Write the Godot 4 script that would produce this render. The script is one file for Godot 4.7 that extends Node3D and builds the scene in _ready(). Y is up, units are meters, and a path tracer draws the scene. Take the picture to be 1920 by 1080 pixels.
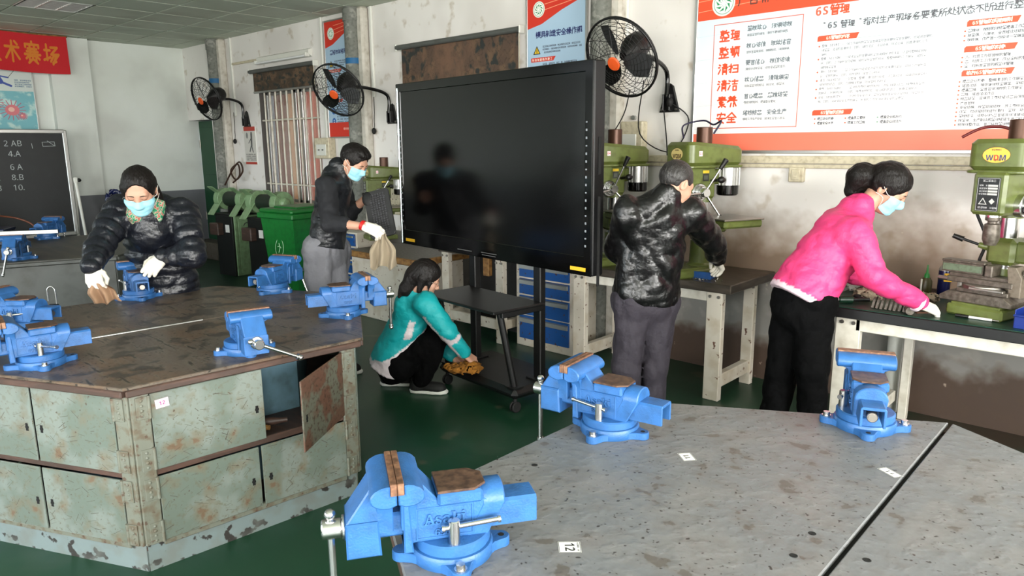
extends Node3D
# A vocational-school bench-work shop: five people clean vises, drill presses and a rolling display.

const H := 1.68            # camera height
const WZ := -4.86          # face of the long wall
const LX := -11.2          # face of the far end wall
const CY := 3.13           # ceiling
const BT := 0.8            # bench tops

var M := {}
var names := {}
var rng := RandomNumberGenerator.new()


func _ready() -> void:
	rng.seed = 7
	camera_and_light()
	materials()
	room()
	wall_things()
	benches()
	vises()
	machines()
	small_things()
	people()


func camera_and_light() -> void:
	var cam := Camera3D.new()
	cam.name = "camera"
	cam.fov = rad_to_deg(2.0 * atan(540.0 / 1338.0))
	cam.near = 0.05
	cam.far = 80.0
	var p := deg_to_rad(11.34)
	var yw := deg_to_rad(47.17)
	var ro := deg_to_rad(-0.477)
	var fw := Vector3(-cos(yw), 0, -sin(yw))
	var rt := Vector3(sin(yw), 0, -cos(yw))
	var f := fw * cos(p) - Vector3.UP * sin(p)
	var u := Vector3.UP * cos(p) + fw * sin(p)
	cam.transform = Transform3D(Basis(rt * cos(ro) + u * sin(ro), u * cos(ro) - rt * sin(ro), -f), Vector3(0, H, 0))
	add_child(cam)
	var env := Environment.new()
	var sky := Sky.new()
	var sm := ProceduralSkyMaterial.new()
	sm.sky_top_color = Color(0.80, 0.87, 0.94)
	sm.sky_horizon_color = Color(0.93, 0.94, 0.95)
	sm.ground_bottom_color = Color(0.40, 0.40, 0.38)
	sm.ground_horizon_color = Color(0.62, 0.62, 0.6)
	sm.sky_energy_multiplier = 2.0
	sm.ground_energy_multiplier = 1.0
	sm.sun_angle_max = 0.0
	sky.sky_material = sm
	env.background_mode = Environment.BG_SKY
	env.sky = sky
	env.tonemap_mode = Environment.TONE_MAPPER_LINEAR
	env.tonemap_exposure = 2.35
	env.sdfgi_enabled = true
	env.ssao_enabled = true
	env.ssil_enabled = true
	var we := WorldEnvironment.new()
	we.name = "environment"
	we.environment = env
	add_child(we)
	# daylight coming in through the windows behind and to the right of the camera
	for w in WINDOWS:
		var a := AreaLight3D.new()
		a.name = "window_daylight"
		a.area_size = Vector2(w[2], w[3])
		a.light_energy = w[4]
		a.light_color = Color(1.0, 0.985, 0.96) if w[0].x > -4.0 else Color(0.93, 1.0, 0.97)
		a.area_normalize_energy = false
		a.omni_range_set(30.0) if a.has_method("omni_range_set") else null
		a.shadow_enabled = true
		add_child(a)
		a.look_at_from_position(w[0], w[0] + w[1], Vector3.UP)


# centre, facing, width, height, energy
const WINDOWS := [
	[Vector3(-8.6, 1.85, 3.62), Vector3(0, 0, -1), 2.3, 1.8, 0.35],
	[Vector3(-5.6, 1.85, 3.62), Vector3(0, 0, -1), 2.3, 1.8, 0.35],
	[Vector3(-2.6, 1.85, 3.62), Vector3(0, 0, -1), 2.3, 1.8, 1.1],
	[Vector3(0.2, 1.85, 3.62), Vector3(0, 0, -1), 2.3, 1.8, 2.7],
	[Vector3(3.22, 1.85, 1.6), Vector3(-1, 0, 0), 2.3, 1.8, 3.6],
	[Vector3(3.22, 1.85, -1.6), Vector3(-1, 0, 0), 2.3, 1.8, 3.6],
]

# ------------------------------------------------------------------ nodes
func numbered(called: String) -> String:
	names[called] = names.get(called, 0) + 1
	return called if names[called] == 1 else "%s_%03d" % [called, names[called] - 1]


func tag(o: Node, label: String, category: String, group := "", kind := "") -> Node:
	if label: o.set_meta("label", label)
	if category: o.set_meta("category", category)
	if group: o.set_meta("group", group)
	if kind: o.set_meta("kind", kind)
	return o


func thing(called: String, label: String, category: String, at := Vector3.ZERO, turn := 0.0, group := "") -> Node3D:
	var o := Node3D.new()
	o.name = numbered(called)
	add_child(o)
	o.position = at
	o.rotation_degrees.y = turn
	tag(o, label, category, group)
	return o


func part(called: String, shape, m: Material, parent: Node, at := Vector3.ZERO) -> MeshInstance3D:
	var o := MeshInstance3D.new()
	o.name = called if parent != self else numbered(called)
	o.mesh = shape.done() if shape is MB else shape
	o.material_override = m
	o.position = at
	parent.add_child(o, true)
	return o


func struct(called: String, shape, m: Material, label := "") -> MeshInstance3D:
	var o := part(called, shape, m, self)
	tag(o, label, "", "", "structure")
	return o


func copy(o: Node3D, called: String, label: String, at: Vector3, turn: float) -> Node3D:
	var c: Node3D = o.duplicate()
	c.name = numbered(called)
	add_child(c)
	c.position = at
	c.rotation_degrees = Vector3(0, turn, 0)
	c.set_meta("label", label)
	return c


static func hexpoly(r: float, n := 6, ph := 0.0) -> PackedVector2Array:
	var p := PackedVector2Array()
	for i in n:
		p.append(Vector2(cos(ph + TAU * i / n), sin(ph + TAU * i / n)) * r)
	return p


static func frame(a: Vector3, b: Vector3) -> Basis:
	var y := (b - a).normalized()
	var x := y.cross(Vector3(0.13, 0.97, 0.21) if absf(y.y) < 0.9 else Vector3(1, 0.1, 0.05)).normalized()
	return Basis(x, y, x.cross(y))


# ------------------------------------------------------------------ mesh builder
class MB:
	var v := PackedVector3Array()
	var n := PackedVector3Array()
	var uv := PackedVector2Array()
	var col := PackedColorArray()
	var ix := PackedInt32Array()
	var T := Transform3D()

	func at(o: Vector3, b := Basis()) -> MB:
		T = Transform3D(b, o)
		return self

	func vert(p: Vector3, nr: Vector3, t := Vector2.ZERO) -> int:
		v.append(T * p)
		n.append((T.basis * nr).normalized())
		uv.append(t)
		return v.size() - 1

	func tri(a: int, b: int, c: int) -> void:
		if (v[b] - v[a]).cross(v[c] - v[a]).dot(n[a] + n[b] + n[c]) > 0.0:
			ix.append(a); ix.append(c); ix.append(b)
		else:
			ix.append(a); ix.append(b); ix.append(c)

	func quad(a: Vector3, b: Vector3, c: Vector3, d: Vector3, nr := Vector3.ZERO, u0 := Vector2(0, 1), u1 := Vector2(1, 0)) -> void:
		if nr == Vector3.ZERO:
			nr = (b - a).cross(c - a).normalized()
		var i := vert(a, nr, u0)
		vert(b, nr, Vector2(u1.x, u0.y))
		vert(c, nr, u1)
		vert(d, nr, Vector2(u0.x, u1.y))
		tri(i, i + 1, i + 2)
		tri(i, i + 2, i + 3)

	func face(pts: Array, nr: Vector3) -> void:
		var i := v.size()
		for p in pts:
			vert(p, nr, Vector2(p.x + p.z, p.y))
		for k in range(1, pts.size() - 1):
			tri(i, i + k, i + k + 1)

	func box(c: Vector3, s: Vector3, bv := 0.0) -> MB:
		var h := s * 0.5
		bv = minf(bv, minf(h.x, minf(h.y, h.z)) * 0.9)
		var ax := [Vector3.RIGHT, Vector3.UP, Vector3.BACK]
		for a in 3:
			var b := (a + 1) % 3
			var d := (a + 2) % 3
			for sg in [-1.0, 1.0]:
				var o: Vector3 = c + ax[a] * h[a] * sg
				var p: Vector3 = ax[b] * (h[b] - bv)
				var q: Vector3 = ax[d] * (h[d] - bv)
				face([o - p - q, o + p - q, o + p + q, o - p + q], ax[a] * sg)
		if bv > 0.0:
			for a in 3:
				var b := (a + 1) % 3
				var d := (a + 2) % 3
				for s1 in [-1.0, 1.0]:
					for s2 in [-1.0, 1.0]:
						var e: Vector3 = ax[a] * (h[a] - bv)
						var p1: Vector3 = c + ax[b] * h[b] * s1 + ax[d] * (h[d] - bv) * s2
						var p2: Vector3 = c + ax[b] * (h[b] - bv) * s1 + ax[d] * h[d] * s2
						face([p1 - e, p1 + e, p2 + e, p2 - e], (ax[b] * s1 + ax[d] * s2).normalized())
			for sx in [-1.0, 1.0]:
				for sy in [-1.0, 1.0]:
					for sz in [-1.0, 1.0]:
						var s3 := Vector3(sx, sy, sz)
						var q0 := c + (h - Vector3(0, bv, bv)) * s3
						var q1 := c + (h - Vector3(bv, 0, bv)) * s3
						var q2 := c + (h - Vector3(bv, bv, 0)) * s3
						face([q0, q1, q2], s3.normalized())
		return self

	# profile of (radius, height) turned about local y
	func lathe(prof: Array, seg := 20, sharp := 35.0, sx := 1.0, sz := 1.0) -> MB:
		var cs := cos(deg_to_rad(sharp))
		var ns := []
		for i in prof.size() - 1:
			var d: Vector2 = prof[i + 1] - prof[i]
			ns.append(Vector2(d.y, -d.x).normalized())
		for i in prof.size() - 1:
			var na: Vector2 = ns[i]
			var nb: Vector2 = ns[i]
			if i > 0 and ns[i - 1].dot(ns[i]) > cs: na = (ns[i - 1] + ns[i]).normalized()
			if i < ns.size() - 1 and ns[i + 1].dot(ns[i]) > cs: nb = (ns[i + 1] + ns[i]).normalized()
			var s := v.size()
			for k in seg + 1:
				var a := TAU * k / seg
				var dx := cos(a)
				var dz := sin(a)
				vert(Vector3(dx * prof[i].x * sx, prof[i].y, dz * prof[i].x * sz), Vector3(dx * na.x, na.y, dz * na.x), Vector2(float(k) / seg, 0))
				vert(Vector3(dx * prof[i + 1].x * sx, prof[i + 1].y, dz * prof[i + 1].x * sz), Vector3(dx * nb.x, nb.y, dz * nb.x), Vector2(float(k) / seg, 1))
			for k in seg:
				var j := s + k * 2
				if prof[i].x > 1e-5: tri(j, j + 1, j + 2)
				if prof[i + 1].x > 1e-5: tri(j + 1, j + 3, j + 2)
		return self

	func cyl(a: Vector3, b: Vector3, r0: float, r1 := -1.0, seg := 14, bv := 0.0) -> MB:
		if r1 < 0.0: r1 = r0
		var keep := T
		var y := (b - a).normalized()
		var x := y.cross(Vector3(0.13, 0.97, 0.21) if absf(y.y) < 0.9 else Vector3(1, 0.1, 0.05)).normalized()
		T = keep * Transform3D(Basis(x, y, x.cross(y)), a)
		var L := a.distance_to(b)
		if bv > 0.0:
			lathe([Vector2(0, 0), Vector2(r0 - bv, 0), Vector2(r0, bv), Vector2(r1, L - bv), Vector2(r1 - bv, L), Vector2(0, L)], seg)
		else:
			lathe([Vector2(0, 0), Vector2(r0, 0), Vector2(r1, L), Vector2(0, L)], seg)
		T = keep
		return self

	func ball(c: Vector3, r: Vector3, seg := 14, b := Basis()) -> MB:
		var keep := T
		T = keep * Transform3D(b, c)
		var s := v.size()
		var rows := maxi(6, seg / 2)
		for i in rows + 1:
			var ph := PI * i / rows
			for k in seg + 1:
				var a := TAU * k / seg
				var d := Vector3(sin(ph) * cos(a), cos(ph), sin(ph) * sin(a))
				vert(d * r, d / r * r.x, Vector2(float(k) / seg, float(i) / rows))
		for i in rows:
			for k in seg:
				var j := s + i * (seg + 1) + k
				if i > 0: tri(j, j + 1, j + seg + 1)
				if i < rows - 1: tri(j + 1, j + seg + 2, j + seg + 1)
		T = keep
		return self

	func tube(pts: Array, r, seg := 8, closed := false) -> MB:
		var m := pts.size()
		var up := Vector3.ZERO
		var s := v.size()
		for i in m:
			var d: Vector3
			if closed: d = pts[(i + 1) % m] - pts[(i - 1 + m) % m]
			else: d = pts[mini(i + 1, m - 1)] - pts[maxi(i - 1, 0)]
			d = d.normalized()
			if up == Vector3.ZERO:
				up = d.cross(Vector3(0.2, 0.9, 0.3) if absf(d.y) < 0.9 else Vector3(1, 0, 0.1)).normalized()
			up = (up - d * up.dot(d)).normalized()
			var w := d.cross(up)
			var rr: float = r[i] if r is Array else r
			for k in seg + 1:
				var a := TAU * k / seg
				var q := up * cos(a) + w * sin(a)
				vert(pts[i] + q * rr, q, Vector2(float(k) / seg, float(i) / m))
		for i in (m if closed else m - 1):
			for k in seg:
				var j := s + i * (seg + 1) + k
				var j2 := s + ((i + 1) % m) * (seg + 1) + k
				tri(j, j + 1, j2)
				tri(j + 1, j2 + 1, j2)
		if not closed:
			for e in [0, m - 1]:
				var dd: Vector3 = (pts[0] - pts[1]).normalized() if e == 0 else (pts[m - 1] - pts[m - 2]).normalized()
				var c0 := vert(pts[e], dd)
				var first := v.size()
				for k in seg + 1:
					v.append(v[s + e * (seg + 1) + k]); n.append((T.basis * dd).normalized()); uv.append(Vector2.ZERO)
				for k in seg:
					tri(c0, first + k, first + k + 1)
		return self

	# outline in local xy pushed along local z, edges chamfered by bv
	func prism(poly, z0: float, z1: float, bv := 0.0, smooth := 30.0) -> MB:
		var p := PackedVector2Array(poly)
		if Geometry2D.is_polygon_clockwise(p): p.reverse()
		var m := p.size()
		var en := []
		for i in m:
			var d := (p[(i + 1) % m] - p[i]).normalized()
			en.append(Vector2(d.y, -d.x))
		var inn := PackedVector2Array()
		for i in m:
			var a: Vector2 = en[(i - 1 + m) % m]
			var b: Vector2 = en[i]
			inn.append(p[i] - (a + b) / maxf(0.35, 1.0 + a.dot(b)) * bv)
		var idx := Geometry2D.triangulate_polygon(inn if bv > 0.0 else p)
		for sg in [0, 1]:
			var zz := z1 if sg else z0
			var nr := Vector3(0, 0, 1.0 if sg else -1.0)
			var s := v.size()
			for q in (inn if bv > 0.0 else p):
				vert(Vector3(q.x, q.y, zz), nr, q)
			for t in range(0, idx.size(), 3):
				tri(s + idx[t], s + idx[t + 1], s + idx[t + 2])
		var cs := cos(deg_to_rad(smooth))
		for i in m:
			var j := (i + 1) % m
			var e: Vector2 = en[i]
			var na: Vector2 = e
			var nb: Vector2 = e
			if e.dot(en[(i - 1 + m) % m]) > cs: na = (e + en[(i - 1 + m) % m]).normalized()
			if e.dot(en[j]) > cs: nb = (e + en[j]).normalized()
			var rings := [[p[i], p[j], z0 + bv, 0.0], [p[i], p[j], z1 - bv, 0.0]]
			_band(p[i], p[j], z0 + bv, p[i], p[j], z1 - bv, na, nb, 0.0, 0.0)
			if bv > 0.0:
				_band(inn[i], inn[j], z0, p[i], p[j], z0 + bv, na, nb, -1.0, -1.0)
				_band(p[i], p[j], z1 - bv, inn[i], inn[j], z1, na, nb, 1.0, 1.0)
		return self

	func _band(a: Vector2, b: Vector2, za: float, c: Vector2, d: Vector2, zc: float, na: Vector2, nb: Vector2, wz: float, _w2: float) -> void:
		var A := Vector3(na.x, na.y, wz).normalized()
		var B := Vector3(nb.x, nb.y, wz).normalized()
		var s := vert(Vector3(a.x, a.y, za), A, Vector2(0, za))
		vert(Vector3(b.x, b.y, za), B, Vector2(1, za))
		vert(Vector3(d.x, d.y, zc), B, Vector2(1, zc))
		vert(Vector3(c.x, c.y, zc), A, Vector2(0, zc))
		tri(s, s + 1, s + 2)
		tri(s, s + 2, s + 3)

	# surface from a function of (u, v) in 0..1
	func sheet(f: Callable, nu: int, nv: int) -> MB:
		var s := v.size()
		var P := []
		for j in nv + 1:
			for i in nu + 1:
				P.append(f.call(float(i) / nu, float(j) / nv))
		for j in nv + 1:
			for i in nu + 1:
				var du: Vector3 = P[j * (nu + 1) + mini(i + 1, nu)] - P[j * (nu + 1) + maxi(i - 1, 0)]
				var dv: Vector3 = P[mini(j + 1, nv) * (nu + 1) + i] - P[maxi(j - 1, 0) * (nu + 1) + i]
				vert(P[j * (nu + 1) + i], du.cross(dv).normalized(), Vector2(float(i) / nu, 1.0 - float(j) / nv))
		for j in nv:
			for i in nu:
				var k := s + j * (nu + 1) + i
				tri(k, k + 1, k + nu + 2)
				tri(k, k + nu + 2, k + nu + 1)
		return self

	# a sheet given a thickness along its normals
	func cloth(f: Callable, nu: int, nv: int, th: float) -> MB:
		var s := v.size()
		sheet(f, nu, nv)
		var e := v.size()
		for i in range(s, e):
			v[i] += n[i] * th * 0.5
		for i in range(s, e):
			v.append(v[i] - n[i] * th)
			n.append(-n[i])
			uv.append(uv[i])
		var q := ix.size()
		var d := e - s
		var st := ix.size() - nu * nv * 6
		for i in range(st, q, 3):
			ix.append(ix[i] + d); ix.append(ix[i + 2] + d); ix.append(ix[i + 1] + d)
		return self

	func add(o: MB, xf: Transform3D) -> MB:
		var s := v.size()
		for i in o.v.size():
			v.append(xf * o.v[i])
			n.append((xf.basis * o.n[i]).normalized())
			uv.append(o.uv[i])
			if o.col.size(): col.append(o.col[i])
		var flip := xf.basis.determinant() < 0.0
		for i in range(0, o.ix.size(), 3):
			ix.append(o.ix[i] + s)
			ix.append(o.ix[i + (2 if flip else 1)] + s)
			ix.append(o.ix[i + (1 if flip else 2)] + s)
		return self

	func done() -> ArrayMesh:
		var a := []
		a.resize(Mesh.ARRAY_MAX)
		a[Mesh.ARRAY_VERTEX] = v
		a[Mesh.ARRAY_NORMAL] = n
		a[Mesh.ARRAY_TEX_UV] = uv
		if col.size() == v.size(): a[Mesh.ARRAY_COLOR] = col
		a[Mesh.ARRAY_INDEX] = ix
		var m := ArrayMesh.new()
		m.add_surface_from_arrays(Mesh.PRIMITIVE_TRIANGLES, a)
		return m


static func mb() -> MB:
	return MB.new()


static func bend(pts: Array, steps := 6) -> Array:       # smooth curve through points
	var out := []
	for i in pts.size() - 1:
		var a: Vector3 = pts[maxi(i - 1, 0)]
		var b: Vector3 = pts[i]
		var c: Vector3 = pts[i + 1]
		var d: Vector3 = pts[mini(i + 2, pts.size() - 1)]
		for k in steps:
			out.append(b.cubic_interpolate(c, a, d, float(k) / steps))
	out.append(pts[-1])
	return out


static func ring(c: Vector3, b: Basis, r: float, n := 32) -> Array:   # circle in the x-y plane of b
	var out := []
	for i in n:
		out.append(c + b * Vector3(cos(TAU * i / n) * r, sin(TAU * i / n) * r, 0))
	return out


func letters(text: String, size: float, depth: float, bold := true, serif := false) -> TextMesh:
	var t := TextMesh.new()
	var f := SystemFont.new()
	f.font_names = PackedStringArray(["Droid Serif" if serif else "Droid Sans"])
	f.font_weight = 700 if bold else 400
	t.font = f
	t.text = text
	t.font_size = 32
	t.pixel_size = size / 32.0
	t.depth = depth
	t.curve_step = 2.0
	return t


# ------------------------------------------------------------------ signed-distance modeller for bodies and clothes
class Blob:
	var lo: Vector3
	var c: float
	var nx: int
	var ny: int
	var nz: int
	var f := PackedFloat32Array()

	func _init(a: Vector3, b: Vector3, cell: float) -> void:
		lo = a
		c = cell
		nx = int((b.x - a.x) / c) + 2
		ny = int((b.y - a.y) / c) + 2
		nz = int((b.z - a.z) / c) + 2
		f.resize(nx * ny * nz)
		f.fill(1.0)

	func range_of(p: float, q: float, o: float, m: int) -> Vector2i:
		return Vector2i(clampi(int((p - o) / c), 0, m), clampi(int((q - o) / c) + 2, 0, m))

	# tapered capsule; fl < 1 flattens it along w; quilt > 0 pinches it every quilt metres by qa
	func cone(a: Vector3, b: Vector3, ra: float, rb: float, k := 0.03, fl := 1.0, w := Vector3.ZERO, quilt := 0.0, qa := 0.0, sub := false) -> Blob:
		var R := maxf(ra, rb) + k + c * 2.0
		var xr := range_of(minf(a.x, b.x) - R, maxf(a.x, b.x) + R, lo.x, nx)
		var yr := range_of(minf(a.y, b.y) - R, maxf(a.y, b.y) + R, lo.y, ny)
		var zr := range_of(minf(a.z, b.z) - R, maxf(a.z, b.z) + R, lo.z, nz)
		var u := b - a
		var L2 := maxf(u.length_squared(), 1e-8)
		var L := sqrt(L2)
		var dr := rb - ra
		var inv := 1.0 / fl - 1.0
		var fs := minf(fl, 1.0)
		var ik := 0.25 / maxf(k, 1e-4)
		for z in range(zr.x, zr.y):
			for y in range(yr.x, yr.y):
				var i := nx * (y + ny * z) + xr.x
				var p := Vector3(lo.x + c * xr.x, lo.y + c * y, lo.z + c * z) - a
				for x in range(xr.x, xr.y):
					var t0 := p.dot(u) / L2
					var t := clampf(t0, 0.0, 1.0)
					var q := p - u * t
					if inv != 0.0: q += w * (q.dot(w) * inv)
					var d := (q.length() - ra - dr * t) * fs
					if quilt > 0.0: d += qa * (1.0 - sqrt(absf(sin(PI * t0 * L / quilt))))
					if sub: d = -d
					var e := f[i]
					var h := k - absf(d - e)
					if sub: f[i] = maxf(d, e) + (h * h * ik if h > 0.0 else 0.0)
					else: f[i] = minf(d, e) - (h * h * ik if h > 0.0 else 0.0)
					i += 1
					p.x += c
		return self

	func ell(o: Vector3, r: Vector3, b := Basis(), k := 0.02, sub := false) -> Blob:
		var m := maxf(r.x, maxf(r.y, r.z))
		var mn := minf(r.x, minf(r.y, r.z))
		var R := m + k + c * 2.0
		var xr := range_of(o.x - R, o.x + R, lo.x, nx)
		var yr := range_of(o.y - R, o.y + R, lo.y, ny)
		var zr := range_of(o.z - R, o.z + R, lo.z, nz)
		var inv := b.transposed()
		var ik := 0.25 / maxf(k, 1e-4)
		for z in range(zr.x, zr.y):
			for y in range(yr.x, yr.y):
				var i := nx * (y + ny * z) + xr.x
				for x in range(xr.x, xr.y):
					var q := (inv * (Vector3(lo.x + c * x, lo.y + c * y, lo.z + c * z) - o)) / r
					var l := q.length()
					var g := (q / r).length()
					var d := l * (l - 1.0) / g if g > 1e-6 else -mn
					if sub: d = -d
					var e := f[i]
					var h := k - absf(d - e)
					if sub: f[i] = maxf(d, e) + (h * h * ik if h > 0.0 else 0.0)
					else: f[i] = minf(d, e) - (h * h * ik if h > 0.0 else 0.0)
					i += 1
		return self

	# cut away what lies beyond a plane, within reach of the point
	func cut(o: Vector3, nr: Vector3, reach: float) -> Blob:
		for z in nz:
			for y in ny:
				var i := nx * (y + ny * z)
				for x in nx:
					var p := Vector3(lo.x + c * x, lo.y + c * y, lo.z + c * z) - o
					if p.length_squared() < reach * reach: f[i] = maxf(f[i], p.dot(nr))
					i += 1
		return self

	func wrinkle(ns: FastNoiseLite, amp: float, stretch := Vector3.ONE) -> Blob:
		var lim := amp + c * 3.0
		for z in nz:
			for y in ny:
				var i := nx * (y + ny * z)
				for x in nx:
					if absf(f[i]) < lim:
						f[i] += amp * (ns.get_noise_3dv(Vector3(lo.x + c * x, lo.y + c * y, lo.z + c * z) * stretch) - 0.25)
					i += 1
		return self

	func at(p: Vector3) -> float:
		var q := (p - lo) / c
		var x := clampi(int(q.x), 0, nx - 2)
		var y := clampi(int(q.y), 0, ny - 2)
		var z := clampi(int(q.z), 0, nz - 2)
		var i := x + nx * (y + ny * z)
		var s := nx * ny
		q -= Vector3(x, y, z)
		var a := lerpf(lerpf(f[i], f[i + 1], q.x), lerpf(f[i + nx], f[i + nx + 1], q.x), q.y)
		var b := lerpf(lerpf(f[i + s], f[i + s + 1], q.x), lerpf(f[i + s + nx], f[i + s + nx + 1], q.x), q.y)
		return lerpf(a, b, q.z)

	func net(m: MB, paint = null) -> MB:
		var vid := PackedInt32Array()
		vid.resize(nx * ny * nz)
		vid.fill(-1)
		var s := nx * ny
		var off := [0, 1, nx, nx + 1, s, s + 1, s + nx, s + nx + 1]
		var ed := [[0, 1], [2, 3], [4, 5], [6, 7], [0, 2], [1, 3], [4, 6], [5, 7], [0, 4], [1, 5], [2, 6], [3, 7]]
		var cells := PackedInt32Array()
		var lim := c * 2.2
		var g := PackedFloat32Array()
		g.resize(8)
		for z in nz - 1:
			for y in ny - 1:
				var i := nx * (y + ny * z) - 1
				for x in nx - 1:
					i += 1
					if absf(f[i]) > lim: continue
					var neg := 0
					for k in 8:
						g[k] = f[i + off[k]]
						if g[k] < 0.0: neg += 1
					if neg == 0 or neg == 8: continue
					var p := Vector3.ZERO
					var cnt := 0
					for e in ed:
						var a := g[e[0]]
						var b := g[e[1]]
						if (a < 0.0) != (b < 0.0):
							var t := a / (a - b)
							var k0: int = e[0]
							var k1: int = e[1]
							p += Vector3(lerpf(k0 & 1, k1 & 1, t), lerpf((k0 >> 1) & 1, (k1 >> 1) & 1, t), lerpf(k0 >> 2, k1 >> 2, t))
							cnt += 1
					p = lo + c * (Vector3(x, y, z) + p / cnt)
					var nr := Vector3(g[1] + g[3] + g[5] + g[7] - g[0] - g[2] - g[4] - g[6], g[2] + g[3] + g[6] + g[7] - g[0] - g[1] - g[4] - g[5], g[4] + g[5] + g[6] + g[7] - g[0] - g[1] - g[2] - g[3])
					if nr.length_squared() < 1e-14: nr = Vector3.UP
					vid[i] = m.vert(p, nr.normalized())
					if paint != null: m.col.append(paint.call(p))
					cells.append(i)
		for i in cells:
			var neg0 := f[i] < 0.0
			for ax in 3:
				var o: int = [1, nx, s][ax]
				var d1: int = [nx, s, 1][ax]
				var d2: int = [s, 1, nx][ax]
				if (f[i + o] < 0.0) == neg0 or i - d1 - d2 < 0: continue
				var q0 := vid[i]
				var q1 := vid[i - d1]
				var q2 := vid[i - d1 - d2]
				var q3 := vid[i - d2]
				if q1 < 0 or q2 < 0 or q3 < 0: continue
				m.tri(q0, q1, q2)
				m.tri(q0, q2, q3)
		return m


# ------------------------------------------------------------------ canvas for print and stains
class Cv:
	var w: int
	var h: int
	var b := PackedByteArray()

	func _init(ww: int, hh: int, c: Color) -> void:
		w = ww
		h = hh
		b.resize(w * h * 4)
		var px := PackedByteArray([c.r8, c.g8, c.b8, 255])
		for i in w * h:
			b[i * 4] = px[0]; b[i * 4 + 1] = px[1]; b[i * 4 + 2] = px[2]; b[i * 4 + 3] = 255

	func put(x: int, y: int, c: Color, a: float) -> void:
		if x < 0 or y < 0 or x >= w or y >= h or a <= 0.0: return
		var i := (y * w + x) * 4
		a = minf(a, 1.0) * c.a
		b[i] = int(lerpf(b[i], c.r8, a))
		b[i + 1] = int(lerpf(b[i + 1], c.g8, a))
		b[i + 2] = int(lerpf(b[i + 2], c.b8, a))

	func rect(x0: float, y0: float, x1: float, y1: float, c: Color) -> void:
		for y in range(maxi(0, int(y0)), mini(h, int(y1))):
			for x in range(maxi(0, int(x0)), mini(w, int(x1))):
				put(x, y, c, 1.0)

	func line(p: Vector2, q: Vector2, wd: float, c: Color) -> void:
		var r := wd * 0.5
		var d := q - p
		var L := maxf(d.length_squared(), 1e-6)
		for y in range(int(minf(p.y, q.y) - r - 1), int(maxf(p.y, q.y) + r + 2)):
			for x in range(int(minf(p.x, q.x) - r - 1), int(maxf(p.x, q.x) + r + 2)):
				var e := Vector2(x + 0.5, y + 0.5) - p
				put(x, y, c, r + 0.5 - (e - d * clampf(e.dot(d) / L, 0, 1)).length())

	func poly(pts, c: Color) -> void:
		var p := PackedVector2Array(pts)
		var lo := p[0]
		var hi := p[0]
		for q in p:
			lo = lo.min(q)
			hi = hi.max(q)
		for y in range(maxi(0, int(lo.y)), mini(h, int(hi.y) + 1)):
			var xs := []
			for i in p.size():
				var a := p[i]
				var e := p[(i + 1) % p.size()]
				if (a.y <= y + 0.5) != (e.y <= y + 0.5):
					xs.append(a.x + (y + 0.5 - a.y) / (e.y - a.y) * (e.x - a.x))
			xs.sort()
			for k in range(0, xs.size() - 1, 2):
				for x in range(int(xs[k]), int(xs[k + 1]) + 1):
					put(x, y, c, minf(x + 1 - xs[k], xs[k + 1] - x))

	func disc(o: Vector2, rx: float, ry: float, c: Color) -> void:
		for y in range(int(o.y - ry) - 1, int(o.y + ry) + 2):
			for x in range(int(o.x - rx) - 1, int(o.x + rx) + 2):
				var d := Vector2((x + 0.5 - o.x) / rx, (y + 0.5 - o.y) / ry).length()
				put(x, y, c, (1.0 - d) * minf(rx, ry) + 0.5)

	func latin(t: TextMesh, o: Vector2, c: Color) -> void:      # lower-left corner at o; t made at 1 pixel a unit
		var fs := t.get_faces()
		for i in range(0, fs.size(), 3):
			poly([Vector2(o.x + fs[i].x, o.y - fs[i].y), Vector2(o.x + fs[i + 1].x, o.y - fs[i + 1].y), Vector2(o.x + fs[i + 2].x, o.y - fs[i + 2].y)], c)

	func tex() -> ImageTexture:
		return ImageTexture.create_from_image(Image.create_from_data(w, h, false, Image.FORMAT_RGBA8, b))

# ------------------------------------------------------------------ materials
func plain(c: Color, rough := 0.6, metal := 0.0, spec := 0.5) -> StandardMaterial3D:
	var m := StandardMaterial3D.new()
	m.albedo_color = c
	m.roughness = rough
	m.metallic = metal
	m.metallic_specular = spec
	return m


func ntex(sd: int, fr: float, cols: Array, offs: Array, size := 512, oct := 4, normal := 0.0) -> NoiseTexture2D:
	var n := FastNoiseLite.new()
	n.seed = sd
	n.frequency = fr
	n.noise_type = FastNoiseLite.TYPE_SIMPLEX_SMOOTH
	n.fractal_octaves = oct
	var t := NoiseTexture2D.new()
	t.width = size
	t.height = size
	t.seamless = true
	t.generate_mipmaps = false
	t.noise = n
	if normal > 0.0:
		t.as_normal_map = true
		t.bump_strength = normal
	else:
		var g := Gradient.new()
		g.colors = PackedColorArray(cols)
		g.offsets = PackedFloat32Array(offs)
		t.color_ramp = g
	return t


func nbytes(sd: int, fr: float, w: int, h: int, oct := 4, ridged := false, sx := 1.0) -> PackedByteArray:
	var n := FastNoiseLite.new()
	n.seed = sd
	n.frequency = fr
	n.noise_type = FastNoiseLite.TYPE_SIMPLEX_SMOOTH
	n.fractal_octaves = oct
	if ridged: n.fractal_type = FastNoiseLite.FRACTAL_RIDGED
	var im := n.get_seamless_image(int(w / sx), h)
	if sx != 1.0: im.resize(w, h, Image.INTERPOLATE_BILINEAR)
	im.convert(Image.FORMAT_L8)
	return im.get_data()


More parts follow.
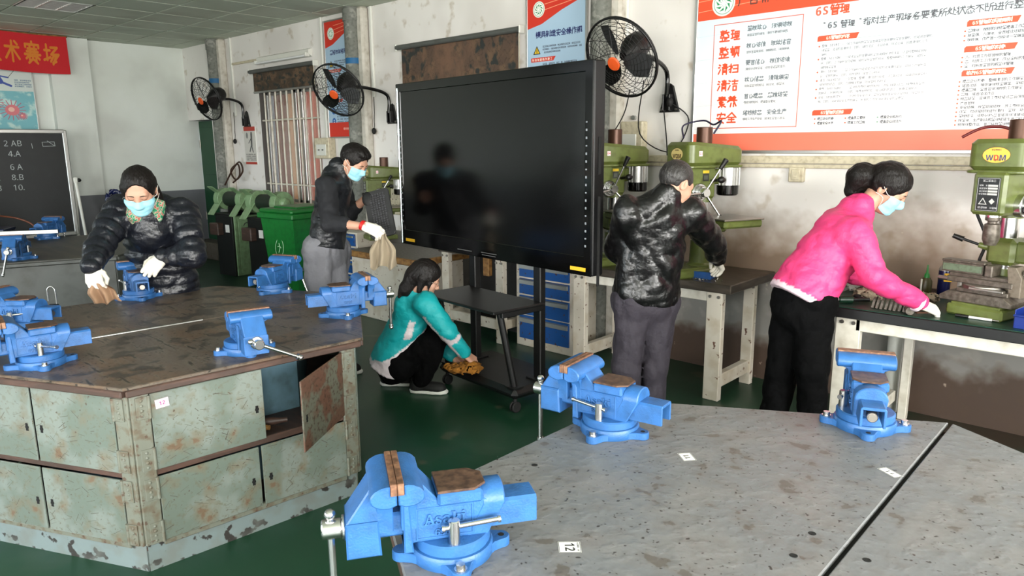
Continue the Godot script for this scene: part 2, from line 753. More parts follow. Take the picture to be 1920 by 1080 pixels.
# base colour with layers [noise, from, to, colour, strength] laid over it
func layered(w: int, h: int, base: Color, layers: Array) -> Cv:
	var cv := Cv.new(w, h, base)
	for l in layers:
		var nb: PackedByteArray = l[0]
		var a: float = l[1] * 255.0
		var k: float = 1.0 / ((l[2] - l[1]) * 255.0)
		var c: Color = l[3]
		var s: float = l[4]
		var r := c.r8
		var g := c.g8
		var bl := c.b8
		for i in w * h:
			var t: float = (nb[i] - a) * k
			if t > 0.0:
				t = minf(t, 1.0) * s
				var j := i * 4
				cv.b[j] = int(lerpf(cv.b[j], r, t))
				cv.b[j + 1] = int(lerpf(cv.b[j + 1], g, t))
				cv.b[j + 2] = int(lerpf(cv.b[j + 2], bl, t))
	return cv


func textured(t: Texture2D, scale: float, rough: float, metal := 0.0, world := true, tint := Color.WHITE) -> StandardMaterial3D:
	var m := plain(tint, rough, metal)
	m.albedo_texture = t
	if scale > 0.0:
		m.uv1_triplanar = true
		m.uv1_world_triplanar = world
		m.uv1_triplanar_sharpness = 8.0
		m.uv1_scale = Vector3.ONE * scale
	return m


func dirty(m: StandardMaterial3D, scale := 1.3, world := false, what := "grime") -> StandardMaterial3D:
	m.detail_enabled = true
	m.detail_blend_mode = BaseMaterial3D.BLEND_MODE_MUL
	m.detail_albedo = M[what]
	m.detail_uv_layer = BaseMaterial3D.DETAIL_UV_2
	m.uv2_triplanar = true
	m.uv2_world_triplanar = world
	m.uv2_scale = Vector3.ONE * scale
	return m


func rough_skin(m: StandardMaterial3D, what: String, scale: float, amt: float) -> StandardMaterial3D:
	m.normal_enabled = true
	m.normal_texture = M[what]
	m.normal_scale = amt
	if not m.uv1_triplanar:
		m.uv1_triplanar = true
		m.uv1_world_triplanar = false
		m.uv1_scale = Vector3.ONE * scale
	return m


func print_mat(cv: Cv, rough := 0.45) -> StandardMaterial3D:
	var m := plain(Color.WHITE, rough)
	m.albedo_texture = cv.tex()
	m.texture_repeat = false
	return m


func materials() -> void:
	M.grime = ntex(3, 0.012, [Color(0.82, 0.80, 0.77), Color(0.94, 0.935, 0.925), Color.WHITE, Color.WHITE], [0.0, 0.35, 0.6, 1.0], 512, 5)
	M.soft = ntex(4, 0.006, [Color(0.93, 0.925, 0.92), Color(0.98, 0.98, 0.975), Color.WHITE], [0.2, 0.5, 0.8], 512, 4)
	M.bumps = ntex(11, 0.06, [], [], 256, 3, 4.0)
	M.creases = ntex(12, 0.02, [], [], 512, 3, 9.0)
	M.strands = ntex(14, 0.03, [], [], 256, 3, 8.0)
	M.weave = ntex(13, 0.25, [], [], 256, 2, 3.0)
	# paints and metals
	M.blue = dirty(rough_skin(plain(Color(0.17, 0.37, 0.60), 0.42), "bumps", 9.0, 0.25), 2.0)
	M.chrome = plain(Color(0.80, 0.80, 0.80), 0.22, 1.0)
	M.steel = plain(Color(0.62, 0.60, 0.57), 0.38, 1.0)
	M.plate = textured(ntex(21, 0.03, [Color(0.36, 0.26, 0.2), Color(0.47, 0.33, 0.25), Color(0.58, 0.44, 0.34)], [0.2, 0.5, 0.85], 256), 5.0, 0.45, 0.25, false)
	M.anvil = textured(ntex(22, 0.03, [Color(0.27, 0.2, 0.17), Color(0.36, 0.27, 0.22), Color(0.42, 0.32, 0.26)], [0.2, 0.5, 0.85], 256), 5.0, 0.4, 0.3, false)
	M.cast = textured(ntex(23, 0.03, [Color(0.30, 0.27, 0.24), Color(0.36, 0.33, 0.295), Color(0.42, 0.39, 0.36)], [0.2, 0.5, 0.85], 256), 4.0, 0.45, 0.4, false)
	M.black = plain(Color(0.025, 0.025, 0.028), 0.45)
	M.black_gloss = plain(Color(0.02, 0.02, 0.022), 0.16)
	M.rubber = plain(Color(0.04, 0.04, 0.042), 0.7)
	M.dark = plain(Color(0.02, 0.02, 0.02), 0.9)
	M.white_paint = dirty(plain(Color(0.84, 0.82, 0.77), 0.45), 1.1)
	M.white_plastic = plain(Color(0.85, 0.85, 0.82), 0.4)
	M.ivory = dirty(plain(Color(0.80, 0.76, 0.66), 0.5), 3.0)
	M.press_green = dirty(plain(Color(0.37, 0.41, 0.20), 0.34), 2.2)
	M.pale_green = dirty(plain(Color(0.50, 0.62, 0.46), 0.42), 2.0)
	M.dark_green = plain(Color(0.03, 0.26, 0.15), 0.5)
	M.bin_green = dirty(plain(Color(0.07, 0.42, 0.16), 0.38), 2.0)
	M.drawer_blue = dirty(plain(Color(0.07, 0.30, 0.56), 0.4), 2.0)
	M.copper = plain(Color(0.30, 0.20, 0.15), 0.4, 0.5)
	M.wood = textured(ntex(24, 0.02, [Color(0.40, 0.27, 0.13), Color(0.52, 0.37, 0.19), Color(0.6, 0.45, 0.25)], [0.2, 0.5, 0.9], 256), 3.0, 0.55, 0.0, false)
	M.orange = plain(Color(0.85, 0.33, 0.12), 0.5)
	M.yellow = plain(Color(0.85, 0.66, 0.12), 0.5)
	M.red = plain(Color(0.72, 0.08, 0.08), 0.5)
	M.paper = plain(Color(0.88, 0.88, 0.86), 0.6)
	M.ink = plain(Color(0.05, 0.05, 0.06), 0.7)
	M.glass = plain(Color(0.95, 0.97, 0.96, 0.12), 0.05)
	M.glass.transparency = BaseMaterial3D.TRANSPARENCY_ALPHA
	M.alu = plain(Color(0.72, 0.72, 0.71), 0.35, 0.85)
	# people
	M.skin = plain(Color(0.74, 0.56, 0.47), 0.55)
	M.skin.subsurf_scatter_enabled = true
	M.skin.subsurf_scatter_strength = 0.1
	M.hair = rough_skin(plain(Color(0.075, 0.06, 0.055), 0.5, 0.0, 0.35), "strands", 1.0, 0.7)
	M.hair.uv1_scale = Vector3(26, 3.5, 26)
	M.hair_grey = textured(ntex(31, 0.09, [Color(0.05, 0.045, 0.045), Color(0.12, 0.11, 0.105), Color(0.30, 0.28, 0.27)], [0.3, 0.5, 0.8], 256, 3), 8.0, 0.5, 0.0, false)
	M.glove = rough_skin(plain(Color(0.86, 0.84, 0.79), 0.9), "weave", 14.0, 0.6)
	M.mask = plain(Color(0.60, 0.83, 0.89), 0.85)
	M.navy = rough_skin(plain(Color(0.065, 0.075, 0.105), 0.38), "creases", 3.0, 0.5)
	M.vest = rough_skin(plain(Color(0.07, 0.078, 0.095), 0.42), "creases", 3.0, 0.5)
	M.leather = rough_skin(plain(Color(0.04, 0.038, 0.042), 0.33), "creases", 2.2, 0.4)
	M.pink = rough_skin(plain(Color(0.88, 0.24, 0.47), 0.55), "creases", 2.6, 0.4)
	M.teal = rough_skin(plain(Color(0.0, 0.46, 0.48), 0.6), "creases", 3.0, 0.4)
	M.sweat = rough_skin(plain(Color(0.07, 0.075, 0.095), 0.85), "weave", 8.0, 0.3)
	M.grey_pants = rough_skin(plain(Color(0.42, 0.42, 0.44), 0.85), "creases", 2.5, 0.4)
	M.plum_pants = rough_skin(plain(Color(0.15, 0.13, 0.165), 0.8), "creases", 2.5, 0.5)
	M.black_pants = rough_skin(plain(Color(0.025, 0.025, 0.028), 0.85, 0.0, 0.2), "creases", 2.0, 0.4)
	M.blue_pants = rough_skin(plain(Color(0.02, 0.05, 0.10), 0.8), "creases", 2.5, 0.5)
	M.cloth = rough_skin(plain(Color(0.55, 0.50, 0.42), 0.95), "weave", 10.0, 0.5)
	M.tan_cloth = rough_skin(plain(Color(0.58, 0.46, 0.36), 0.95), "weave", 10.0, 0.5)
	M.gold_cloth = rough_skin(plain(Color(0.55, 0.35, 0.08), 0.95), "weave", 10.0, 0.5)
	# worn surfaces
	var blot := nbytes(41, 0.006, 1024, 1024, 5)
	var fine := nbytes(42, 0.05, 1024, 1024, 4)
	var pits := nbytes(43, 0.035, 1024, 1024, 2)
	var wide := nbytes(44, 0.003, 1024, 1024, 4)
	var streak := nbytes(45, 0.03, 1024, 1024, 4, false, 8.0)
	var down := nbytes(46, 0.03, 1024, 1024, 4)
	var grey := layered(1024, 1024, Color(0.425, 0.43, 0.44), [[wide, 0.4, 0.75, Color(0.46, 0.455, 0.45), 0.8], [blot, 0.5, 0.8, Color(0.40, 0.39, 0.38), 0.5], [fine, 0.55, 0.9, Color(0.40, 0.40, 0.40), 0.4], [pits, 0.80, 0.86, Color(0.16, 0.15, 0.14), 0.85], [blot, 0.80, 0.84, Color(0.33, 0.31, 0.29), 0.8]])
	M.grey_top = textured(grey.tex(), 1.25, 0.45)
	M.grey_top.heightmap_enabled = true
	M.grey_top.heightmap_texture = ntex(47, 0.03, [Color.BLACK, Color(0.4, 0.4, 0.4), Color.WHITE], [0.1, 0.55, 0.8], 512, 4)
	M.grey_top.heightmap_scale = 0.12
	var brown := layered(1024, 1024, Color(0.37, 0.325, 0.285), [[wide, 0.45, 0.7, Color(0.40, 0.32, 0.26), 0.9], [streak, 0.45, 0.8, Color(0.42, 0.39, 0.34), 0.7], [blot, 0.58, 0.72, Color(0.22, 0.2, 0.18), 0.8], [fine, 0.6, 0.9, Color(0.27, 0.2, 0.16), 0.6], [pits, 0.78, 0.86, Color(0.10, 0.09, 0.08), 0.8], [streak, 0.74, 0.8, Color(0.14, 0.12, 0.11), 0.7]])
	M.brown_top = textured(brown.tex(), 0.8, 0.42, 0.1)
	M.dull_top = textured(layered(512, 512, Color(0.25, 0.25, 0.23), [[nbytes(48, 0.02, 512, 512, 4, false, 6.0), 0.4, 0.8, Color(0.33, 0.32, 0.28), 0.8]]).tex(), 0.7, 0.5, 0.1)
	var door := layered(1024, 1024, Color(0.38, 0.42, 0.385), [[wide, 0.4, 0.7, Color(0.46, 0.49, 0.465), 0.9], [blot, 0.55, 0.8, Color(0.42, 0.39, 0.32), 0.6], [down, 0.6, 0.85, Color(0.36, 0.34, 0.28), 0.5], [pits, 0.84, 0.9, Color(0.25, 0.18, 0.13), 0.6], [blot, 0.82, 0.9, Color(0.40, 0.29, 0.21), 0.6]])
	var r2 := RandomNumberGenerator.new()
	r2.seed = 5
	for i in 420:
		var p := Vector2(r2.randf() * 1024, r2.randf() * 1024)
		var a := r2.randf_range(-1.2, 0.9)
		door.line(p, p + Vector2(cos(a), sin(a)) * r2.randf_range(4, 46), r2.randf_range(1.0, 2.4), Color(0.22, 0.19, 0.15, r2.randf_range(0.3, 0.9)))
	M.door = textured(door.tex(), 1.05, 0.42)
	M.door_rust = textured(layered(512, 512, Color(0.36, 0.37, 0.32), [[nbytes(51, 0.006, 512, 512, 5), 0.42, 0.55, Color(0.36, 0.25, 0.20), 0.95], [nbytes(52, 0.05, 512, 512, 4), 0.55, 0.8, Color(0.23, 0.17, 0.13), 0.7]]).tex(), 1.4, 0.55)
	M.frame_rust = textured(layered(512, 512, Color(0.42, 0.43, 0.39), [[nbytes(53, 0.02, 512, 512, 5), 0.45, 0.8, Color(0.37, 0.32, 0.26), 0.8], [nbytes(63, 0.03, 512, 512, 5), 0.74, 0.84, Color(0.29, 0.20, 0.15), 0.7]]).tex(), 1.6, 0.5)
	M.skirt = textured(layered(512, 512, Color(0.44, 0.49, 0.49), [[nbytes(54, 0.02, 512, 512, 5), 0.68, 0.72, Color(0.17, 0.15, 0.14), 0.9], [nbytes(55, 0.01, 512, 512, 4), 0.5, 0.8, Color(0.42, 0.44, 0.42), 0.7]]).tex(), 0.9, 0.5)
	M.rim = textured(layered(512, 512, Color(0.25, 0.19, 0.16), [[nbytes(56, 0.03, 512, 512, 4, false, 5.0), 0.5, 0.8, Color(0.33, 0.24, 0.20), 0.8]]).tex(), 1.5, 0.5)
	M.inside = dirty(plain(Color(0.33, 0.45, 0.50), 0.6), 1.5)
	M.grey_panel = dirty(plain(Color(0.33, 0.34, 0.33), 0.5), 0.8)
	M.steel_top = textured(layered(512, 512, Color(0.30, 0.27, 0.24), [[nbytes(57, 0.02, 512, 512, 4, false, 4.0), 0.4, 0.8, Color(0.42, 0.38, 0.34), 0.8]]).tex(), 1.2, 0.33, 0.6)
	M.rusty_white = textured(layered(512, 512, Color(0.80, 0.77, 0.71), [[nbytes(58, 0.02, 512, 512, 5), 0.79, 0.83, Color(0.30, 0.18, 0.12), 0.85], [nbytes(59, 0.006, 512, 512, 4), 0.5, 0.9, Color(0.68, 0.62, 0.52), 0.6]]).tex(), 1.3, 0.5)
	M.rusty_blue = textured(layered(512, 512, Color(0.06, 0.29, 0.55), [[nbytes(60, 0.02, 512, 512, 5), 0.76, 0.8, Color(0.33, 0.13, 0.08), 0.9]]).tex(), 1.7, 0.42)
	M.pipe = textured(layered(512, 512, Color(0.43, 0.44, 0.41), [[nbytes(61, 0.006, 512, 512, 4), 0.6, 0.64, Color(0.60, 0.60, 0.57), 0.6], [nbytes(62, 0.03, 512, 512, 4), 0.5, 0.9, Color(0.30, 0.31, 0.29), 0.6]]).tex(), 1.3, 0.7)


# ------------------------------------------------------------------ writing: strokes on a 16 x 16 square, two hex digits a point
const HAN := {
	"术": "25e5 818f 852d 85ed b1d3", "赛": "8081 2422e2e4 45c5 37d7 19f9 6369 a3a9 692c a9ec 5a5d 5ababd 8b8c 8c4f 8ccf", "场": "1565 313c 0c6a 73d378 78e8e88ebd a86d c88f",
	"整": "1171 4047 2363652523 4518 4568 a083 93e3 d384 a3e8 1aea 8a8e 4c4f 8cbc 0fff", "理": "1151 1656 1c6b 313c 73d3d97973 76d6 a3ae 7bdb 6eee",
	"顿": "1363 2528 28686865 404c6c6a 81f1 b1a3 838b 83e3eb b3b8 b87f b8ee", "清": "1132 0525 0e38 71d1 a0a6 83d3 65f5 7f77d7df 7ada 7cdc", "扫": "0454 313d1c 0956 73e3ed 78e8 6ded",
	"洁": "1132 0525 0e38 62f2 a0a6 76e6 8f89d9df 8fdf", "素": "31d1 33d3 15f5 8085 8557 a85a 864898 485bcb 8b8f 6d3f adef", "养": "4061 b091 22d2 34c4 16f6 7408 83ee 6a5f aaaf",
	"安": "8081 2422e2e4 744acf b83f 18f8", "全": "8007 80f7 37c7 3aca 1eee 878e", "管": "3014 2161 4153 b092 a1f1 c1d3 2725e5e7 474f 47c7ca4a 4ccccf4f",
	"模": "0454 202f 2409 245a 61f1 8083 d0d3 7478e8e474 76e6 69f9 a96e a9ff", "具": "3b31d1db 34d4 37d7 1bfb 5b2f bbef", "制": "2113 1373 0777 404f 1d19696d a2ab e0eecd",
	"造": "1224 0636 363b0d 0dff 6154 62e2 a0a5 45f5 7c77d7dc 7bdb", "操": "0454 313d1c 0956 80c0c38380 6568989565 b5b8e8e5b5 69f9 a9af a95e aafe", "作": "4018 262f 9065 73f3 a3af a7e7 abeb",
	"规": "1464 0868 3138 380f 386d 7a71e1ea a36f c9cdfdfc", "广": "8082 22f2 222a0f", "西": "11f1 2f25e5ef2f 616839 a1a9d9", "南": "12e2 8085 3f35d5df 6677 a697 59b9 4bcb 888f",
	"宁": "8081 2422e2e4 37d7 878e6d", "高": "8081 12f2 54b4b75754 2f29d9df 5bbbbe5e5b", "级": "401545 452a5a 0d6b 72d2b7e7 916f e77f 85ef", "技": "0454 313d1c 0956 63f3 a0a7 67d7 d77f 8aff",
	"工": "22d2 828d 1ded", "学": "2033 7083 d0b3 1714f4f7 47c789 898e6d 1aea", "指": "0454 313d1c 0956 7076e6f5 e172 89d9df8f89 8cdc", "对": "1262 620d 146d 74f4 d0dfbd 89aa",
	"生": "4126 34d4 808e 39c9 1eee", "产": "8081 22e2 5365 b395 16e6 262b0f", "现": "1151 1656 1c5b 313c 7a71e1ea a36f c9cdfdfc", "各": "7128 62c2 c21b 48fa 5a5fbfba5a",
	"要": "11f1 23e3e7272723 6167 a1a7 19f9 784cdf b93f", "所": "6022 222a0f 2565 652969 e092 92976f 97f7 d7df", "处": "4017 3373 730d 255b5bff b0bb b4f7", "状": "1224 0b38 303f 63f3 a0a4 a45f a4ff d0e2",
	"态": "23e3 8083 8419 84f9 1b0f 4b4fbfbd 8a9c dbfe", "不": "12e2 8218 838f 96eb", "断": "101e6e 4047 1666 e092 92967f 96f6 d6df", "进": "1224 0636 363b0d 0dff 73e3 58f8 9198987d d1dd",
	"行": "5014 6329 373f 83e3 67f7 c7ceac", "、": "699b", "的": "3022 12626d1d12 1767 a074 93e3eecd 87aa", "内": "2e23e3eedd 8173 735a 84ca", "容": "8081 2422e2e4 6448 94c6 861a 86fb 6a6fafaa6a",
	"目": "3f31d1df3f 35d5 3ada", "标": "0454 202f 2409 245a 72e2 56f6 a6ae8d 897d c8ec", "实": "8081 2422e2e4 4556 3758 29f9 8489 892f 9bef", "施": "3031 0363 340f 37674e a074 83f3 67e4ea a5ac 787f7f 7fef",
	"原": "22f2 222b0f 9273 55d5d95955 57d7 999f 7b5d bbee", "则": "1a11616a 4348 480e 5b7e a2ab e0eecd", "象": "7035 32a292 24d4d72724 7a1b 888e6d 8819 9a4e c8ea", "执": "0454 313d1c 0956 64d4d4cdfdfb 906f 79ac",
	"好": "0464 3127 275d 620d 72e2a5 a5ae8d 67f7", "人": "801f 84ff", "力": "25d5dcab 801f", "提": "0454 313d1c 0956 7074d4d070 72d2 66f6 a6ae bae 8a6e 7eff", "企": "8007 80f7 848e 88c8 484e 1eee",
	"业": "515e a1ae 1538 e5c8 0efe", "形": "1171 1777 313f 5157 d083 e487 f98f", "水": "818f 1565 652d d387 85fd", "平": "22d2 4346 b3a6 18e8 828f", "员": "4044c4c040 3d36c6cd 8a2f aadf", "心": "26 4b 444ebeba 8394 c6eb",
}


func glyph(cv: Cv, ch: String, o: Vector2, s: float, wd: float, c: Color, slant := 0.0) -> void:
	var src: String = HAN.get(ch, "")
	if src == "":
		if ch == " " or ch == "　": return
		if ch in "，。、：；": src = "1c2e"
		elif ch in "“”": src = "8192 a1b2"
		elif ch in "（": src = "c196 9ace"
		elif ch in "）": src = "3166 6a3e"
		elif ch == "—": src = "07f7"
	if src == "":
		var hsh := ch.unicode_at(0)            # print too small to read in the photograph
		if hsh % 10 < 7:
			src = ["0454 313d1c 0956 ", "1132 0525 0e38 ", "0454 202f 2409 245a ", "4018 262f ", "2133 06363c5a ", "401545 452a5a 0d6b ", "1151 1656 1c5b 313c "][hsh % 7]
			src += ["727f 72e2ee 95c5 98c8cb9b98", "73e3 76e6 a0a9 8f89d9df 8cdc", "73e37f 83bced 78d8", "a07a 92e27c 8a8fdfda8a", "a0b2 73f3 938c7f 97d7cebe", "74f4 a0a4 8ea4 a9ee 7bdb"][hsh / 7 % 6]
		else:
			src = ["8081 2422e2e4 ", "13e3 5155 b1b5 ", "3014 2161 4153 b092 a1f1 c1d3 "][hsh % 3]
			src += ["47c7 474fcfc747 4bcb", "19f9 868f 893f 89df", "1b0f 4b4fbfbd 8a9c dbfe", "28e8 868f 3cdc 1eee"][hsh / 3 % 4]
	for st in src.split(" "):
		var last := Vector2.INF
		for i in range(0, st.length() - 1, 2):
			var q := Vector2(st.substr(i, 1).hex_to_int(), st.substr(i + 1, 1).hex_to_int()) / 15.0
			q = o + Vector2(q.x - q.y * slant, q.y) * s
			if last != Vector2.INF: cv.line(last, q, wd, c)
			last = q


func han(cv: Cv, text: String, o: Vector2, s: float, wd: float, c: Color, step := 1.12, slant := 0.0) -> void:
	for i in text.length():
		var ch := text[i]
		if ch.unicode_at(0) < 128 and ch != " ":
			cv.latin(letters(ch, s * 1.2, 0.0), o + Vector2(s * 0.36, s * 0.52), c)
			o.x += s * step * 0.68
		else:
			glyph(cv, ch, o, s, wd, c, slant)
			o.x += s * step


func small_print(cv: Cv, o: Vector2, width: float, s: float, c: Color, sd: int) -> void:   # lines of print too small to read
	var x := 0.0
	var k := sd * 37
	while x < width:
		k = (k * 1103 + 12345) % 65536
		if k % 11 != 0:
			glyph(cv, char(0x4e00 + k % 4000), o + Vector2(x, 0), s, maxf(1.0, s * 0.13), c)
		x += s * 1.08

# ------------------------------------------------------------------ the room
func room() -> void:
	# floor: green paint, worn, bare brownish concrete along the long wall
	var fl := layered(1024, 640, Color(0.075, 0.225, 0.15), [[nbytes(71, 0.01, 1024, 640, 5), 0.45, 0.8, Color(0.10, 0.27, 0.18), 0.8], [nbytes(72, 0.02, 1024, 640, 5), 0.66, 0.74, Color(0.19, 0.27, 0.21), 0.5], [nbytes(73, 0.035, 1024, 640, 3), 0.8, 0.85, Color(0.34, 0.33, 0.26), 0.7]])
	var wn := nbytes(74, 0.02, 1024, 640, 4)
	for x in 1024:
		for y in 100:
			var a := clampf(1.25 - (y - 33) / 24.0 + (wn[y * 1024 + x] - 128) / 160.0, 0.0, 1.0) * clampf((x - 640) / 120.0, 0.15, 1.0)
			fl.put(x, y, Color(0.24, 0.19, 0.15), a * 0.9)
	var fm := print_mat(fl, 0.38)
	var m := mb()
	m.quad(Vector3(LX - 0.6, 0, 3.7), Vector3(3.3, 0, 3.7), Vector3(3.3, 0, WZ - 0.5), Vector3(LX - 0.6, 0, WZ - 0.5), Vector3.UP)
	m.box(Vector3((LX + 2.7) / 2, -0.06, -0.83), Vector3(15.1, 0.11, 9.06))
	struct("floor", m, fm, "worn green painted concrete workshop floor")

	# the long wall, with the grilled window and the door recess at the far corner
	var wall := layered(2048, 448, Color(0.90, 0.885, 0.87), [[nbytes(75, 0.004, 2048, 448, 4), 0.5, 0.8, Color(0.80, 0.78, 0.76), 0.6], [nbytes(76, 0.03, 2048, 448, 4), 0.72, 0.9, Color(0.66, 0.60, 0.52), 0.5]])
	var bl := nbytes(77, 0.006, 2048, 448, 5)
	var st := nbytes(78, 0.05, 2048, 448, 4)
	for x in 2048:
		var wx := LX + x * 14.4 / 2048.0
		for y in range(180, 448):
			var wy := 3.13 - y * 3.13 / 448.0
			var i := y * 2048 + x
			var n1 := (bl[i] - 128) / 128.0
			var n2 := (st[i] - 128) / 128.0
			var right := clampf((wx + 3.6) / 1.0, 0.0, 1.0)
			var soot := clampf((1.36 - wy) / 0.5 + n1 * 0.5 + n2 * 0.15, 0.0, 1.0) * right * clampf((wy - 0.5) / 0.3, 0.0, 1.0)
			wall.put(x, y, Color(0.42, 0.33, 0.25), soot * 0.85)
			if wy < (0.78 if wx > -6.6 else 1.04):
				wall.put(x, y, Color(0.50, 0.49, 0.47) if wx > -6.6 else Color(0.36, 0.37, 0.38), 1.0)
				if wx > -6.6: wall.put(x, y, Color(0.58, 0.56, 0.53), clampf(n2 * 1.2, 0, 0.6))
				wall.put(x, y, Color(0.27, 0.205, 0.16), clampf((0.36 - wy) / 0.1 + n1 * 1.5 + n2 * 0.5, 0.0, 1.0) * (0.92 if wx > -6.6 else 0.35))
			if n2 > 0.80 and wy < 1.4: wall.put(x, y, Color(0.80, 0.74, 0.66), 0.6)
	M.wall = print_mat(wall, 0.55)
	m = mb()
	for r in [[LX, -10.42, 2.08, CY], [-10.42, -9.0, 0.0, CY], [-9.0, -7.6, 0.0, 0.95], [-9.0, -7.6, 2.4, CY], [-7.6, 3.2, 0.0, CY]]:
		var x0: float = r[0]
		var x1: float = r[1]
		var y0: float = r[2]
		var y1: float = r[3]
		m.quad(Vector3(x0, y0, WZ), Vector3(x1, y0, WZ), Vector3(x1, y1, WZ), Vector3(x0, y1, WZ), Vector3.BACK, Vector2((x0 - LX) / 14.4, 1 - y0 / CY), Vector2((x1 - LX) / 14.4, 1 - y1 / CY))
		m.box(Vector3((x0 + x1) / 2, (y0 + y1) / 2, WZ - 0.1255), Vector3(x1 - x0, y1 - y0, 0.249))
	struct("wall_back", m, M.wall, "long white wall with soot and brown dirt along its foot")
	# far end wall with its dado and pilaster
	M.white_wall = dirty(plain(Color(0.86, 0.88, 0.86), 0.6), 0.3, true, "soft")
	M.dado = dirty(plain(Color(0.42, 0.43, 0.45), 0.6), 0.3, true, "soft")
	m = mb().box(Vector3(LX - 0.12, CY / 2 + 0.52, -0.85), Vector3(0.24, CY - 1.04, 9.1))
	m.box(Vector3(LX + 0.01, 2.085, -3.3), Vector3(0.22, 2.09, 0.48))
	var wl := struct("wall_left", m, M.white_wall, "far white end wall above a grey dado")
	m = mb().box(Vector3(LX - 0.12, 0.52, -0.85), Vector3(0.24, 1.04, 9.1))
	m.box(Vector3(LX + 0.01, 0.52, -3.3), Vector3(0.22, 1.04, 0.48))
	part("dado", m, M.dado, wl)
	# walls behind and to the right of the camera, with windows
	for spec in [["wall_front", true], ["wall_right", false]]:
		m = mb()
		var spans := [[-11.4, -9.75, 0.0, CY], [-9.75, -7.45, 0.0, 0.95], [-9.75, -7.45, 2.75, CY], [-7.45, -6.75, 0.0, CY], [-6.75, -4.45, 0.0, 0.95], [-6.75, -4.45, 2.75, CY], [-4.45, -3.75, 0.0, CY], [-3.75, -1.45, 0.0, 0.95], [-3.75, -1.45, 2.75, CY], [-1.45, -0.95, 0.0, CY], [-0.95, 1.35, 0.0, 0.95], [-0.95, 1.35, 2.75, CY], [1.35, 3.2, 0.0, CY]]
		if not spec[1]: spans = [[-5.1, -2.75, 0.0, CY], [-2.75, -0.45, 0.0, 0.95], [-2.75, -0.45, 2.75, CY], [-0.45, 0.45, 0.0, CY], [0.45, 2.75, 0.0, 0.95], [0.45, 2.75, 2.75, CY], [2.75, 3.7, 0.0, CY]]
		for s in spans:
			var c := Vector3((s[0] + s[1]) / 2, (s[2] + s[3]) / 2, 0)
			var sz := Vector3(s[1] - s[0], s[3] - s[2], 0.24)
			if spec[1]: m.box(c + Vector3(0, 0, 3.82), sz)
			else: m.box(Vector3(3.32, c.y, c.x), Vector3(0.24, sz.y, sz.x))
		struct(spec[0], m, M.white_wall)
	var k := 1
	for w in WINDOWS:
		k += 1
		var b := Basis.looking_at(w[1])
		m = mb().at(w[0] - w[1] * 0.16, b)
		for e in [[0.0, 0.88, 2.3, 0.05], [0.0, -0.88, 2.3, 0.05], [-1.125, 0.0, 0.05, 1.8], [1.125, 0.0, 0.05, 1.8], [0.0, 0.0, 0.05, 1.8]]:
			m.box(Vector3(e[0], e[1], 0), Vector3(e[2], e[3], 0.06), 0.006)
		var wn2 := struct("window_%d" % k, m, M.alu)
		for s in [-1.0, 1.0]:
			part("pane", mb().at(w[0] - w[1] * 0.16, b).box(Vector3(0.56 * s, 0, 0), Vector3(1.08, 1.72, 0.005)), M.glass, wn2)

	# ceiling: dark tee grid carrying square panels
	var cm := dirty(plain(Color(0.76, 0.79, 0.73), 0.8), 0.35, true, "soft")
	var lay := dirty(plain(Color(0.73, 0.77, 0.71), 0.8), 0.35, true, "soft")
	m = mb().box(Vector3(-4.0, CY + 0.09, -0.83), Vector3(15.0, 0.1, 9.2))
	var ceil := struct("ceiling", m, plain(Color(0.10, 0.11, 0.10), 0.8), "suspended ceiling of square grey green panels")
	var pm := mb().box(Vector3.ZERO, Vector3(0.579, 0.02, 0.579)).done()
	for i in range(-4, 21):
		for j in range(-4, 12):
			var x := -9.08 + 0.3 + 0.6 * i
			var z := -2.83 - 0.3 + 0.6 * (j - 3)
			if i < 0 and x < LX + 0.25 or z < WZ - 0.1 or z > 3.8 or x > 3.3: continue
			if i == 0 and j == 4: continue
			if z < WZ + 0.28 or x > -5.0 or z > -1.0:        # edge and unseen panels: one part
				continue
			part("ceiling_panel", pm, cm if (i * 7 + j * 3) % 4 else lay, ceil, Vector3(x, CY + 0.012, z))
	m = mb()
	for i in range(-5, 21):
		for j in range(-4, 12):
			var x := -9.08 + 0.3 + 0.6 * i
			var z := -2.83 - 0.3 + 0.6 * (j - 3)
			if x < LX - 0.3 or x > 3.3 or z > 3.9 or z < WZ - 0.32: continue
			if i >= 0 and x < LX + 0.25: continue
			if not (z < WZ + 0.28 or x > -5.0 or z > -1.0) and not (i < 0 and x < LX + 0.25): continue
			m.box(Vector3(x, CY + 0.012, z), Vector3(0.579, 0.02, 0.579))
	tag(part("edge_panel", m, cm, ceil), "", "", "", "stuff")
	# sunk louvre lamp, switched off
	var lamp := thing("louvre_lamp", "square recessed ceiling lamp with shiny louvres, switched off, above the red banner", "ceiling lamp", Vector3(-8.78, CY, -2.53))
	part("tray", mb().box(Vector3(0, 0.05, 0), Vector3(0.58, 0.02, 0.58)).box(Vector3(0.285, 0.025, 0), Vector3(0.02, 0.05, 0.59)).box(Vector3(-0.285, 0.025, 0), Vector3(0.02, 0.05, 0.59)).box(Vector3(0, 0.025, 0.285), Vector3(0.59, 0.05, 0.02)).box(Vector3(0, 0.025, -0.285), Vector3(0.59, 0.05, 0.02)), plain(Color(0.75, 0.76, 0.74), 0.4), lamp)
	for i in 3:
		part("tube", mb().cyl(Vector3(-0.27, 0.025, (i - 1) * 0.19), Vector3(0.27, 0.025, (i - 1) * 0.19), 0.013), M.white_plastic, lamp)
	for i in 4:
		part("reflector", mb().at(Vector3(0, 0, -0.285 + i * 0.19), Basis(Vector3.UP, PI / 2)).prism([Vector2(-0.03, 0.035), Vector2(0.03, 0.035), Vector2(0.006, 0.0), Vector2(-0.006, 0.0)], -0.28, 0.28), M.alu, lamp)
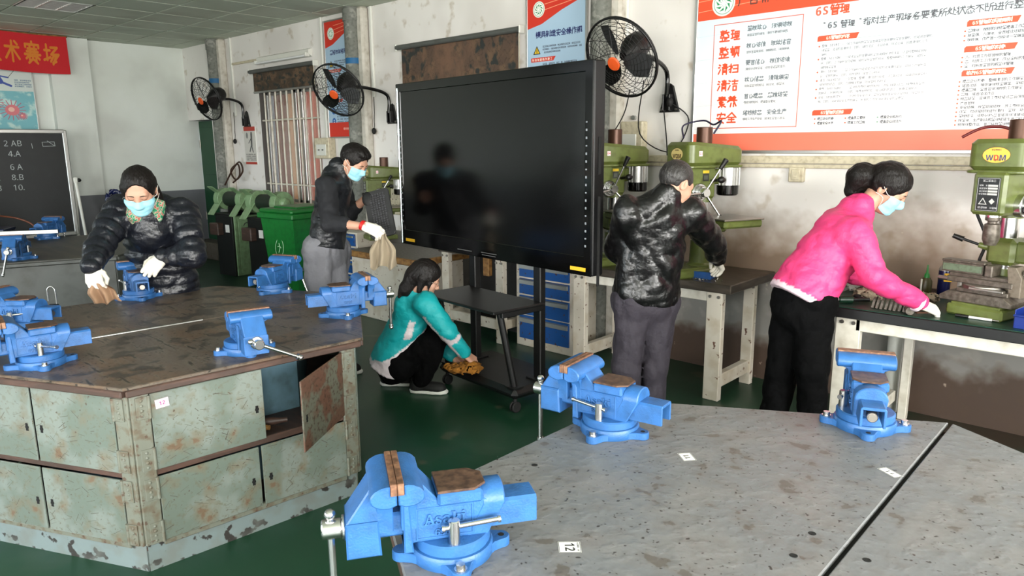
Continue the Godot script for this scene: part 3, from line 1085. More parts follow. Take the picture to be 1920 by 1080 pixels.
	for i in 9:
		part("louvre", mb().box(Vector3(-0.24 + i * 0.06, 0.012, 0), Vector3(0.003, 0.024, 0.56)), M.alu, lamp)

	# door recess in the far corner: step, open green leaf
	m = mb().box(Vector3(-10.83, 0.13, -5.05), Vector3(0.82, 0.26, 0.55), 0.02).box(Vector3(-10.83, 1.1, -5.3), Vector3(0.9, 2.3, 0.06))
	struct("trim_1", m, dirty(plain(Color(0.34, 0.31, 0.27), 0.8), 1.5), "crumbling concrete door step in the far corner")
	var d := mb().box(Vector3(0, 0.0, 0), Vector3(0.72, 1.8, 0.04), 0.006)
	for r in [[0.0, 0.45], [0.0, -0.45]]: d.box(Vector3(r[0], r[1], 0.022), Vector3(0.56, 0.7, 0.012), 0.006)
	var leaf := struct("door_1", d, M.dark_green, "dark green metal door standing in the far corner")
	leaf.position = Vector3(-10.78, 1.17, -5.0)
	leaf.rotation_degrees.y = 0
	part("handle", mb().box(Vector3(0.3, -0.1, 0.03), Vector3(0.03, 0.12, 0.02), 0.004), M.alu, leaf)
	part("hinge", mb().cyl(Vector3(-0.36, 0.5, 0.02), Vector3(-0.36, 0.62, 0.02), 0.012).cyl(Vector3(-0.36, -0.6, 0.02), Vector3(-0.36, -0.48, 0.02), 0.012), M.steel, leaf)

	# window with a steel grille on the long wall, brown curtains drawn behind it
	m = mb()
	for x in [-8.97, -8.26, -8.12, -7.63]: m.box(Vector3(x, 1.675, WZ - 0.1), Vector3(0.06, 1.45, 0.05), 0.005)
	for y in [0.98, 2.37]: m.box(Vector3(-8.3, y, WZ - 0.1), Vector3(1.4, 0.06, 0.05), 0.005)
	var win := struct("window_1", m, M.alu, "grilled window under the rolled blind")
	for x in [-8.61, -7.87]: part("pane", mb().box(Vector3(x, 1.675, WZ - 0.11), Vector3(0.68, 1.38, 0.004)), M.glass, win)
	for i in 10: part("grille_bar", mb().cyl(Vector3(-8.9 + i * 0.137, 0.96, WZ - 0.02), Vector3(-8.9 + i * 0.137, 2.39, WZ - 0.02), 0.012, -1, 8), M.white_paint, win)
	for y in [1.2, 2.02]: part("grille_rail", mb().cyl(Vector3(-9.0, y, WZ - 0.03), Vector3(-7.6, y, WZ - 0.03), 0.012, -1, 8), M.white_paint, win)
	part("sill", mb().box(Vector3(-8.3, 0.95, WZ - 0.02), Vector3(1.5, 0.05, 0.16), 0.01), M.white_paint, win)
	var cols := [Color(0.46, 0.22, 0.10), Color(0.66, 0.54, 0.42), Color(0.66, 0.40, 0.28), Color(0.60, 0.42, 0.35)]
	for i in 4:
		var x0 := -8.98 + i * 0.35
		var cu := mb().cloth(func(u, v): return Vector3(x0 + u * 0.36, 0.98 + v * 1.42, WZ - 0.2 + 0.02 * sin(u * 22.0 + i)), 30, 2, 0.006)
		var cmt := plain(cols[i], 0.9)
		cmt.backlight_enabled = true
		cmt.backlight = cols[i] * 1.1
		var o := part("curtain", cu, cmt, self)
		tag(o, ["dark red brown curtain at the left end behind the window grille", "pale tan curtain second from the left behind the grille", "reddish curtain right of the middle behind the window grille", "mauve brown curtain at the right end behind the window grille"][i], "curtain", "curtains behind the window grille")

# ------------------------------------------------------------------ signs, blinds, fans, pipes, sockets
func board(called: String, label: String, cat: String, x0: float, x1: float, y0: float, y1: float, cv: Cv, fr: float, rim: Material, z := WZ) -> Node3D:
	var o := thing(called, label, cat, Vector3((x0 + x1) / 2, (y0 + y1) / 2, z))
	var w := x1 - x0
	var h := y1 - y0
	var m := mb()
	m.box(Vector3(0, 0, 0.007), Vector3(w, h, 0.012))
	if fr > 0.0:
		part("backing", m, rim, o)
		m = mb()
		for s in [-1.0, 1.0]:
			m.box(Vector3(s * (w + fr) / 2, 0, 0.012), Vector3(fr, h + fr * 2, 0.024), 0.003)
			m.box(Vector3(0, s * (h + fr) / 2, 0.012), Vector3(w, fr, 0.024), 0.003)
		part("frame", m, rim, o)
	else:
		part("backing", m, M.paper, o)
	m = mb()
	m.quad(Vector3(-w / 2, -h / 2, 0.0145), Vector3(w / 2, -h / 2, 0.0145), Vector3(w / 2, h / 2, 0.0145), Vector3(-w / 2, h / 2, 0.0145), Vector3.BACK)
	part("print", m, print_mat(cv), o)
	return o


func emblem(cv: Cv, o: Vector2, r: float) -> void:
	cv.disc(o, r, r, Color(0.92, 0.94, 0.9))
	cv.disc(o, r * 0.86, r * 0.86, Color(0.45, 0.62, 0.52))
	cv.disc(o, r * 0.8, r * 0.8, Color(0.95, 0.96, 0.93))
	for i in 9:
		var a := TAU * i / 9.0
		var d := Vector2(cos(a), sin(a))
		var e := Vector2(cos(a + 0.7), sin(a + 0.7))
		cv.poly([o + d * r * 0.12, o + d * r * 0.45 + e * r * 0.1, o + e * r * 0.72, o + d * r * 0.3 - e * r * 0.02], Color(0.10, 0.52, 0.33))


func big_sign() -> void:
	var S := 560.0
	var X0 := -2.66
	var Y1 := 2.95
	var cv := Cv.new(int(2.9 * S), int(1.32 * S), Color(0.95, 0.95, 0.95))
	var P := func(x: float, y: float) -> Vector2: return Vector2((x - X0) * S, (Y1 - y) * S)
	var org := Color(0.88, 0.30, 0.16)
	var txt := Color(0.28, 0.28, 0.30)
	for y in cv.h:                     # pale blue print fading to white down the board
		var t := clampf((y / S - 0.38) / 0.5, 0, 1)
		cv.rect(0, y, cv.w, y + 1, Color(0.80, 0.88, 0.93).lerp(Color(0.96, 0.95, 0.95), t))
	for i in 7: cv.line(P.call(-2.66, 2.42 - i * 0.16), P.call(-0.6, 2.50 - i * 0.15), 1.4, Color(0.70, 0.78, 0.82, 0.5))
	cv.poly([P.call(-2.66, 2.95), P.call(0.24, 2.95), P.call(0.24, 2.72), P.call(-1.0, 2.56), P.call(-1.6, 2.53), P.call(-2.66, 2.53)], org)
	cv.line(P.call(-2.66, 2.66), P.call(0.24, 2.80), 2.0, Color(0.96, 0.68, 0.55))
	cv.line(P.call(-2.66, 2.59), P.call(0.24, 2.76), 2.0, Color(0.96, 0.68, 0.55))
	cv.rect(0, (Y1 - 1.745) * S, cv.w, cv.h, Color(0.93, 0.46, 0.36))
	emblem(cv, P.call(-2.47, 2.63), 0.085 * S)
	han(cv, "广西南宁高级技工学", P.call(-2.36, 2.655), 0.055 * S, 4.0, Color(0.30, 0.2, 0.18), 1.45)
	# framed column of six pairs
	var q := [P.call(-2.53, 2.49), P.call(-1.91, 2.49), P.call(-1.91, 1.785), P.call(-2.53, 1.785)]
	for i in 4: cv.line(q[i], q[(i + 1) % 4], 2.6, Color(0.80, 0.30, 0.20))
	var six := ["整理", "整顿", "清扫", "清洁", "素养", "安全"]
	var slo := ["下定决心 去芜存精", "精心策划 节约空间", "要有耐心 从我做起", "稳心如意 清爽环境", "信心提升 效率保证", "消除隐患 安全生产"]
	var sub := ["区分物品的用途，清除不要用的东西。", "必需品分区放置，明确标识，方便取用。", "清除垃圾和脏污，并防止污染的发生。", "维持前三项的成果，制度化，规范化。", "养成良好习惯，提高整体素质。", "确保工作生产安全，关爱生命以人为本。"]
	for i in 6:
		var y := 2.447 - i * 0.1115
		han(cv, six[i], P.call(-2.485, y), 0.07 * S, 5.6, org, 1.13)
		han(cv, slo[i], P.call(-2.285, y + 0.012), 0.031 * S, 3.0, Color(0.42, 0.45, 0.48), 1.1)
		han(cv, sub[i], P.call(-2.285, y - 0.038), 0.0165 * S, 1.2, Color(0.45, 0.46, 0.48), 1.05)
	han(cv, "6S", P.call(-1.835, 2.525), 0.058 * S, 5.0, org, 1.1)
	han(cv, "管理", P.call(-1.745, 2.525), 0.058 * S, 5.0, org, 1.05)
	han(cv, "“6S", P.call(-1.80, 2.425), 0.042 * S, 3.0, txt)
	han(cv, "管理“指对生产现场各要素所处状态不断进行整理、整顿、清扫、清洁、素养、安全", P.call(-1.675, 2.425), 0.042 * S, 2.6, txt, 1.075)
	# tagged blocks of print
	var tags := [[-1.81, 2.345, "6S管理的内容"], [-1.81, 1.885, "6S管理的目标"], [-0.985, 2.345, "6S管理的实施原则"], [-0.985, 2.205, "6S管理的对象"], [-0.985, 2.075, "执行6S管理的好处"]]
	for t in tags:
		var p: Vector2 = P.call(t[0], t[1])
		var wd := 0.245 * S
		cv.poly([p + Vector2(5, 0), p + Vector2(wd + 4, 0), p + Vector2(wd - 4, 0.034 * S), p + Vector2(0, 0.034 * S), p + Vector2(0, 5)], org)
		han(cv, t[2], p + Vector2(30 if t[2].length() < 9 else 14, 3), 0.022 * S, 2.0, Color(0.98, 0.93, 0.9), 1.02)
		cv.line(p + Vector2(wd, 0.034 * S), p + Vector2(0.66 * S, 0.034 * S), 1.3, Color(0.6, 0.62, 0.64))
	var body := ["整理（SEIRI）——将工作场所的任何物品区分为有必要和没有必要的，除了有必要的", "留下来，其他的都清除掉。目的：腾出空间，空间活用，防止误用，塑造清爽的工作", "场所。", "整顿（SEITON）——把留下来的必要用的物品依规定位置摆放，并放置整齐加以标", "识。目的：工作场所一目了然，消除寻找物品的时间，整整齐齐的工作环境，消除过", "多的积压物品。", "清扫（SEISO）——将工作场所内看得见与看不见的地方清扫干净，保持工作场所干", "净、亮丽的环境。目的：稳定品质，减少工业伤害。", "清洁（SEIKETU）——将整理、整顿、清扫进行到底，并且制度化，经常保持环境处", "在美观的状态。目的：创造明朗现场，维持上面3S成果。", "素养（SHITSUKE）——每位成员养成良好的习惯，并遵守规则做事，培养积极主动", "的精神（也称习惯性）。目的：培养有好习惯、遵守规则的员工，营造团队精神。", "安全（SECURITY）——重视成员安全教育，每时每刻都有安全第一观念，防范于未", "然。目的：建立起安全生产的环境，所有的工作应建立在安全的前提下。"]
	for i in body.size():
		var y := 2.29 - i * 0.0265
		if i in [0, 3, 6, 8, 10, 12]: cv.disc(P.call(-1.795, y - 0.01), 3, 3, org)
		han(cv, body[i], P.call(-1.778, y), 0.0158 * S, 0.9, Color(0.42, 0.42, 0.45), 1.03)
	for i in 6:
		var p: Vector2 = P.call(-1.79 + (i % 3) * 0.19, 1.838 - (i / 3) * 0.028)
		cv.disc(p + Vector2(0, 5), 2.6, 2.6, org if i % 3 < 2 else Color(0.4, 0.55, 0.45))
		han(cv, ["提升企业形象", "提高员工素质", "提高企业执行力", "提高安全水平", "提高工作效率", "提高企业竞争力"][i], p + Vector2(9, 0), 0.0165 * S, 1.3, txt, 1.04)
	var rt := [[2.297, "效率化：定置的位置是提高工作效率的先决条件"], [2.272, "持久性：人性化，全员遵守与保持"], [2.247, "美观性：作产品—作文化—征服客户群"], [2.155, "人：对员工行动品质的管理"], [2.13, "事：对员工工作方法、作业流程的管理"], [2.105, "物：对所有物品的规范化管理"], [2.022, "提升企业形象：整齐清洁的工作环境"], [1.998, "减少浪费：由于场地杂物乱放，致使其"], [1.974, "提高效率：拥有一个良好的工作环境"], [1.95, "效率，减少搬运作业"], [1.926, "质量保证：一旦员工养成了做事认真严谨"], [1.902, "产品品质"], [1.878, "安全保障：通道保持畅通，员工养成认真"], [1.854, "寿命：对设备及时进行清扫、点检、保养"], [1.83, "降低成本：做好6个S可以减少跑冒滴漏和"], [1.806, "交期准：生产制度规范化使得生产过程一"], [1.782, "及时调整作业，以达到交期准确"]]
	for r in rt:
		cv.disc(P.call(-0.99, r[0] - 0.01), 2.6, 2.6, org)
		han(cv, r[1], P.call(-0.975, r[0]), 0.0168 * S, 1.25, txt, 1.07)
	board("wall_board", "large white and orange workshop rules board, widest on the wall", "notice board", X0, X0 + 2.9, 1.63, 2.95, cv, 0.022, M.alu)


func safety_poster(x0: float, x1: float, y0: float, y1: float, title: String, label: String, foot: bool) -> void:
	var w := 360
	var S := w / (x1 - x0)
	var h := int((y1 - y0) * S)
	var cv := Cv.new(w, h, Color(0.66, 0.77, 0.86))
	var red := Color(0.82, 0.20, 0.13)
	cv.poly([Vector2(0, 0), Vector2(w, 0), Vector2(w, 0.08 * S), Vector2(w * 0.6, 0.16 * S), Vector2(w * 0.25, 0.25 * S), Vector2(0, 0.28 * S)], red)
	for i in 3: cv.line(Vector2(w * 0.3, (0.05 + i * 0.045) * S), Vector2(w * 0.98, (0.02 + i * 0.03) * S), 3.0, Color(0.95, 0.65, 0.5))
	emblem(cv, Vector2(w * 0.2, 0.13 * S), 0.065 * S)
	han(cv, title, Vector2(w * 0.15, 0.31 * S), w * 0.8 / title.length() / 1.12, 4.0, Color(0.08, 0.12, 0.36), 1.12)
	var ty := 0.43 * S
	cv.poly([Vector2(w * 0.1, ty + 36), Vector2(w * 0.165, ty - 4), Vector2(w * 0.23, ty + 36)], Color(0.1, 0.1, 0.08))
	cv.poly([Vector2(w * 0.12, ty + 32), Vector2(w * 0.165, ty + 4), Vector2(w * 0.21, ty + 32)], Color(0.92, 0.76, 0.15))
	cv.line(Vector2(w * 0.165, ty + 14), Vector2(w * 0.165, ty + 28), 4.0, Color(0.1, 0.1, 0.08))
	for i in 3: small_print(cv, Vector2(w * 0.27, ty - 2 + i * 14), w * (0.65 if i < 2 else 0.3), 8.0, Color(0.25, 0.28, 0.35), i + 2)
	var y := 0.52 * S
	var k := 0
	while y < h - (0.16 * S if foot else 10.0):
		if k % 11 == 0:
			cv.poly([Vector2(w * 0.06, y), Vector2(w * 0.5, y), Vector2(w * 0.46, y + 20), Vector2(w * 0.06, y + 20)], red)
			han(cv, "防护措施执行施工", Vector2(w * 0.08, y + 4), 12.0, 2.0, Color(0.95, 0.9, 0.86), 1.4)
			y += 28
		else:
			small_print(cv, Vector2(w * 0.27, y), w * (0.45 + 0.25 * float((k * 7) % 3) / 2.0), 9.0, Color(0.25, 0.28, 0.35), k + 9)
			y += 17
		if k % 11 in [3, 7]:
			cv.disc(Vector2(w * 0.165, y), 22, 22, Color(0.08, 0.35, 0.66))
			cv.disc(Vector2(w * 0.165, y), 9, 11, Color(0.85, 0.9, 0.95))
			cv.rect(w * 0.165 - 12, y - 3, w * 0.165 + 12, y + 3, Color(0.08, 0.25, 0.5))
		k += 1
	if foot:
		cv.rect(0, h - 0.16 * S, w, h, red)
		small_print(cv, Vector2(w * 0.42, h - 0.1 * S), w * 0.5, 14.0, Color(0.95, 0.85, 0.8), 4)
	board("safety_poster", label, "poster", x0, x1, y0, y1, cv, 0.018, M.alu)


func blind(x0: float, x1: float, y0: float, y1: float, sd: int, label: String) -> void:
	var base := Color(0.27, 0.22, 0.17) if sd > 80 else Color(0.33, 0.26, 0.21)
	var cv := layered(512, 128, base, [[nbytes(sd, 0.012, 512, 128, 5), 0.45, 0.7, Color(0.42, 0.33, 0.25), 0.9], [nbytes(sd + 1, 0.02, 512, 128, 5), 0.58, 0.72, Color(0.14, 0.17, 0.17), 0.9], [nbytes(sd + 2, 0.04, 512, 128, 4, true), 0.72, 0.9, Color(0.20, 0.15, 0.12), 0.7]])
	if sd < 80:
		var n := nbytes(sd + 5, 0.02, 512, 128, 4)
		for x in 512:
			for y in 128:
				var k := clampf(1.0 - absf(x - 230) / 120.0 + (n[y * 512 + x] - 128) / 200.0, 0, 1)
				cv.put(x, y, Color(0.44, 0.33, 0.26), k * 0.85)
	var o := thing("roller_blind", label, "roller blind", Vector3((x0 + x1) / 2, 0, WZ))
	var w := x1 - x0
	part("roller", mb().cyl(Vector3(-w / 2 - 0.05, y1, 0.05), Vector3(w / 2 + 0.03, y1, 0.05), 0.026), M.grey_panel, o)
	for s in [-1.0, 1.0]: part("bracket", mb().box(Vector3(s * (w / 2 + 0.045), y1, 0.035), Vector3(0.02, 0.07, 0.07), 0.006), M.white_plastic, o)
	var m := mb()
	m.quad(Vector3(-w / 2, y0, 0.028), Vector3(w / 2, y0, 0.028), Vector3(w / 2, y1 + 0.02, 0.028), Vector3(-w / 2, y1 + 0.02, 0.028), Vector3.BACK)
	part("picture", m, print_mat(cv, 0.7), o)
	part("sheet", mb().box(Vector3(0, (y0 + y1) / 2, 0.025), Vector3(w, y1 - y0 + 0.02, 0.003)), M.paper, o)
	part("bottom_bar", mb().cyl(Vector3(-w / 2, y0, 0.027), Vector3(w / 2, y0, 0.027), 0.014), M.alu, o)
	part("bead_chain", mb().cyl(Vector3(w / 2 + 0.04, y1, 0.06), Vector3(w / 2 + 0.04, y1 - 0.35, 0.06), 0.004, -1, 6), M.ivory, o)


func fan(at: Vector3, tilt: Vector3, br: Vector3, label: String, cord: Array) -> void:
	# hub at the origin, air blown along +z of the head
	var o := thing("wall_fan", label, "fan", at, 0.0, "black wall fans")
	var b := Basis.looking_at(-tilt.normalized())
	var R := 0.275
	var m := mb()
	var hb := b * Basis(Vector3.RIGHT, PI / 2)
	part("motor", mb().at(b * Vector3(0, 0, -0.27), hb).lathe([Vector2(0, 0), Vector2(0.06, 0.0), Vector2(0.085, 0.03), Vector2(0.092, 0.1), Vector2(0.08, 0.15), Vector2(0.05, 0.2), Vector2(0.03, 0.24), Vector2(0, 0.24)], 24), M.black, o)
	m = mb().tube(ring(b * Vector3(0, 0, 0), b, R, 40), 0.008, 6, true)
	m.tube(ring(b * Vector3(0, 0, -0.015), b, R, 40), 0.006, 6, true)
	part("rim", m, M.black, o)
	m = mb()
	for i in 24:
		var a := TAU * i / 24.0
		var e := b * Vector3(cos(a), sin(a), 0)
		var a2 := a + 0.22
		var e2 := b * Vector3(cos(a2), sin(a2), 0)
		var z := b.z
		m.tube([e * 0.07 + z * 0.085, (e * 0.5 + e2 * 0.5) * 0.17 + z * 0.07, e2 * 0.245 + z * 0.035, e2 * R], 0.0021, 4)
		if i % 2 == 0: m.tube([e * 0.085 - z * 0.12, e * 0.18 - z * 0.10, e * 0.25 - z * 0.05, e * R - z * 0.01], 0.0024, 4)
	for k in 9:
		var r := 0.09 + k * 0.0205
		var zz := 0.085 * (1.0 - pow(r / R, 3.0))
		if k % 2 == 0: m.tube(ring(b * Vector3(0, 0, -0.12 * (1.0 - pow(r / R, 3.0))), b, r, 28), 0.0018, 4, true)
		m.tube(ring(b * Vector3(0, 0, zz), b, r, 32), 0.0018, 4, true)
	part("cage", m, M.black, o)
	part("hub_cap", mb().at(b * Vector3(0, 0, 0.08), hb).lathe([Vector2(0, 0), Vector2(0.046, 0), Vector2(0.048, 0.005), Vector2(0.04, 0.012), Vector2(0, 0.014)], 24), M.orange, o)
	for i in 3:
		var a := TAU * i / 3.0 + 1.75
		var bl := mb().cloth(func(u, v):
			var r: float = 0.035 + u * 0.205
			var wd: float = 0.035 + 0.10 * sin(clampf(u * 1.05, 0, 1) * PI * 0.78)
			var t: float = (v - 0.5) * wd
			return b * Vector3(cos(a) * r - sin(a) * t, sin(a) * r + cos(a) * t, 0.012 - t * 0.55), 10, 6, 0.004)
		part("blade", bl, M.black, o)
	var back := b * Vector3(0, -0.06, -0.2)
	var w := br - at
	part("arm", mb().tube(bend([back + b * Vector3(0, 0.05, 0.05), back, back * 0.6 + Vector3(w.x, w.y + 0.26, w.z) * 0.4, Vector3(w.x, w.y + 0.2, w.z + 0.07), Vector3(w.x, w.y + 0.02, w.z + 0.06)], 6), 0.017, 10), M.black_gloss, o)
	part("tilt_joint", mb().box(back + b * Vector3(0, 0.0, 0.02), Vector3(0.05, 0.09, 0.06), 0.012), M.black, o)
	part("wall_bracket", mb().at(w).prism([Vector2(-0.085, -0.09), Vector2(0.085, -0.09), Vector2(0.03, 0.1), Vector2(0, 0.12), Vector2(-0.03, 0.1)], 0.0, 0.02, 0.005).box(Vector3(-0.026, -0.02, 0.04), Vector3(0.012, 0.12, 0.06), 0.004).box(Vector3(0.026, -0.02, 0.04), Vector3(0.012, 0.12, 0.06), 0.004), M.black, o)
	for s in [-1.0, 1.0]: part("bolt", mb().at(w).cyl(Vector3(0.062 * s, -0.07, 0.02), Vector3(0.062 * s, -0.07, 0.03), 0.01, -1, 6), M.steel, o)
	for c in cord:
		var pts := []
		for p in c: pts.append(p - at)
		part("cord", mb().tube(bend(pts, 6), 0.0045, 6), M.rubber, o)
		if c.size() > 4: part("plug", mb().ball(pts[-1], Vector3(0.025, 0.035, 0.025), 10), M.rubber, o)


func wall_things() -> void:
	big_sign()
	safety_poster(-4.28, -3.66, 1.65, 2.93, "模具制造安全操作规", "blue safety poster with red top beside the near fan, title in dark blue", false)
	safety_poster(-7.38, -6.78, 1.79, 3.06, "台钻和立钻的操作规", "tall blue safety poster with red foot behind the middle fan", true)
	# small poster near the far fan
	var cv := Cv.new(180, 300, Color(0.80, 0.79, 0.76))
	cv.rect(0, 0, 180, 34, Color(0.70, 0.22, 0.17))
	cv.rect(0, 282, 180, 300, Color(0.70, 0.22, 0.17))
	cv.disc(Vector2(48, 70), 15, 24, Color(0.45, 0.45, 0.44))
	cv.line(Vector2(118, 60), Vector2(112, 150), 26, Color(0.30, 0.30, 0.30))
	cv.line(Vector2(112, 140), Vector2(80, 196), 14, Color(0.35, 0.35, 0.35))
	cv.line(Vector2(108, 140), Vector2(130, 200), 14, Color(0.35, 0.35, 0.35))
	cv.line(Vector2(112, 90), Vector2(70, 130), 9, Color(0.35, 0.35, 0.35))
	cv.disc(Vector2(118, 52), 11, 12, Color(0.3, 0.3, 0.3))
	for i in 4: small_print(cv, Vector2(16, 216 + i * 15), 148, 9, Color(0.3, 0.3, 0.3), i)
	board("small_poster", "small white poster with red top and grey figure below the far fan", "poster", -9.47, -9.16, 1.45, 1.95, cv, 0.0, M.alu)
	blind(-9.07, -7.62, 2.38, 2.64, 91, "dark brown roller blind rolled high above the grilled window")
	blind(-5.99, -4.38, 2.15, 2.66, 61, "faded brown landscape roller blind hanging behind the black screen")
	# fans
	fan(Vector3(-2.84, 2.24, -4.15), Vector3(-0.05, -0.48, 0.87), Vector3(-2.87, 2.0, WZ), "nearest black wall fan with orange hub, above the screen's right corner", [[Vector3(-2.75, 2.1, -4.3), Vector3(-2.9, 1.75, -4.5), Vector3(-2.82, 1.62, -4.82), Vector3(-2.7, 1.85, -4.84), Vector3(-2.84, 1.98, -4.8)], [Vector3(-2.9, 1.92, -4.82), Vector3(-2.88, 1.7, -4.84), Vector3(-2.87, 1.55, -4.84), Vector3(-2.87, 1.47, -4.84), Vector3(-2.87, 1.43, -4.83)], [Vector3(-3.1, 2.08, -4.66), Vector3(-3.15, 1.9, -4.66), Vector3(-3.25, 1.72, -4.62)]])
	fan(Vector3(-6.22, 2.22, -4.2), Vector3(0.30, -0.50, 0.79), Vector3(-6.2, 2.0, WZ), "middle black wall fan left of the screen, in front of the safety poster", [[Vector3(-6.5, 2.2, -4.84), Vector3(-6.5, 2.05, -4.84), Vector3(-6.51, 1.95, -4.84), Vector3(-6.51, 1.9, -4.84), Vector3(-6.51, 1.84, -4.83)]])
	fan(Vector3(-9.33, 2.29, -4.3), Vector3(0.13, -0.33, 0.92), Vector3(-9.36, 2.04, WZ), "farthest black wall fan, in front of the grey pipe near the corner", [[Vector3(-9.7, 2.15, -4.84), Vector3(-9.7, 2.0, -4.84), Vector3(-9.71, 1.9, -4.84), Vector3(-9.71, 1.84, -4.84), Vector3(-9.71, 1.76, -4.83)]])
	# pipes
	var pl := ["grey peeling drain pipe nearest the far corner, behind the far fan", "grey peeling drain pipe right of the tall safety poster", "grey peeling drain pipe behind the nearest fan"]
	for i in 3:
		var x: float = [-9.98, -6.72, -3.44][i]
		var o := thing("drain_pipe", pl[i], "pipe", Vector3(x, 0, WZ + 0.1), 0.0, "grey drain pipes on the long wall")
		part("pipe", mb().cyl(Vector3(0, 0, 0), Vector3(0, CY, 0), 0.088, -1, 24), M.pipe, o)
		part("socket_joint", mb().cyl(Vector3(0, CY - 0.14, 0), Vector3(0, CY - 0.02, 0), 0.098, -1, 24), M.pipe, o)
		if i < 2: part("tape_mark", mb().lathe([Vector2(0.0885, 2.55), Vector2(0.0895, 2.56), Vector2(0.0895, 2.6), Vector2(0.0885, 2.61)], 24), plain(Color(0.08, 0.36, 0.55), 0.6), o)
		part("plaster", mb().box(Vector3(0.12, CY / 2, -0.05), Vector3(0.1, CY, 0.1), 0.02), dirty(plain(Color(0.78, 0.76, 0.72), 0.8), 1.5), o)
	# conduits and trunking
	var cd := [[-9.66, 2.1, 3.13, "white conduit beside the far fan, lowest end above the small poster"], [-7.45, 1.75, 3.13, "white conduit left of the tall safety poster"], [-6.5, 2.2, 3.13, "white conduit between the pipe and the landscape blind"], [-3.27, 2.4, 3.13, "white conduit right of the nearest fan's pipe"]]
	for c in cd:
		tag(part("conduit", mb().box(Vector3(c[0], (c[1] + c[2]) / 2, WZ + 0.014), Vector3(0.04, c[2] - c[1], 0.028), 0.006), M.white_plastic, self), c[3], "conduit", "white wall conduits")
	tag(part("conduit", mb().box(Vector3(-9.3, 2.785, WZ + 0.012), Vector3(0.68, 0.03, 0.024), 0.005), M.ivory, self), "short level conduit leading to the tube lamp", "conduit", "white wall conduits")
	var tr := thing("cable_trunking", "long ivory cable trunking under the large board", "trunking", Vector3(-1.2, 1.555, WZ))
	part("channel", mb().box(Vector3(0, 0.012, 0.018), Vector3(4.4, 0.05, 0.036), 0.004), M.ivory, tr)
	part("lid", mb().box(Vector3(0, -0.03, 0.014), Vector3(4.4, 0.026, 0.028), 0.004), M.ivory, tr)
	var so := thing("wall_socket", "square ivory wall socket under the trunking", "socket", Vector3(-1.88, 1.47, WZ))
	part("box", mb().box(Vector3(0, 0, 0.02), Vector3(0.1, 0.1, 0.04), 0.006), M.ivory, so)
	part("switch", mb().box(Vector3(0, 0, 0.043), Vector3(0.055, 0.07, 0.01), 0.004).box(Vector3(0, 0, 0.049), Vector3(0.03, 0.04, 0.006), 0.002), M.ivory, so)
	so = thing("switch_box", "grey switch box on the wall behind the left drill press", "switch box", Vector3(-3.16, 1.72, WZ))
	part("cover", mb().box(Vector3(0, 0, 0.04), Vector3(0.2, 0.26, 0.08), 0.008), M.ivory, so)
	part("flap", mb().box(Vector3(-0.02, -0.03, 0.084), Vector3(0.14, 0.13, 0.012), 0.004), M.white_plastic, so)
	so = thing("switch_box", "ivory breaker box below the tall safety poster", "switch box", Vector3(-7.45, 1.66, WZ))
	part("cover", mb().box(Vector3(0, 0, 0.05), Vector3(0.3, 0.24, 0.1), 0.008), M.ivory, so)
	part("flap", mb().box(Vector3(0, -0.02, 0.104), Vector3(0.2, 0.13, 0.012), 0.004), M.white_plastic, so)
	for i in 2: part("breaker", mb().box(Vector3(-0.04 + i * 0.08, -0.02, 0.112), Vector3(0.03, 0.012, 0.012), 0.003), M.black, so)
	tag(part("cover_plate", mb().box(Vector3(-7.1, 1.68, WZ + 0.006), Vector3(0.28, 0.24, 0.012), 0.003), M.white_plastic, self), "blank pale cover plate right of the breaker box", "cover plate")
	# unlit tube lamp over the window
	var tl := thing("tube_lamp", "white wall tube lamp, unlit, above the rolled blind", "lamp", Vector3(-8.3, 2.77, WZ), 0.0)
	part("housing", mb().at(Vector3.ZERO, Basis(Vector3.UP, PI / 2)).prism([Vector2(0, 0.05), Vector2(-0.05, 0.03), Vector2(-0.05, -0.02), Vector2(0, -0.05)], -0.62, 0.62, 0.004), M.white_plastic, tl)
	part("tube", mb().cyl(Vector3(-0.58, -0.04, 0.075), Vector3(0.58, -0.04, 0.075), 0.014), plain(Color(0.9, 0.9, 0.9), 0.3), tl)
	for s in [-1.0, 1.0]: part("lamp_holder", mb().box(Vector3(0.6 * s, -0.03, 0.06), Vector3(0.03, 0.05, 0.06), 0.008), M.white_plastic, tl)
	tag(part("hook", mb().cyl(Vector3(-3.18, 1.88, WZ), Vector3(-3.18, 1.88, WZ + 0.03), 0.018, -1, 10), M.alu, self), "small round metal fixing on the wall under the nearest fan", "fixing")
	# pegboard behind the far drill press
	var pg := thing("pegboard", "grey perforated tool board between the pipe and the small dark drill press", "pegboard", Vector3(-6.38, 1.2, WZ))
	part("sheet", mb().box(Vector3(0, 0, 0.025), Vector3(0.55, 0.5, 0.03), 0.004), M.ivory, pg)
	var hm := mb()
	for i in 9:
		for j in 8: hm.cyl(Vector3(-0.22 + i * 0.055, -0.2 + j * 0.057, 0.0401), Vector3(-0.22 + i * 0.055, -0.2 + j * 0.057, 0.041), 0.007, -1, 6)
	tag(part("hole", hm, M.dark, pg), "", "", "", "stuff")
	far_end()


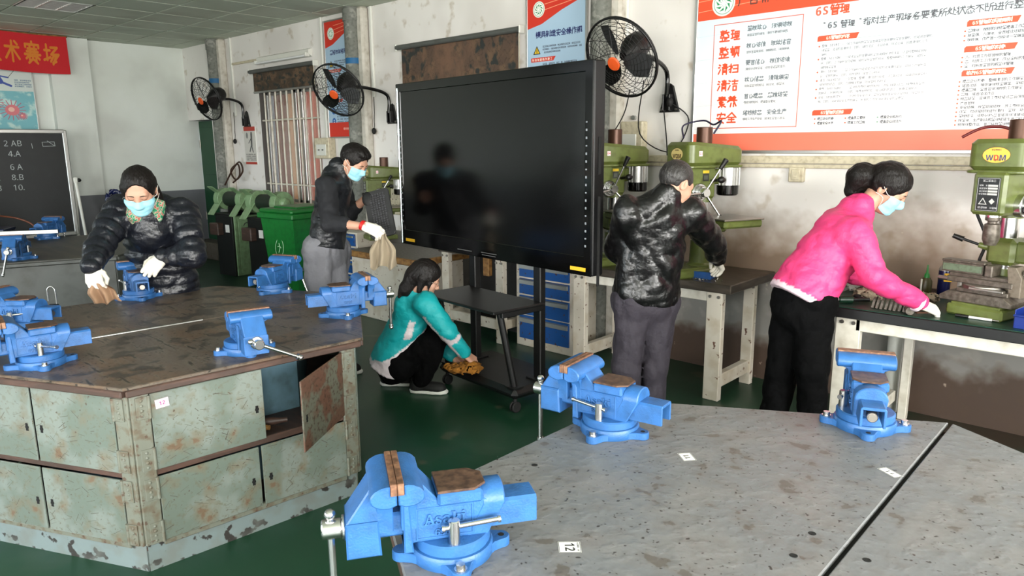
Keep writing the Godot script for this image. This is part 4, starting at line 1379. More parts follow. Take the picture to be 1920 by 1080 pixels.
func far_end() -> void:
	# banner across the end wall, read from the room
	var cv := Cv.new(1800, 286, Color(0.74, 0.03, 0.09))
	han(cv, "技术赛场", Vector2(976, 56), 158, 20.0, Color(0.80, 0.46, 0.10), 1.22)
	var o := thing("red_banner", "red cloth banner with gold characters across the far wall", "banner", Vector3(-10.93, 2.88, -2.22))
	o.rotation_degrees.y = 90
	var f := func(u, v): return Vector3((u - 0.5) * 2.05, (v - 0.5) * 0.47 - 0.01 * sin(u * 9.0), 0.012 * sin(u * 14.0) * (1.0 - v))
	part("print", mb().sheet(f, 30, 3), print_mat(cv, 0.7), o)
	part("cloth", mb().cloth(func(u, v): return f.call(u, v) - Vector3(0, 0, 0.004), 30, 3, 0.004), plain(Color(0.74, 0.03, 0.09), 0.8), o)
	part("pole", mb().cyl(Vector3(-1.05, 0.235, -0.02), Vector3(1.04, 0.235, -0.02), 0.012), M.wood, o)
	# health poster half hidden by the banner
	cv = Cv.new(512, 512, Color(0.80, 0.84, 0.82))
	cv.rect(0, 250, 512, 512, Color(0.45, 0.70, 0.74))
	var nb := nbytes(85, 0.012, 512, 512, 4)
	for x in 512:
		for y in range(250, 512): cv.put(x, y, Color(0.72, 0.84, 0.82), clampf((nb[y * 512 + x] - 130) / 60.0, 0, 1))
	for v in [[300, 330, 34], [390, 380, 46], [440, 420, 16], [180, 350, 30]]:
		for i in 16: cv.line(Vector2(v[0], v[1]), Vector2(v[0] + cos(i * TAU / 16) * v[2] * 1.5, v[1] + sin(i * TAU / 16) * v[2] * 1.5), 4, Color(0.72, 0.34, 0.42))
		cv.disc(Vector2(v[0], v[1]), v[2] * 0.8, v[2] * 0.8, Color(0.82, 0.45, 0.48))
		cv.disc(Vector2(v[0] - 4, v[1] - 4), v[2] * 0.35, v[2] * 0.35, Color(0.90, 0.72, 0.66))
	cv.disc(Vector2(320, 110), 20, 20, Color(0.75, 0.22, 0.2))
	cv.line(Vector2(330, 140), Vector2(350, 190), 30, Color(0.20, 0.30, 0.62))
	cv.line(Vector2(350, 190), Vector2(400, 215), 14, Color(0.20, 0.30, 0.62))
	cv.line(Vector2(340, 185), Vector2(300, 215), 14, Color(0.20, 0.30, 0.62))
	cv.line(Vector2(345, 150), Vector2(390, 160), 9, Color(0.20, 0.30, 0.62))
	cv.line(Vector2(390, 160), Vector2(440, 90), 2.5, Color(0.3, 0.3, 0.3))
	cv.line(Vector2(440, 90), Vector2(448, 20), 2.5, Color(0.3, 0.3, 0.3))
	cv.poly([Vector2(405, 30), Vector2(425, -20), Vector2(470, -20), Vector2(490, 30)], Color(0.24, 0.18, 0.16))
	for i in 4: small_print(cv, Vector2(420, 170 + i * 14), 80, 9, Color(0.35, 0.45, 0.55), i)
	for i in 3: small_print(cv, Vector2(300, 40 + i * 22), 60, 11, Color(0.75, 0.45, 0.45), i + 5)
	var b := board("health_poster", "pale blue poster with red germs above the blackboard", "poster", -0.55, 0.55, -0.47, 0.47, cv, 0.016, M.alu, 0.0)
	b.position = Vector3(LX + 0.03, 2.4, -2.3)
	b.rotation_degrees.y = 90
	# rolling blackboard
	var w := 2.3
	o = thing("blackboard", "rolling blackboard with chalk answers behind the far bench", "blackboard", Vector3(-10.4, 0, -1.78))
	o.rotation_degrees.y = 90
	cv = layered(1150, 650, Color(0.055, 0.07, 0.08), [[nbytes(86, 0.008, 1150, 650, 4), 0.5, 0.9, Color(0.10, 0.12, 0.13), 0.6]])
	var ck := Color(0.66, 0.68, 0.68)
	var rows := [["1.C", "2 AB"], ["3.A", "4.A"], ["5.A", "6 A"], ["7.C", "8.B"], ["9.B", "10."]]
	for i in 5:
		cv.latin(letters(rows[i][0], 46, 0, false), Vector2(748, [54, 117, 199, 263, 326][i] + 16), ck)
		cv.latin(letters(rows[i][1], 46, 0, false), Vector2(868, [54, 117, 199, 263, 326][i] + 16), ck)
	for q in [[1022, 62, 1088, 60], [1088, 60, 1090, 86], [1090, 86, 1024, 88], [1024, 88, 1022, 62], [1050, 54, 1086, 84], [965, 70, 967, 100]]:
		cv.line(Vector2(q[0], q[1]), Vector2(q[2], q[3]), 3.0, ck)
	var m := mb()
	m.quad(Vector3(-w / 2, 0.62, 0.012), Vector3(w / 2, 0.62, 0.012), Vector3(w / 2, 1.88, 0.012), Vector3(-w / 2, 1.88, 0.012), Vector3.BACK)
	part("slate", m, print_mat(cv, 0.5), o)
	part("panel", mb().box(Vector3(0, 1.25, 0), Vector3(w, 1.26, 0.02)), M.black, o)
	m = mb()
	for s in [-1.0, 1.0]:
		m.box(Vector3(s * w / 2, 1.25, 0), Vector3(0.05, 1.32, 0.04), 0.008)
		m.box(Vector3(0, 1.25 + s * 0.64, 0), Vector3(w, 0.05, 0.04), 0.008)
	part("frame", m, M.alu, o)
	for s in [-1.0, 1.0]:
		var x: float = s * (w / 2 + 0.06)
		part("leg", mb().cyl(Vector3(x, 0.06, 0.25), Vector3(x, 1.3, 0.0), 0.018).cyl(Vector3(x, 0.06, -0.25), Vector3(x, 1.3, 0.0), 0.018).cyl(Vector3(x, 0.3, 0.2), Vector3(x, 0.3, -0.2), 0.014).box(Vector3(x, 1.28, 0), Vector3(0.05, 0.08, 0.05), 0.01), M.white_plastic, o)
		part("clamp_knob", mb().ball(Vector3(x + s * 0.04, 1.28, 0), Vector3(0.03, 0.025, 0.025)), M.black, o)
		for z in [-0.25, 0.25]: part("caster", mb().cyl(Vector3(x - 0.015, 0.035, z), Vector3(x + 0.015, 0.035, z), 0.035), M.rubber, o)

# ------------------------------------------------------------------ six-sided benches
const BX := Basis(Vector3(0, 0, -1), Vector3(0, 1, 0), Vector3(1, 0, 0))   # pushes a profile along x
const BY := Basis(Vector3(1, 0, 0), Vector3(0, 0, -1), Vector3(0, 1, 0))   # pushes an outline up

func hex_bench(label: String, c: Vector3, yaw: float, R: float, gap: float, top: Material, rim: Material, faces: Array, plainm: Material) -> Node3D:
	var o := thing("hexagonal_bench", label, "workbench", c, yaw)
	for s in [-1.0, 1.0]:
		var p := [Vector2(s * gap, -R + gap), Vector2(s * R * 0.866, -R * 0.5), Vector2(s * R * 0.866, R * 0.5), Vector2(s * gap, R - gap)]
		part("half_top", mb().at(Vector3.ZERO, BY).prism(p, BT - 0.014, BT, 0.003), top, o)
	part("subframe", mb().at(Vector3.ZERO, BY).prism(hexpoly(R - 0.09, 6, PI / 6), BT - 0.05, BT - 0.016, 0.0), M.dark, o)
	part("core", mb().at(Vector3.ZERO, BY).prism(hexpoly(R * 0.64, 6, PI / 6), 0.1, BT - 0.05, 0.0), M.inside, o)
	part("shelf", mb().at(Vector3.ZERO, BY).prism(hexpoly(R - 0.07, 6, PI / 6), 0.405, 0.42, 0.0), M.rim, o)
	part("floor_plate", mb().at(Vector3.ZERO, BY).prism(hexpoly(R - 0.07, 6, PI / 6), 0.09, 0.105, 0.0), M.rim, o)
	var ap := R * 0.866
	var half := ap * 0.5774
	for f in 6:
		var a := f * PI / 3.0
		var nr := Vector3(cos(a), 0, sin(a))
		var u := Vector3(sin(a), 0, -cos(a))
		var B := Basis(u, Vector3.UP, nr)
		part("rim_rail", mb().at(nr * (ap - 0.02), B).box(Vector3(0, BT - 0.029, 0), Vector3(half * 2 - 0.022, 0.028, 0.04), 0.004), rim, o)
		var fo := nr * (ap - 0.045)
		var hw := half - 0.028
		part("skirting", mb().at(fo, B).box(Vector3(0, 0.06, -0.02), Vector3(hw * 2 - 0.02, 0.12, 0.012)), M.skirt if f in faces else plainm, o)
		if not f in faces:
			part("side_panel", mb().at(fo, B).box(Vector3(0, 0.435, 0), Vector3(hw * 2, 0.63, 0.012), 0.003), plainm, o)
			continue
		for s in [-1.0, 1.0]:
			part("corner_stile", mb().at(fo, B).box(Vector3(s * (hw - 0.035), 0.435, -0.004), Vector3(0.07, 0.63, 0.022), 0.004), M.frame_rust, o)
		part("mid_rail", mb().at(fo, B).box(Vector3(0, 0.417, -0.012), Vector3(hw * 2 - 0.14, 0.03, 0.02), 0.003), M.rim, o)
		part("bottom_rail", mb().at(fo, B).box(Vector3(0, 0.115, -0.008), Vector3(hw * 2 - 0.14, 0.03, 0.02), 0.003), M.frame_rust, o)
		var dw := (hw * 2 - 0.14) * 0.5
		for s in [-1.0, 1.0]:
			for r in 2:
				var y0 := 0.43 if r else 0.125
				var h := 0.315 if r else 0.275
				var open := 38.0 if f == 0 and s > 0 and r == 1 else 0.0
				if f == 0 and s > 0 and r == 1: h = 0.31
				var hx: float = s * (hw - 0.07)
				var wd := dw + (0.035 if s < 0 and f == 0 and r == 1 else -0.004)
				if f == 0 and s > 0 and r == 1: wd = dw + 0.01
				var db := B * Basis(Vector3.UP, deg_to_rad(open))
				var d := MeshInstance3D.new()
				d.name = "door"
				d.mesh = mb().box(Vector3(-s * wd / 2, y0 + h / 2, 0.0), Vector3(wd - 0.004, h, 0.008), 0.002).done()
				d.material_override = M.door_rust if open != 0.0 else M.door
				d.transform = Transform3D(db, fo + u * hx + nr * 0.006)
				o.add_child(d, true)
				part("lock_slot", mb().box(Vector3(-s * (wd - 0.035), y0 + h * 0.45, 0.0045), Vector3(0.012, 0.032, 0.002)).cyl(Vector3(-s * (wd - 0.035), y0 + h * 0.45, 0.004), Vector3(-s * (wd - 0.035), y0 + h * 0.45, 0.0052), 0.009), M.dark, d)
				for e in [0.16, 0.84]:
					var hm := mb().at(fo + nr * 0.009, B)
					hm.box(Vector3(hx + s * 0.03, y0 + h * e, 0.001), Vector3(0.044, 0.09, 0.006), 0.0015)
					hm.cyl(Vector3(hx + s * 0.004, y0 + h * e - 0.046, 0.002), Vector3(hx + s * 0.004, y0 + h * e + 0.046, 0.002), 0.007, -1, 8)
					for q in 4: hm.ball(Vector3(hx + s * 0.032, y0 + h * e - 0.031 + q * 0.0205, 0.004), Vector3(0.0065, 0.0065, 0.004), 8)
					part("hinge", hm, M.frame_rust, o)
	return o


func sticker(parent: Node, at: Vector3, b: Basis, w: float, h: float, text: String, ink: Color, edge: Color, ground: Color, rot := 0.0) -> void:
	var cv := Cv.new(128, int(128 * h / w), ground)
	var q := [Vector2(4, 4), Vector2(124, 4), Vector2(124, cv.h - 4), Vector2(4, cv.h - 4)]
	for i in 4: cv.line(q[i], q[(i + 1) % 4], 4, edge)
	cv.latin(letters(text, cv.h * 0.62, 0.0), Vector2(64, cv.h * 0.5), ink)
	if cv.h > 110: small_print(cv, Vector2(12, 12), 100, 12, ink, 3)
	var m := mb().at(at, b * Basis(Vector3.BACK, deg_to_rad(rot)))
	m.quad(Vector3(-w / 2, -h / 2, 0.0006), Vector3(w / 2, -h / 2, 0.0006), Vector3(w / 2, h / 2, 0.0006), Vector3(-w / 2, h / 2, 0.0006), Vector3.BACK)
	part("number_sticker", m, print_mat(cv), parent)


func benches() -> void:
	var L := hex_bench("hexagonal bench with scuffed brown steel top, pale green doors and one door hanging open", Vector3(-3.644, 0, -1.454), -4.5, 1.03, 0.003, M.brown_top, M.rim, [0, 1], M.door)
	part("weld_bead", mb().tube(bend([Vector3(0.0, BT, 0.42), Vector3(0.003, BT + 0.001, 0.15), Vector3(-0.002, BT, -0.1)], 8), 0.005, 6), M.alu, L)
	var fo := Vector3(1.03 * 0.866 - 0.03, 0, 0)
	sticker(L, fo + Vector3(0, 0.70, 0.375), Basis(Vector3(0, 0, -1), Vector3.UP, Vector3.RIGHT), 0.05, 0.036, "12", Color(0.55, 0.08, 0.40), Color(0.85, 0.6, 0.72), Color(0.93, 0.86, 0.88), 4.0)
	# tools left on the shelf behind the open door
	var k := 0
	for q in [[0.62, -0.05, 35.0, "pale wooden file handle on the shelf behind the open door, nearest the front"], [0.60, -0.14, 60.0, "dark wooden file handle on the shelf, right of the pale one"]]:
		var t := thing("file", q[3], "file", Vector3(-3.644, 0.442, -1.454) + Vector3(q[0] + 0.12, 0, q[1]).rotated(Vector3.UP, deg_to_rad(-4.5)), q[2])
		part("handle", mb().at(Vector3.ZERO, Basis(Vector3.BACK, -PI / 2)).lathe([Vector2(0, -0.055), Vector2(0.017, -0.052), Vector2(0.02, -0.03), Vector2(0.014, 0.02), Vector2(0.011, 0.05), Vector2(0, 0.05)], 14), M.wood if k == 0 else M.rim, t)
		part("blade", mb().box(Vector3(-0.13, 0, 0), Vector3(0.18, 0.006, 0.02), 0.002), M.steel, t)
		k += 1
	var g := thing("work_glove", "yellow glove hanging over the edge inside the open bench cupboard", "glove", Vector3(-2.92, 0.60, -1.42))
	part("cuff", mb().ball(Vector3(0, 0.02, 0), Vector3(0.018, 0.05, 0.03)), M.yellow, g)
	part("fingers", mb().ball(Vector3(0, -0.05, 0), Vector3(0.014, 0.06, 0.026)).ball(Vector3(0, -0.03, 0.03), Vector3(0.012, 0.04, 0.012)), M.yellow, g)
	g.position = Vector3(-3.0, 0.53, -1.36)

	var Rb := hex_bench("hexagonal bench with grey painted two-piece top, nearest the camera", Vector3(-0.435, 0, -1.49), 0.0, 1.035, 0.006, M.grey_top, M.rim, [2, 3], M.skirt)
	var up := Basis(Vector3.RIGHT, Vector3(0, 0, -1), Vector3.UP)
	var ht: Node = Rb.get_child(0)
	var ht2: Node = Rb.get_child(1)
	var c := Vector3(-0.435, 0, -1.49)
	for s in [[-0.932, -1.736, "11", 0.052, 0.038, 140.0], [-0.473, -2.013, "1 1", 0.06, 0.03, 150.0], [-0.892, -1.144, "12", 0.044, 0.05, -47.0]]:
		sticker(ht, Vector3(s[0], BT, s[1]) - c, up, s[3], s[4], s[2], Color(0.1, 0.1, 0.1), Color(0.3, 0.3, 0.3), Color(0.9, 0.9, 0.88), s[5])
	for h in [[-1.223, -1.406, ht], [-0.514, -1.561, ht], [-0.51, -1.443, ht], [-0.387, -1.531, ht2]]:
		part("bolt_hole", mb().at(Vector3(h[0], BT, h[1]) - c).lathe([Vector2(0, 0.0004), Vector2(0.006, 0.0004), Vector2(0.0075, 0.001), Vector2(0.009, 0.0002)], 16), M.dark, h[2])

	hex_bench("hexagonal grey panelled bench in front of the blackboard, farthest from the camera", Vector3(-7.47, 0, -1.90), -18.6, 1.03, 0.003, M.dull_top, M.grey_panel, [], M.grey_panel)


# ------------------------------------------------------------------ vises
var vise0: Node3D

func make_vise() -> Node3D:
	var o := thing("bench_vise", "", "vise", Vector3.ZERO, 0.0, "blue bench vises")
	var m := mb()
	m.lathe([Vector2(0, 0), Vector2(0.089, 0), Vector2(0.091, 0.003), Vector2(0.091, 0.026), Vector2(0.088, 0.031), Vector2(0.082, 0.032), Vector2(0.082, 0.036), Vector2(0.085, 0.037), Vector2(0.085, 0.053), Vector2(0.081, 0.057), Vector2(0, 0.057)], 40, 40)
	for k in 4:
		var a := k * PI / 2
		var lug := []
		for i in 9: lug.append(Vector2(0.110 + 0.021 * cos(-PI / 2 + PI * i / 8.0), 0.021 * sin(-PI / 2 + PI * i / 8.0)))
		lug.append(Vector2(0.092, 0.028))
		lug.append(Vector2(0.07, 0.05))
		lug.append(Vector2(0.07, -0.05))
		lug.append(Vector2(0.092, -0.028))
		m.at(Vector3.ZERO, Basis(Vector3.UP, a) * BY).prism(lug, 0.0, 0.022, 0.002)
	part("swivel_base", m, M.blue, o)
	for k in [1, 3]:
		var a: float = k * PI / 2
		var p := Vector3(cos(a), 0, -sin(a)) * 0.111
		part("bolt", mb().cyl(p + Vector3(0, 0.022, 0), p + Vector3(0, 0.025, 0), 0.014, -1, 16).cyl(p + Vector3(0, 0.025, 0), p + Vector3(0, 0.035, 0), 0.0105, -1, 6), M.chrome, o)
	part("bolt_hole", mb().cyl(Vector3(0.112, 0.0215, 0), Vector3(0.112, 0.0225, 0), 0.007), M.dark, o)
	# fixed body
	m = mb()
	m.prism([Vector2(-0.108, 0.045), Vector2(-0.108, 0.178), Vector2(-0.08, 0.195), Vector2(-0.066, 0.188), Vector2(-0.03, 0.145), Vector2(0.066, 0.142), Vector2(0.09, 0.13), Vector2(0.06, 0.056), Vector2(-0.085, 0.056)], -0.044, 0.044, 0.003)
	m.prism([Vector2(-0.108, 0.036), Vector2(-0.108, 0.15), Vector2(-0.094, 0.15), Vector2(-0.088, 0.036)], -0.049, 0.049, 0.003)
	m.at(Vector3.ZERO, BX).prism(_neck(), -0.112, -0.078, 0.002)
	m.at(Vector3.ZERO)
	m.prism(_jaw(1.0), -0.086, 0.086, 0.003, 40)
	var col := [Vector2(-0.043, 0.056), Vector2(-0.046, 0.125)]
	for i in 9: col.append(Vector2(-0.046 * cos(PI * i / 8.0), 0.128 + 0.034 * sin(PI * i / 8.0)))
	col.append(Vector2(0.046, 0.125))
	col.append(Vector2(0.043, 0.056))
	var before := m.v.size()
	m.at(Vector3.ZERO, BX).prism(col, 0.062, 0.112, 0.003)
	for i in range(before, m.v.size()):      # the collar leans back to the foot
		if m.v[i].y < 0.1: m.v[i].x -= 0.036
	m.at(Vector3.ZERO)
	m.box(Vector3(0.014, 0.149, 0), Vector3(0.098, 0.03, 0.104), 0.006)
	part("body", m, M.blue, o)
	part("anvil_face", mb().at(Vector3.ZERO, BY).prism([Vector2(-0.034, -0.05), Vector2(0.045, -0.05), Vector2(0.072, -0.026), Vector2(0.072, 0.026), Vector2(0.045, 0.05), Vector2(-0.034, 0.05)], 0.163, 0.169, 0.0012), M.anvil, o)
	for s in [-1.0, 1.0]:
		part("jaw_plate", mb().box(Vector3(-0.12 + s * 0.0072, 0.201, 0), Vector3(0.0135, 0.026, 0.169), 0.0012), M.plate, o)
	# movable jaw
	m = mb()
	m.prism([Vector2(-0.226, 0.040), Vector2(-0.226, 0.118), Vector2(-0.158, 0.118), Vector2(-0.154, 0.040)], -0.05, 0.05, 0.004)
	m.prism([Vector2(-0.225, 0.117), Vector2(-0.174, 0.19), Vector2(-0.13, 0.19), Vector2(-0.13, 0.15), Vector2(-0.146, 0.142), Vector2(-0.15, 0.117)], -0.046, 0.046, 0.003)
	m.at(Vector3(-0.24, 0, 0), BX).prism(_neck(), 0.078, 0.112, 0.002)
	m.at(Vector3.ZERO)
	m.prism(_jaw(-1.0), -0.086, 0.086, 0.003, 40)
	part("movable_jaw", m, M.blue, o)
	m = mb().box(Vector3(-0.055, 0.096, 0), Vector3(0.27, 0.054, 0.062), 0.006)
	m.at(Vector3.ZERO, BX).prism([Vector2(-0.035, 0.066), Vector2(-0.035, 0.12), Vector2(-0.029, 0.126), Vector2(0.029, 0.126), Vector2(0.035, 0.12), Vector2(0.035, 0.066), Vector2(0.0275, 0.066), Vector2(0.0275, 0.117), Vector2(-0.0275, 0.117), Vector2(-0.0275, 0.066)], 0.05, 0.186, 0.0015)
	part("slide", m, M.blue, o)
	part("screw", mb().cyl(Vector3(0.03, 0.09, 0), Vector3(0.17, 0.09, 0), 0.011, -1, 14).cyl(Vector3(0.144, 0.09, 0), Vector3(0.166, 0.09, 0), 0.016, -1, 14, 0.002), M.steel, o)
	part("screw_head", mb().cyl(Vector3(-0.226, 0.09, 0), Vector3(-0.233, 0.09, 0), 0.027, -1, 20, 0.002).cyl(Vector3(-0.233, 0.09, 0), Vector3(-0.275, 0.09, 0), 0.021, -1, 20, 0.003), M.chrome, o)
	var h := part("handle", mb().cyl(Vector3(0, 0.03, 0), Vector3(0, -0.185, 0), 0.0078, -1, 12).ball(Vector3(0, 0.033, 0), Vector3.ONE * 0.0125, 12).ball(Vector3(0, -0.187, 0), Vector3.ONE * 0.0125, 12).cyl(Vector3(0, -0.172, 0), Vector3(0, -0.18, 0), 0.0125, -1, 12), M.chrome, o, Vector3(-0.256, 0.09, 0))
	h.rotation_degrees.x = 0
	part("lock_bolt", mb().cyl(Vector3(-0.004, 0.05, 0.066), Vector3(-0.004, 0.110, 0.066), 0.0125, -1, 16, 0.002), M.chrome, o)
	var lh := part("lock_handle", mb().cyl(Vector3(-0.022, 0, 0), Vector3(0.098, 0, 0), 0.0058, -1, 10).cyl(Vector3(-0.026, 0, 0), Vector3(-0.02, 0, 0), 0.008, -1, 10).cyl(Vector3(0.094, 0, 0), Vector3(0.1, 0, 0), 0.008, -1, 10), M.chrome, o, Vector3(-0.004, 0.094, 0.066))
	lh.rotation_degrees = Vector3(0, 12, 3)
	# raised maker's panel on both cheeks
	for s in [-1.0, 1.0]:
		var b := Basis(Vector3(s, 0, 0), Vector3.UP, Vector3(0, 0, s))
		m = mb().at(Vector3(-0.02, 0.098, s * 0.044), b)
		m.box(Vector3(0, 0.034, 0), Vector3(0.124, 0.004, 0.005), 0.001).box(Vector3(0, -0.034, 0), Vector3(0.124, 0.004, 0.005), 0.001).box(Vector3(0.060, 0, 0), Vector3(0.004, 0.07, 0.005), 0.001).box(Vector3(-0.060, 0, 0), Vector3(0.004, 0.07, 0.005), 0.001)
		part("panel_border", m, M.blue, o)
		for t in [["Asaki", 0.032, 0.008], ["6903", 0.02, -0.022]]:
			var q := part("lettering", letters(t[0], t[1], 0.006, true, true), M.blue, o)
			q.transform = Transform3D(b, Vector3(-0.02, 0.098 + t[2], s * 0.0455))
	return o


func _neck() -> Array:
	var p := []
	for s in [-1.0, 1.0]:
		var h := [Vector2(0.046, 0.09), Vector2(0.046, 0.135), Vector2(0.050, 0.150), Vector2(0.055, 0.160), Vector2(0.066, 0.165), Vector2(0.08, 0.168), Vector2(0.08, 0.19)]
		if s < 0:
			for q in h: p.append(Vector2(-q.x, q.y))
		else:
			h.reverse()
			for q in h: p.append(q)
	return p


func _jaw(s: float) -> Array:      # half of the lens-shaped jaw bar
	var p := []
	for q in [Vector2(0.0015, 0.168), Vector2(0.0015, 0.19), Vector2(0.0145, 0.19), Vector2(0.0145, 0.209), Vector2(0.022, 0.2095), Vector2(0.034, 0.207), Vector2(0.046, 0.201), Vector2(0.054, 0.192), Vector2(0.056, 0.183), Vector2(0.053, 0.174), Vector2(0.044, 0.167), Vector2(0.032, 0.163), Vector2(0.016, 0.162)]:
		p.append(Vector2(-0.12 + s * q.x, q.y))
	return p


func vises() -> void:
	vise0 = make_vise()
	var spots := [
		["blue vise at the bottom centre of the photo, nearest the camera", -1.078, -0.96, 57.0, 0.0, 0.0],
		["blue vise on the grey bench's left corner, in front of the plum trousers", -1.21, -1.75, 8.0, 0.0, 172.0],
		["blue vise seen from behind on the grey bench's far right corner", -0.63, -2.31, -68.0, 0.0, 150.0],
		["blue vise at the left photo edge, front one of two overlapping", -3.375, -0.76, 82.0, 40.0, -60.0],
		["blue vise at the left photo edge, rear one of two overlapping", -4.09, -0.865, 38.0, 0.0, 30.0],
		["blue vise facing the camera on the brown bench, handle pointing right", -2.92, -1.42, 166.0, -63.0, 60.0],
		["blue vise the woman in the navy down jacket is wiping", -4.48, -1.55, -12.0, 0.0, 190.0],
		["blue vise on the brown bench in front of the green wheeled bin", -4.03, -2.18, -68.0, 20.0, 80.0],
		["blue vise on the brown bench beside the teal jacket, handle hanging down", -3.17, -2.10, -112.0, 0.0, 80.0],
		["blue vise on the front edge of the far grey bench, holding a bare steel flat", -6.86, -1.50, 150.0, 16.0, 60.0],
		["blue vise on the back of the far grey bench, below the chalk numbers", -8.22, -2.05, -50.0, 0.0, 40.0],
	]
	for i in spots.size():
		var s: Array = spots[i]
		var o: Node3D = vise0
		if i == 0:
			o.position = Vector3(s[1], BT, s[2])
			o.rotation_degrees.y = s[3]
			o.set_meta("label", s[0])
		else:
			o = copy(vise0, "bench_vise", s[0], Vector3(s[1], BT, s[2]), s[3])
		o.get_node("handle").rotation_degrees.x = s[4]
		o.get_node("lock_handle").rotation_degrees.y = s[5]
	# flat bar across the far bench's front vise
	var t := mb().box(Vector3.ZERO, Vector3(0.42, 0.03, 0.012), 0.002)
	var bar := part("steel_flat", t, M.alu, self)
	bar.position = Vector3(-6.86, BT + 0.226, -1.50) + Vector3(-0.12, 0, 0.12).rotated(Vector3.UP, deg_to_rad(150))
	bar.rotation_degrees.y = 60
	tag(bar, "bare steel flat lying along the jaws of the far bench's front vise", "metal bar")

# ------------------------------------------------------------------ drill presses, benches along the wall, grinders, bin, screen
func press(label: String, at: Vector3, yaw: float, number: String, logo: Color, hands: float) -> Node3D:
	# column on the origin, work side along +z, feed spokes on +x
	var o := thing("drill_press", label, "drill press", at, yaw, "olive green drill presses")
	part("base", mb().box(Vector3(0, 0.028, 0.08), Vector3(0.27, 0.056, 0.36), 0.01).box(Vector3(0, 0.06, 0.14), Vector3(0.23, 0.012, 0.22), 0.003), M.press_green, o)
	part("column_flange", mb().lathe([Vector2(0, 0.05), Vector2(0.085, 0.05), Vector2(0.085, 0.07), Vector2(0.068, 0.085), Vector2(0.064, 0.235), Vector2(0, 0.235)], 28), M.press_green, o)
	part("column", mb().cyl(Vector3(0, 0.1, 0), Vector3(0, 0.92, 0), 0.047, -1, 32), M.chrome, o)
	part("column_cap", mb().cyl(Vector3(0, 0.86, 0), Vector3(0, 0.985, 0), 0.052, -1, 28, 0.004), M.copper, o)
	# table bracket and table swung aside
	var br := part("table_bracket", mb().box(Vector3(0, 0.322, 0), Vector3(0.135, 0.14, 0.135), 0.02).box(Vector3(0.10, 0.322, 0.0), Vector3(0.1, 0.11, 0.07), 0.012).cyl(Vector3(-0.07, 0.335, 0.03), Vector3(-0.11, 0.345, 0.05), 0.02, 0.014), M.press_green, o)
	part("clamp_lever", mb().cyl(Vector3(-0.1, 0.343, 0.045), Vector3(-0.18, 0.375, 0.09), 0.007).cyl(Vector3(-0.17, 0.37, 0.085), Vector3(-0.215, 0.388, 0.105), 0.015, 0.012), M.black, br)
	var tb := part("table", mb().box(Vector3(0.30, 0.385, 0.02), Vector3(0.30, 0.05, 0.30), 0.012).box(Vector3(0.17, 0.345, 0.0), Vector3(0.10, 0.07, 0.09), 0.012), M.press_green, o)
	part("table_face", mb().box(Vector3(0.30, 0.413, 0.02), Vector3(0.31, 0.012, 0.31), 0.003), M.steel, tb)
	part("clamp_screw", mb().cyl(Vector3(0.17, 0.305, 0.05), Vector3(0.17, 0.305, 0.10), 0.017, 0.014).cyl(Vector3(0.17, 0.305, 0.10), Vector3(0.17, 0.305, 0.13), 0.01), M.rim, tb)
	# head
	part("head", mb().box(Vector3(0, 0.625, 0.10), Vector3(0.155, 0.21, 0.30), 0.014).cyl(Vector3(0, 0.495, 0), Vector3(0, 0.53, 0), 0.068, -1, 24).box(Vector3(0, 0.66, -0.08), Vector3(0.10, 0.1, 0.12), 0.012), M.press_green, o)
	part("nameplate", mb().box(Vector3(0, 0.622, 0.2515), Vector3(0.105, 0.165, 0.003), 0.001), M.black, o)
	var cv := Cv.new(120, 198, Color(0.03, 0.03, 0.035))
	for q in [Vector4(3, 3, 117, 3), Vector4(117, 3, 117, 195), Vector4(117, 195, 3, 195), Vector4(3, 195, 3, 3)]: cv.line(Vector2(q.x, q.y), Vector2(q.z, q.w), 2.0, Color(0.8, 0.8, 0.8))
	small_print(cv, Vector2(28, 10), 66, 13, Color(0.8, 0.8, 0.8), 2)
	for i in 4:
		cv.rect(58, 40 + i * 17, 110, 52 + i * 17, Color(0.75, 0.75, 0.73))
		small_print(cv, Vector2(12, 41 + i * 17), 40, 10, Color(0.8, 0.8, 0.8), i)
	cv.poly([Vector2(14, 160), Vector2(38, 118), Vector2(62, 160)], Color(0.75, 0.75, 0.73))
	cv.poly([Vector2(22, 155), Vector2(38, 128), Vector2(54, 155)], Color(0.05, 0.05, 0.05))
	cv.poly([Vector2(70, 140), Vector2(86, 122), Vector2(102, 140), Vector2(86, 158)], Color(0.75, 0.75, 0.73))
	small_print(cv, Vector2(14, 172), 92, 12, Color(0.8, 0.8, 0.8), 6)
	var m := mb()
	m.quad(Vector3(-0.051, 0.541, 0.2535), Vector3(0.051, 0.541, 0.2535), Vector3(0.051, 0.703, 0.2535), Vector3(-0.051, 0.703, 0.2535), Vector3.BACK)
	part("plate_print", m, print_mat(cv, 0.35), o)
	cv = Cv.new(64, 96, Color(0.85, 0.72, 0.16))
	cv.rect(0, 26, 64, 96, Color(0.16, 0.17, 0.15))
	cv.rect(12, 44, 52, 82, Color(0.3, 0.32, 0.28))
	m = mb()
	m.quad(Vector3(0.0782, 0.635, 0.06), Vector3(0.0782, 0.635, 0.01), Vector3(0.0782, 0.705, 0.01), Vector3(0.0782, 0.705, 0.06), Vector3.RIGHT)
	part("warning_label", m, print_mat(cv), o)
	part("quill", mb().cyl(Vector3(0, 0.53, 0.17), Vector3(0, 0.505, 0.17), 0.034, -1, 24).cyl(Vector3(0, 0.51, 0.17), Vector3(0, 0.49, 0.17), 0.014), M.chrome, o)
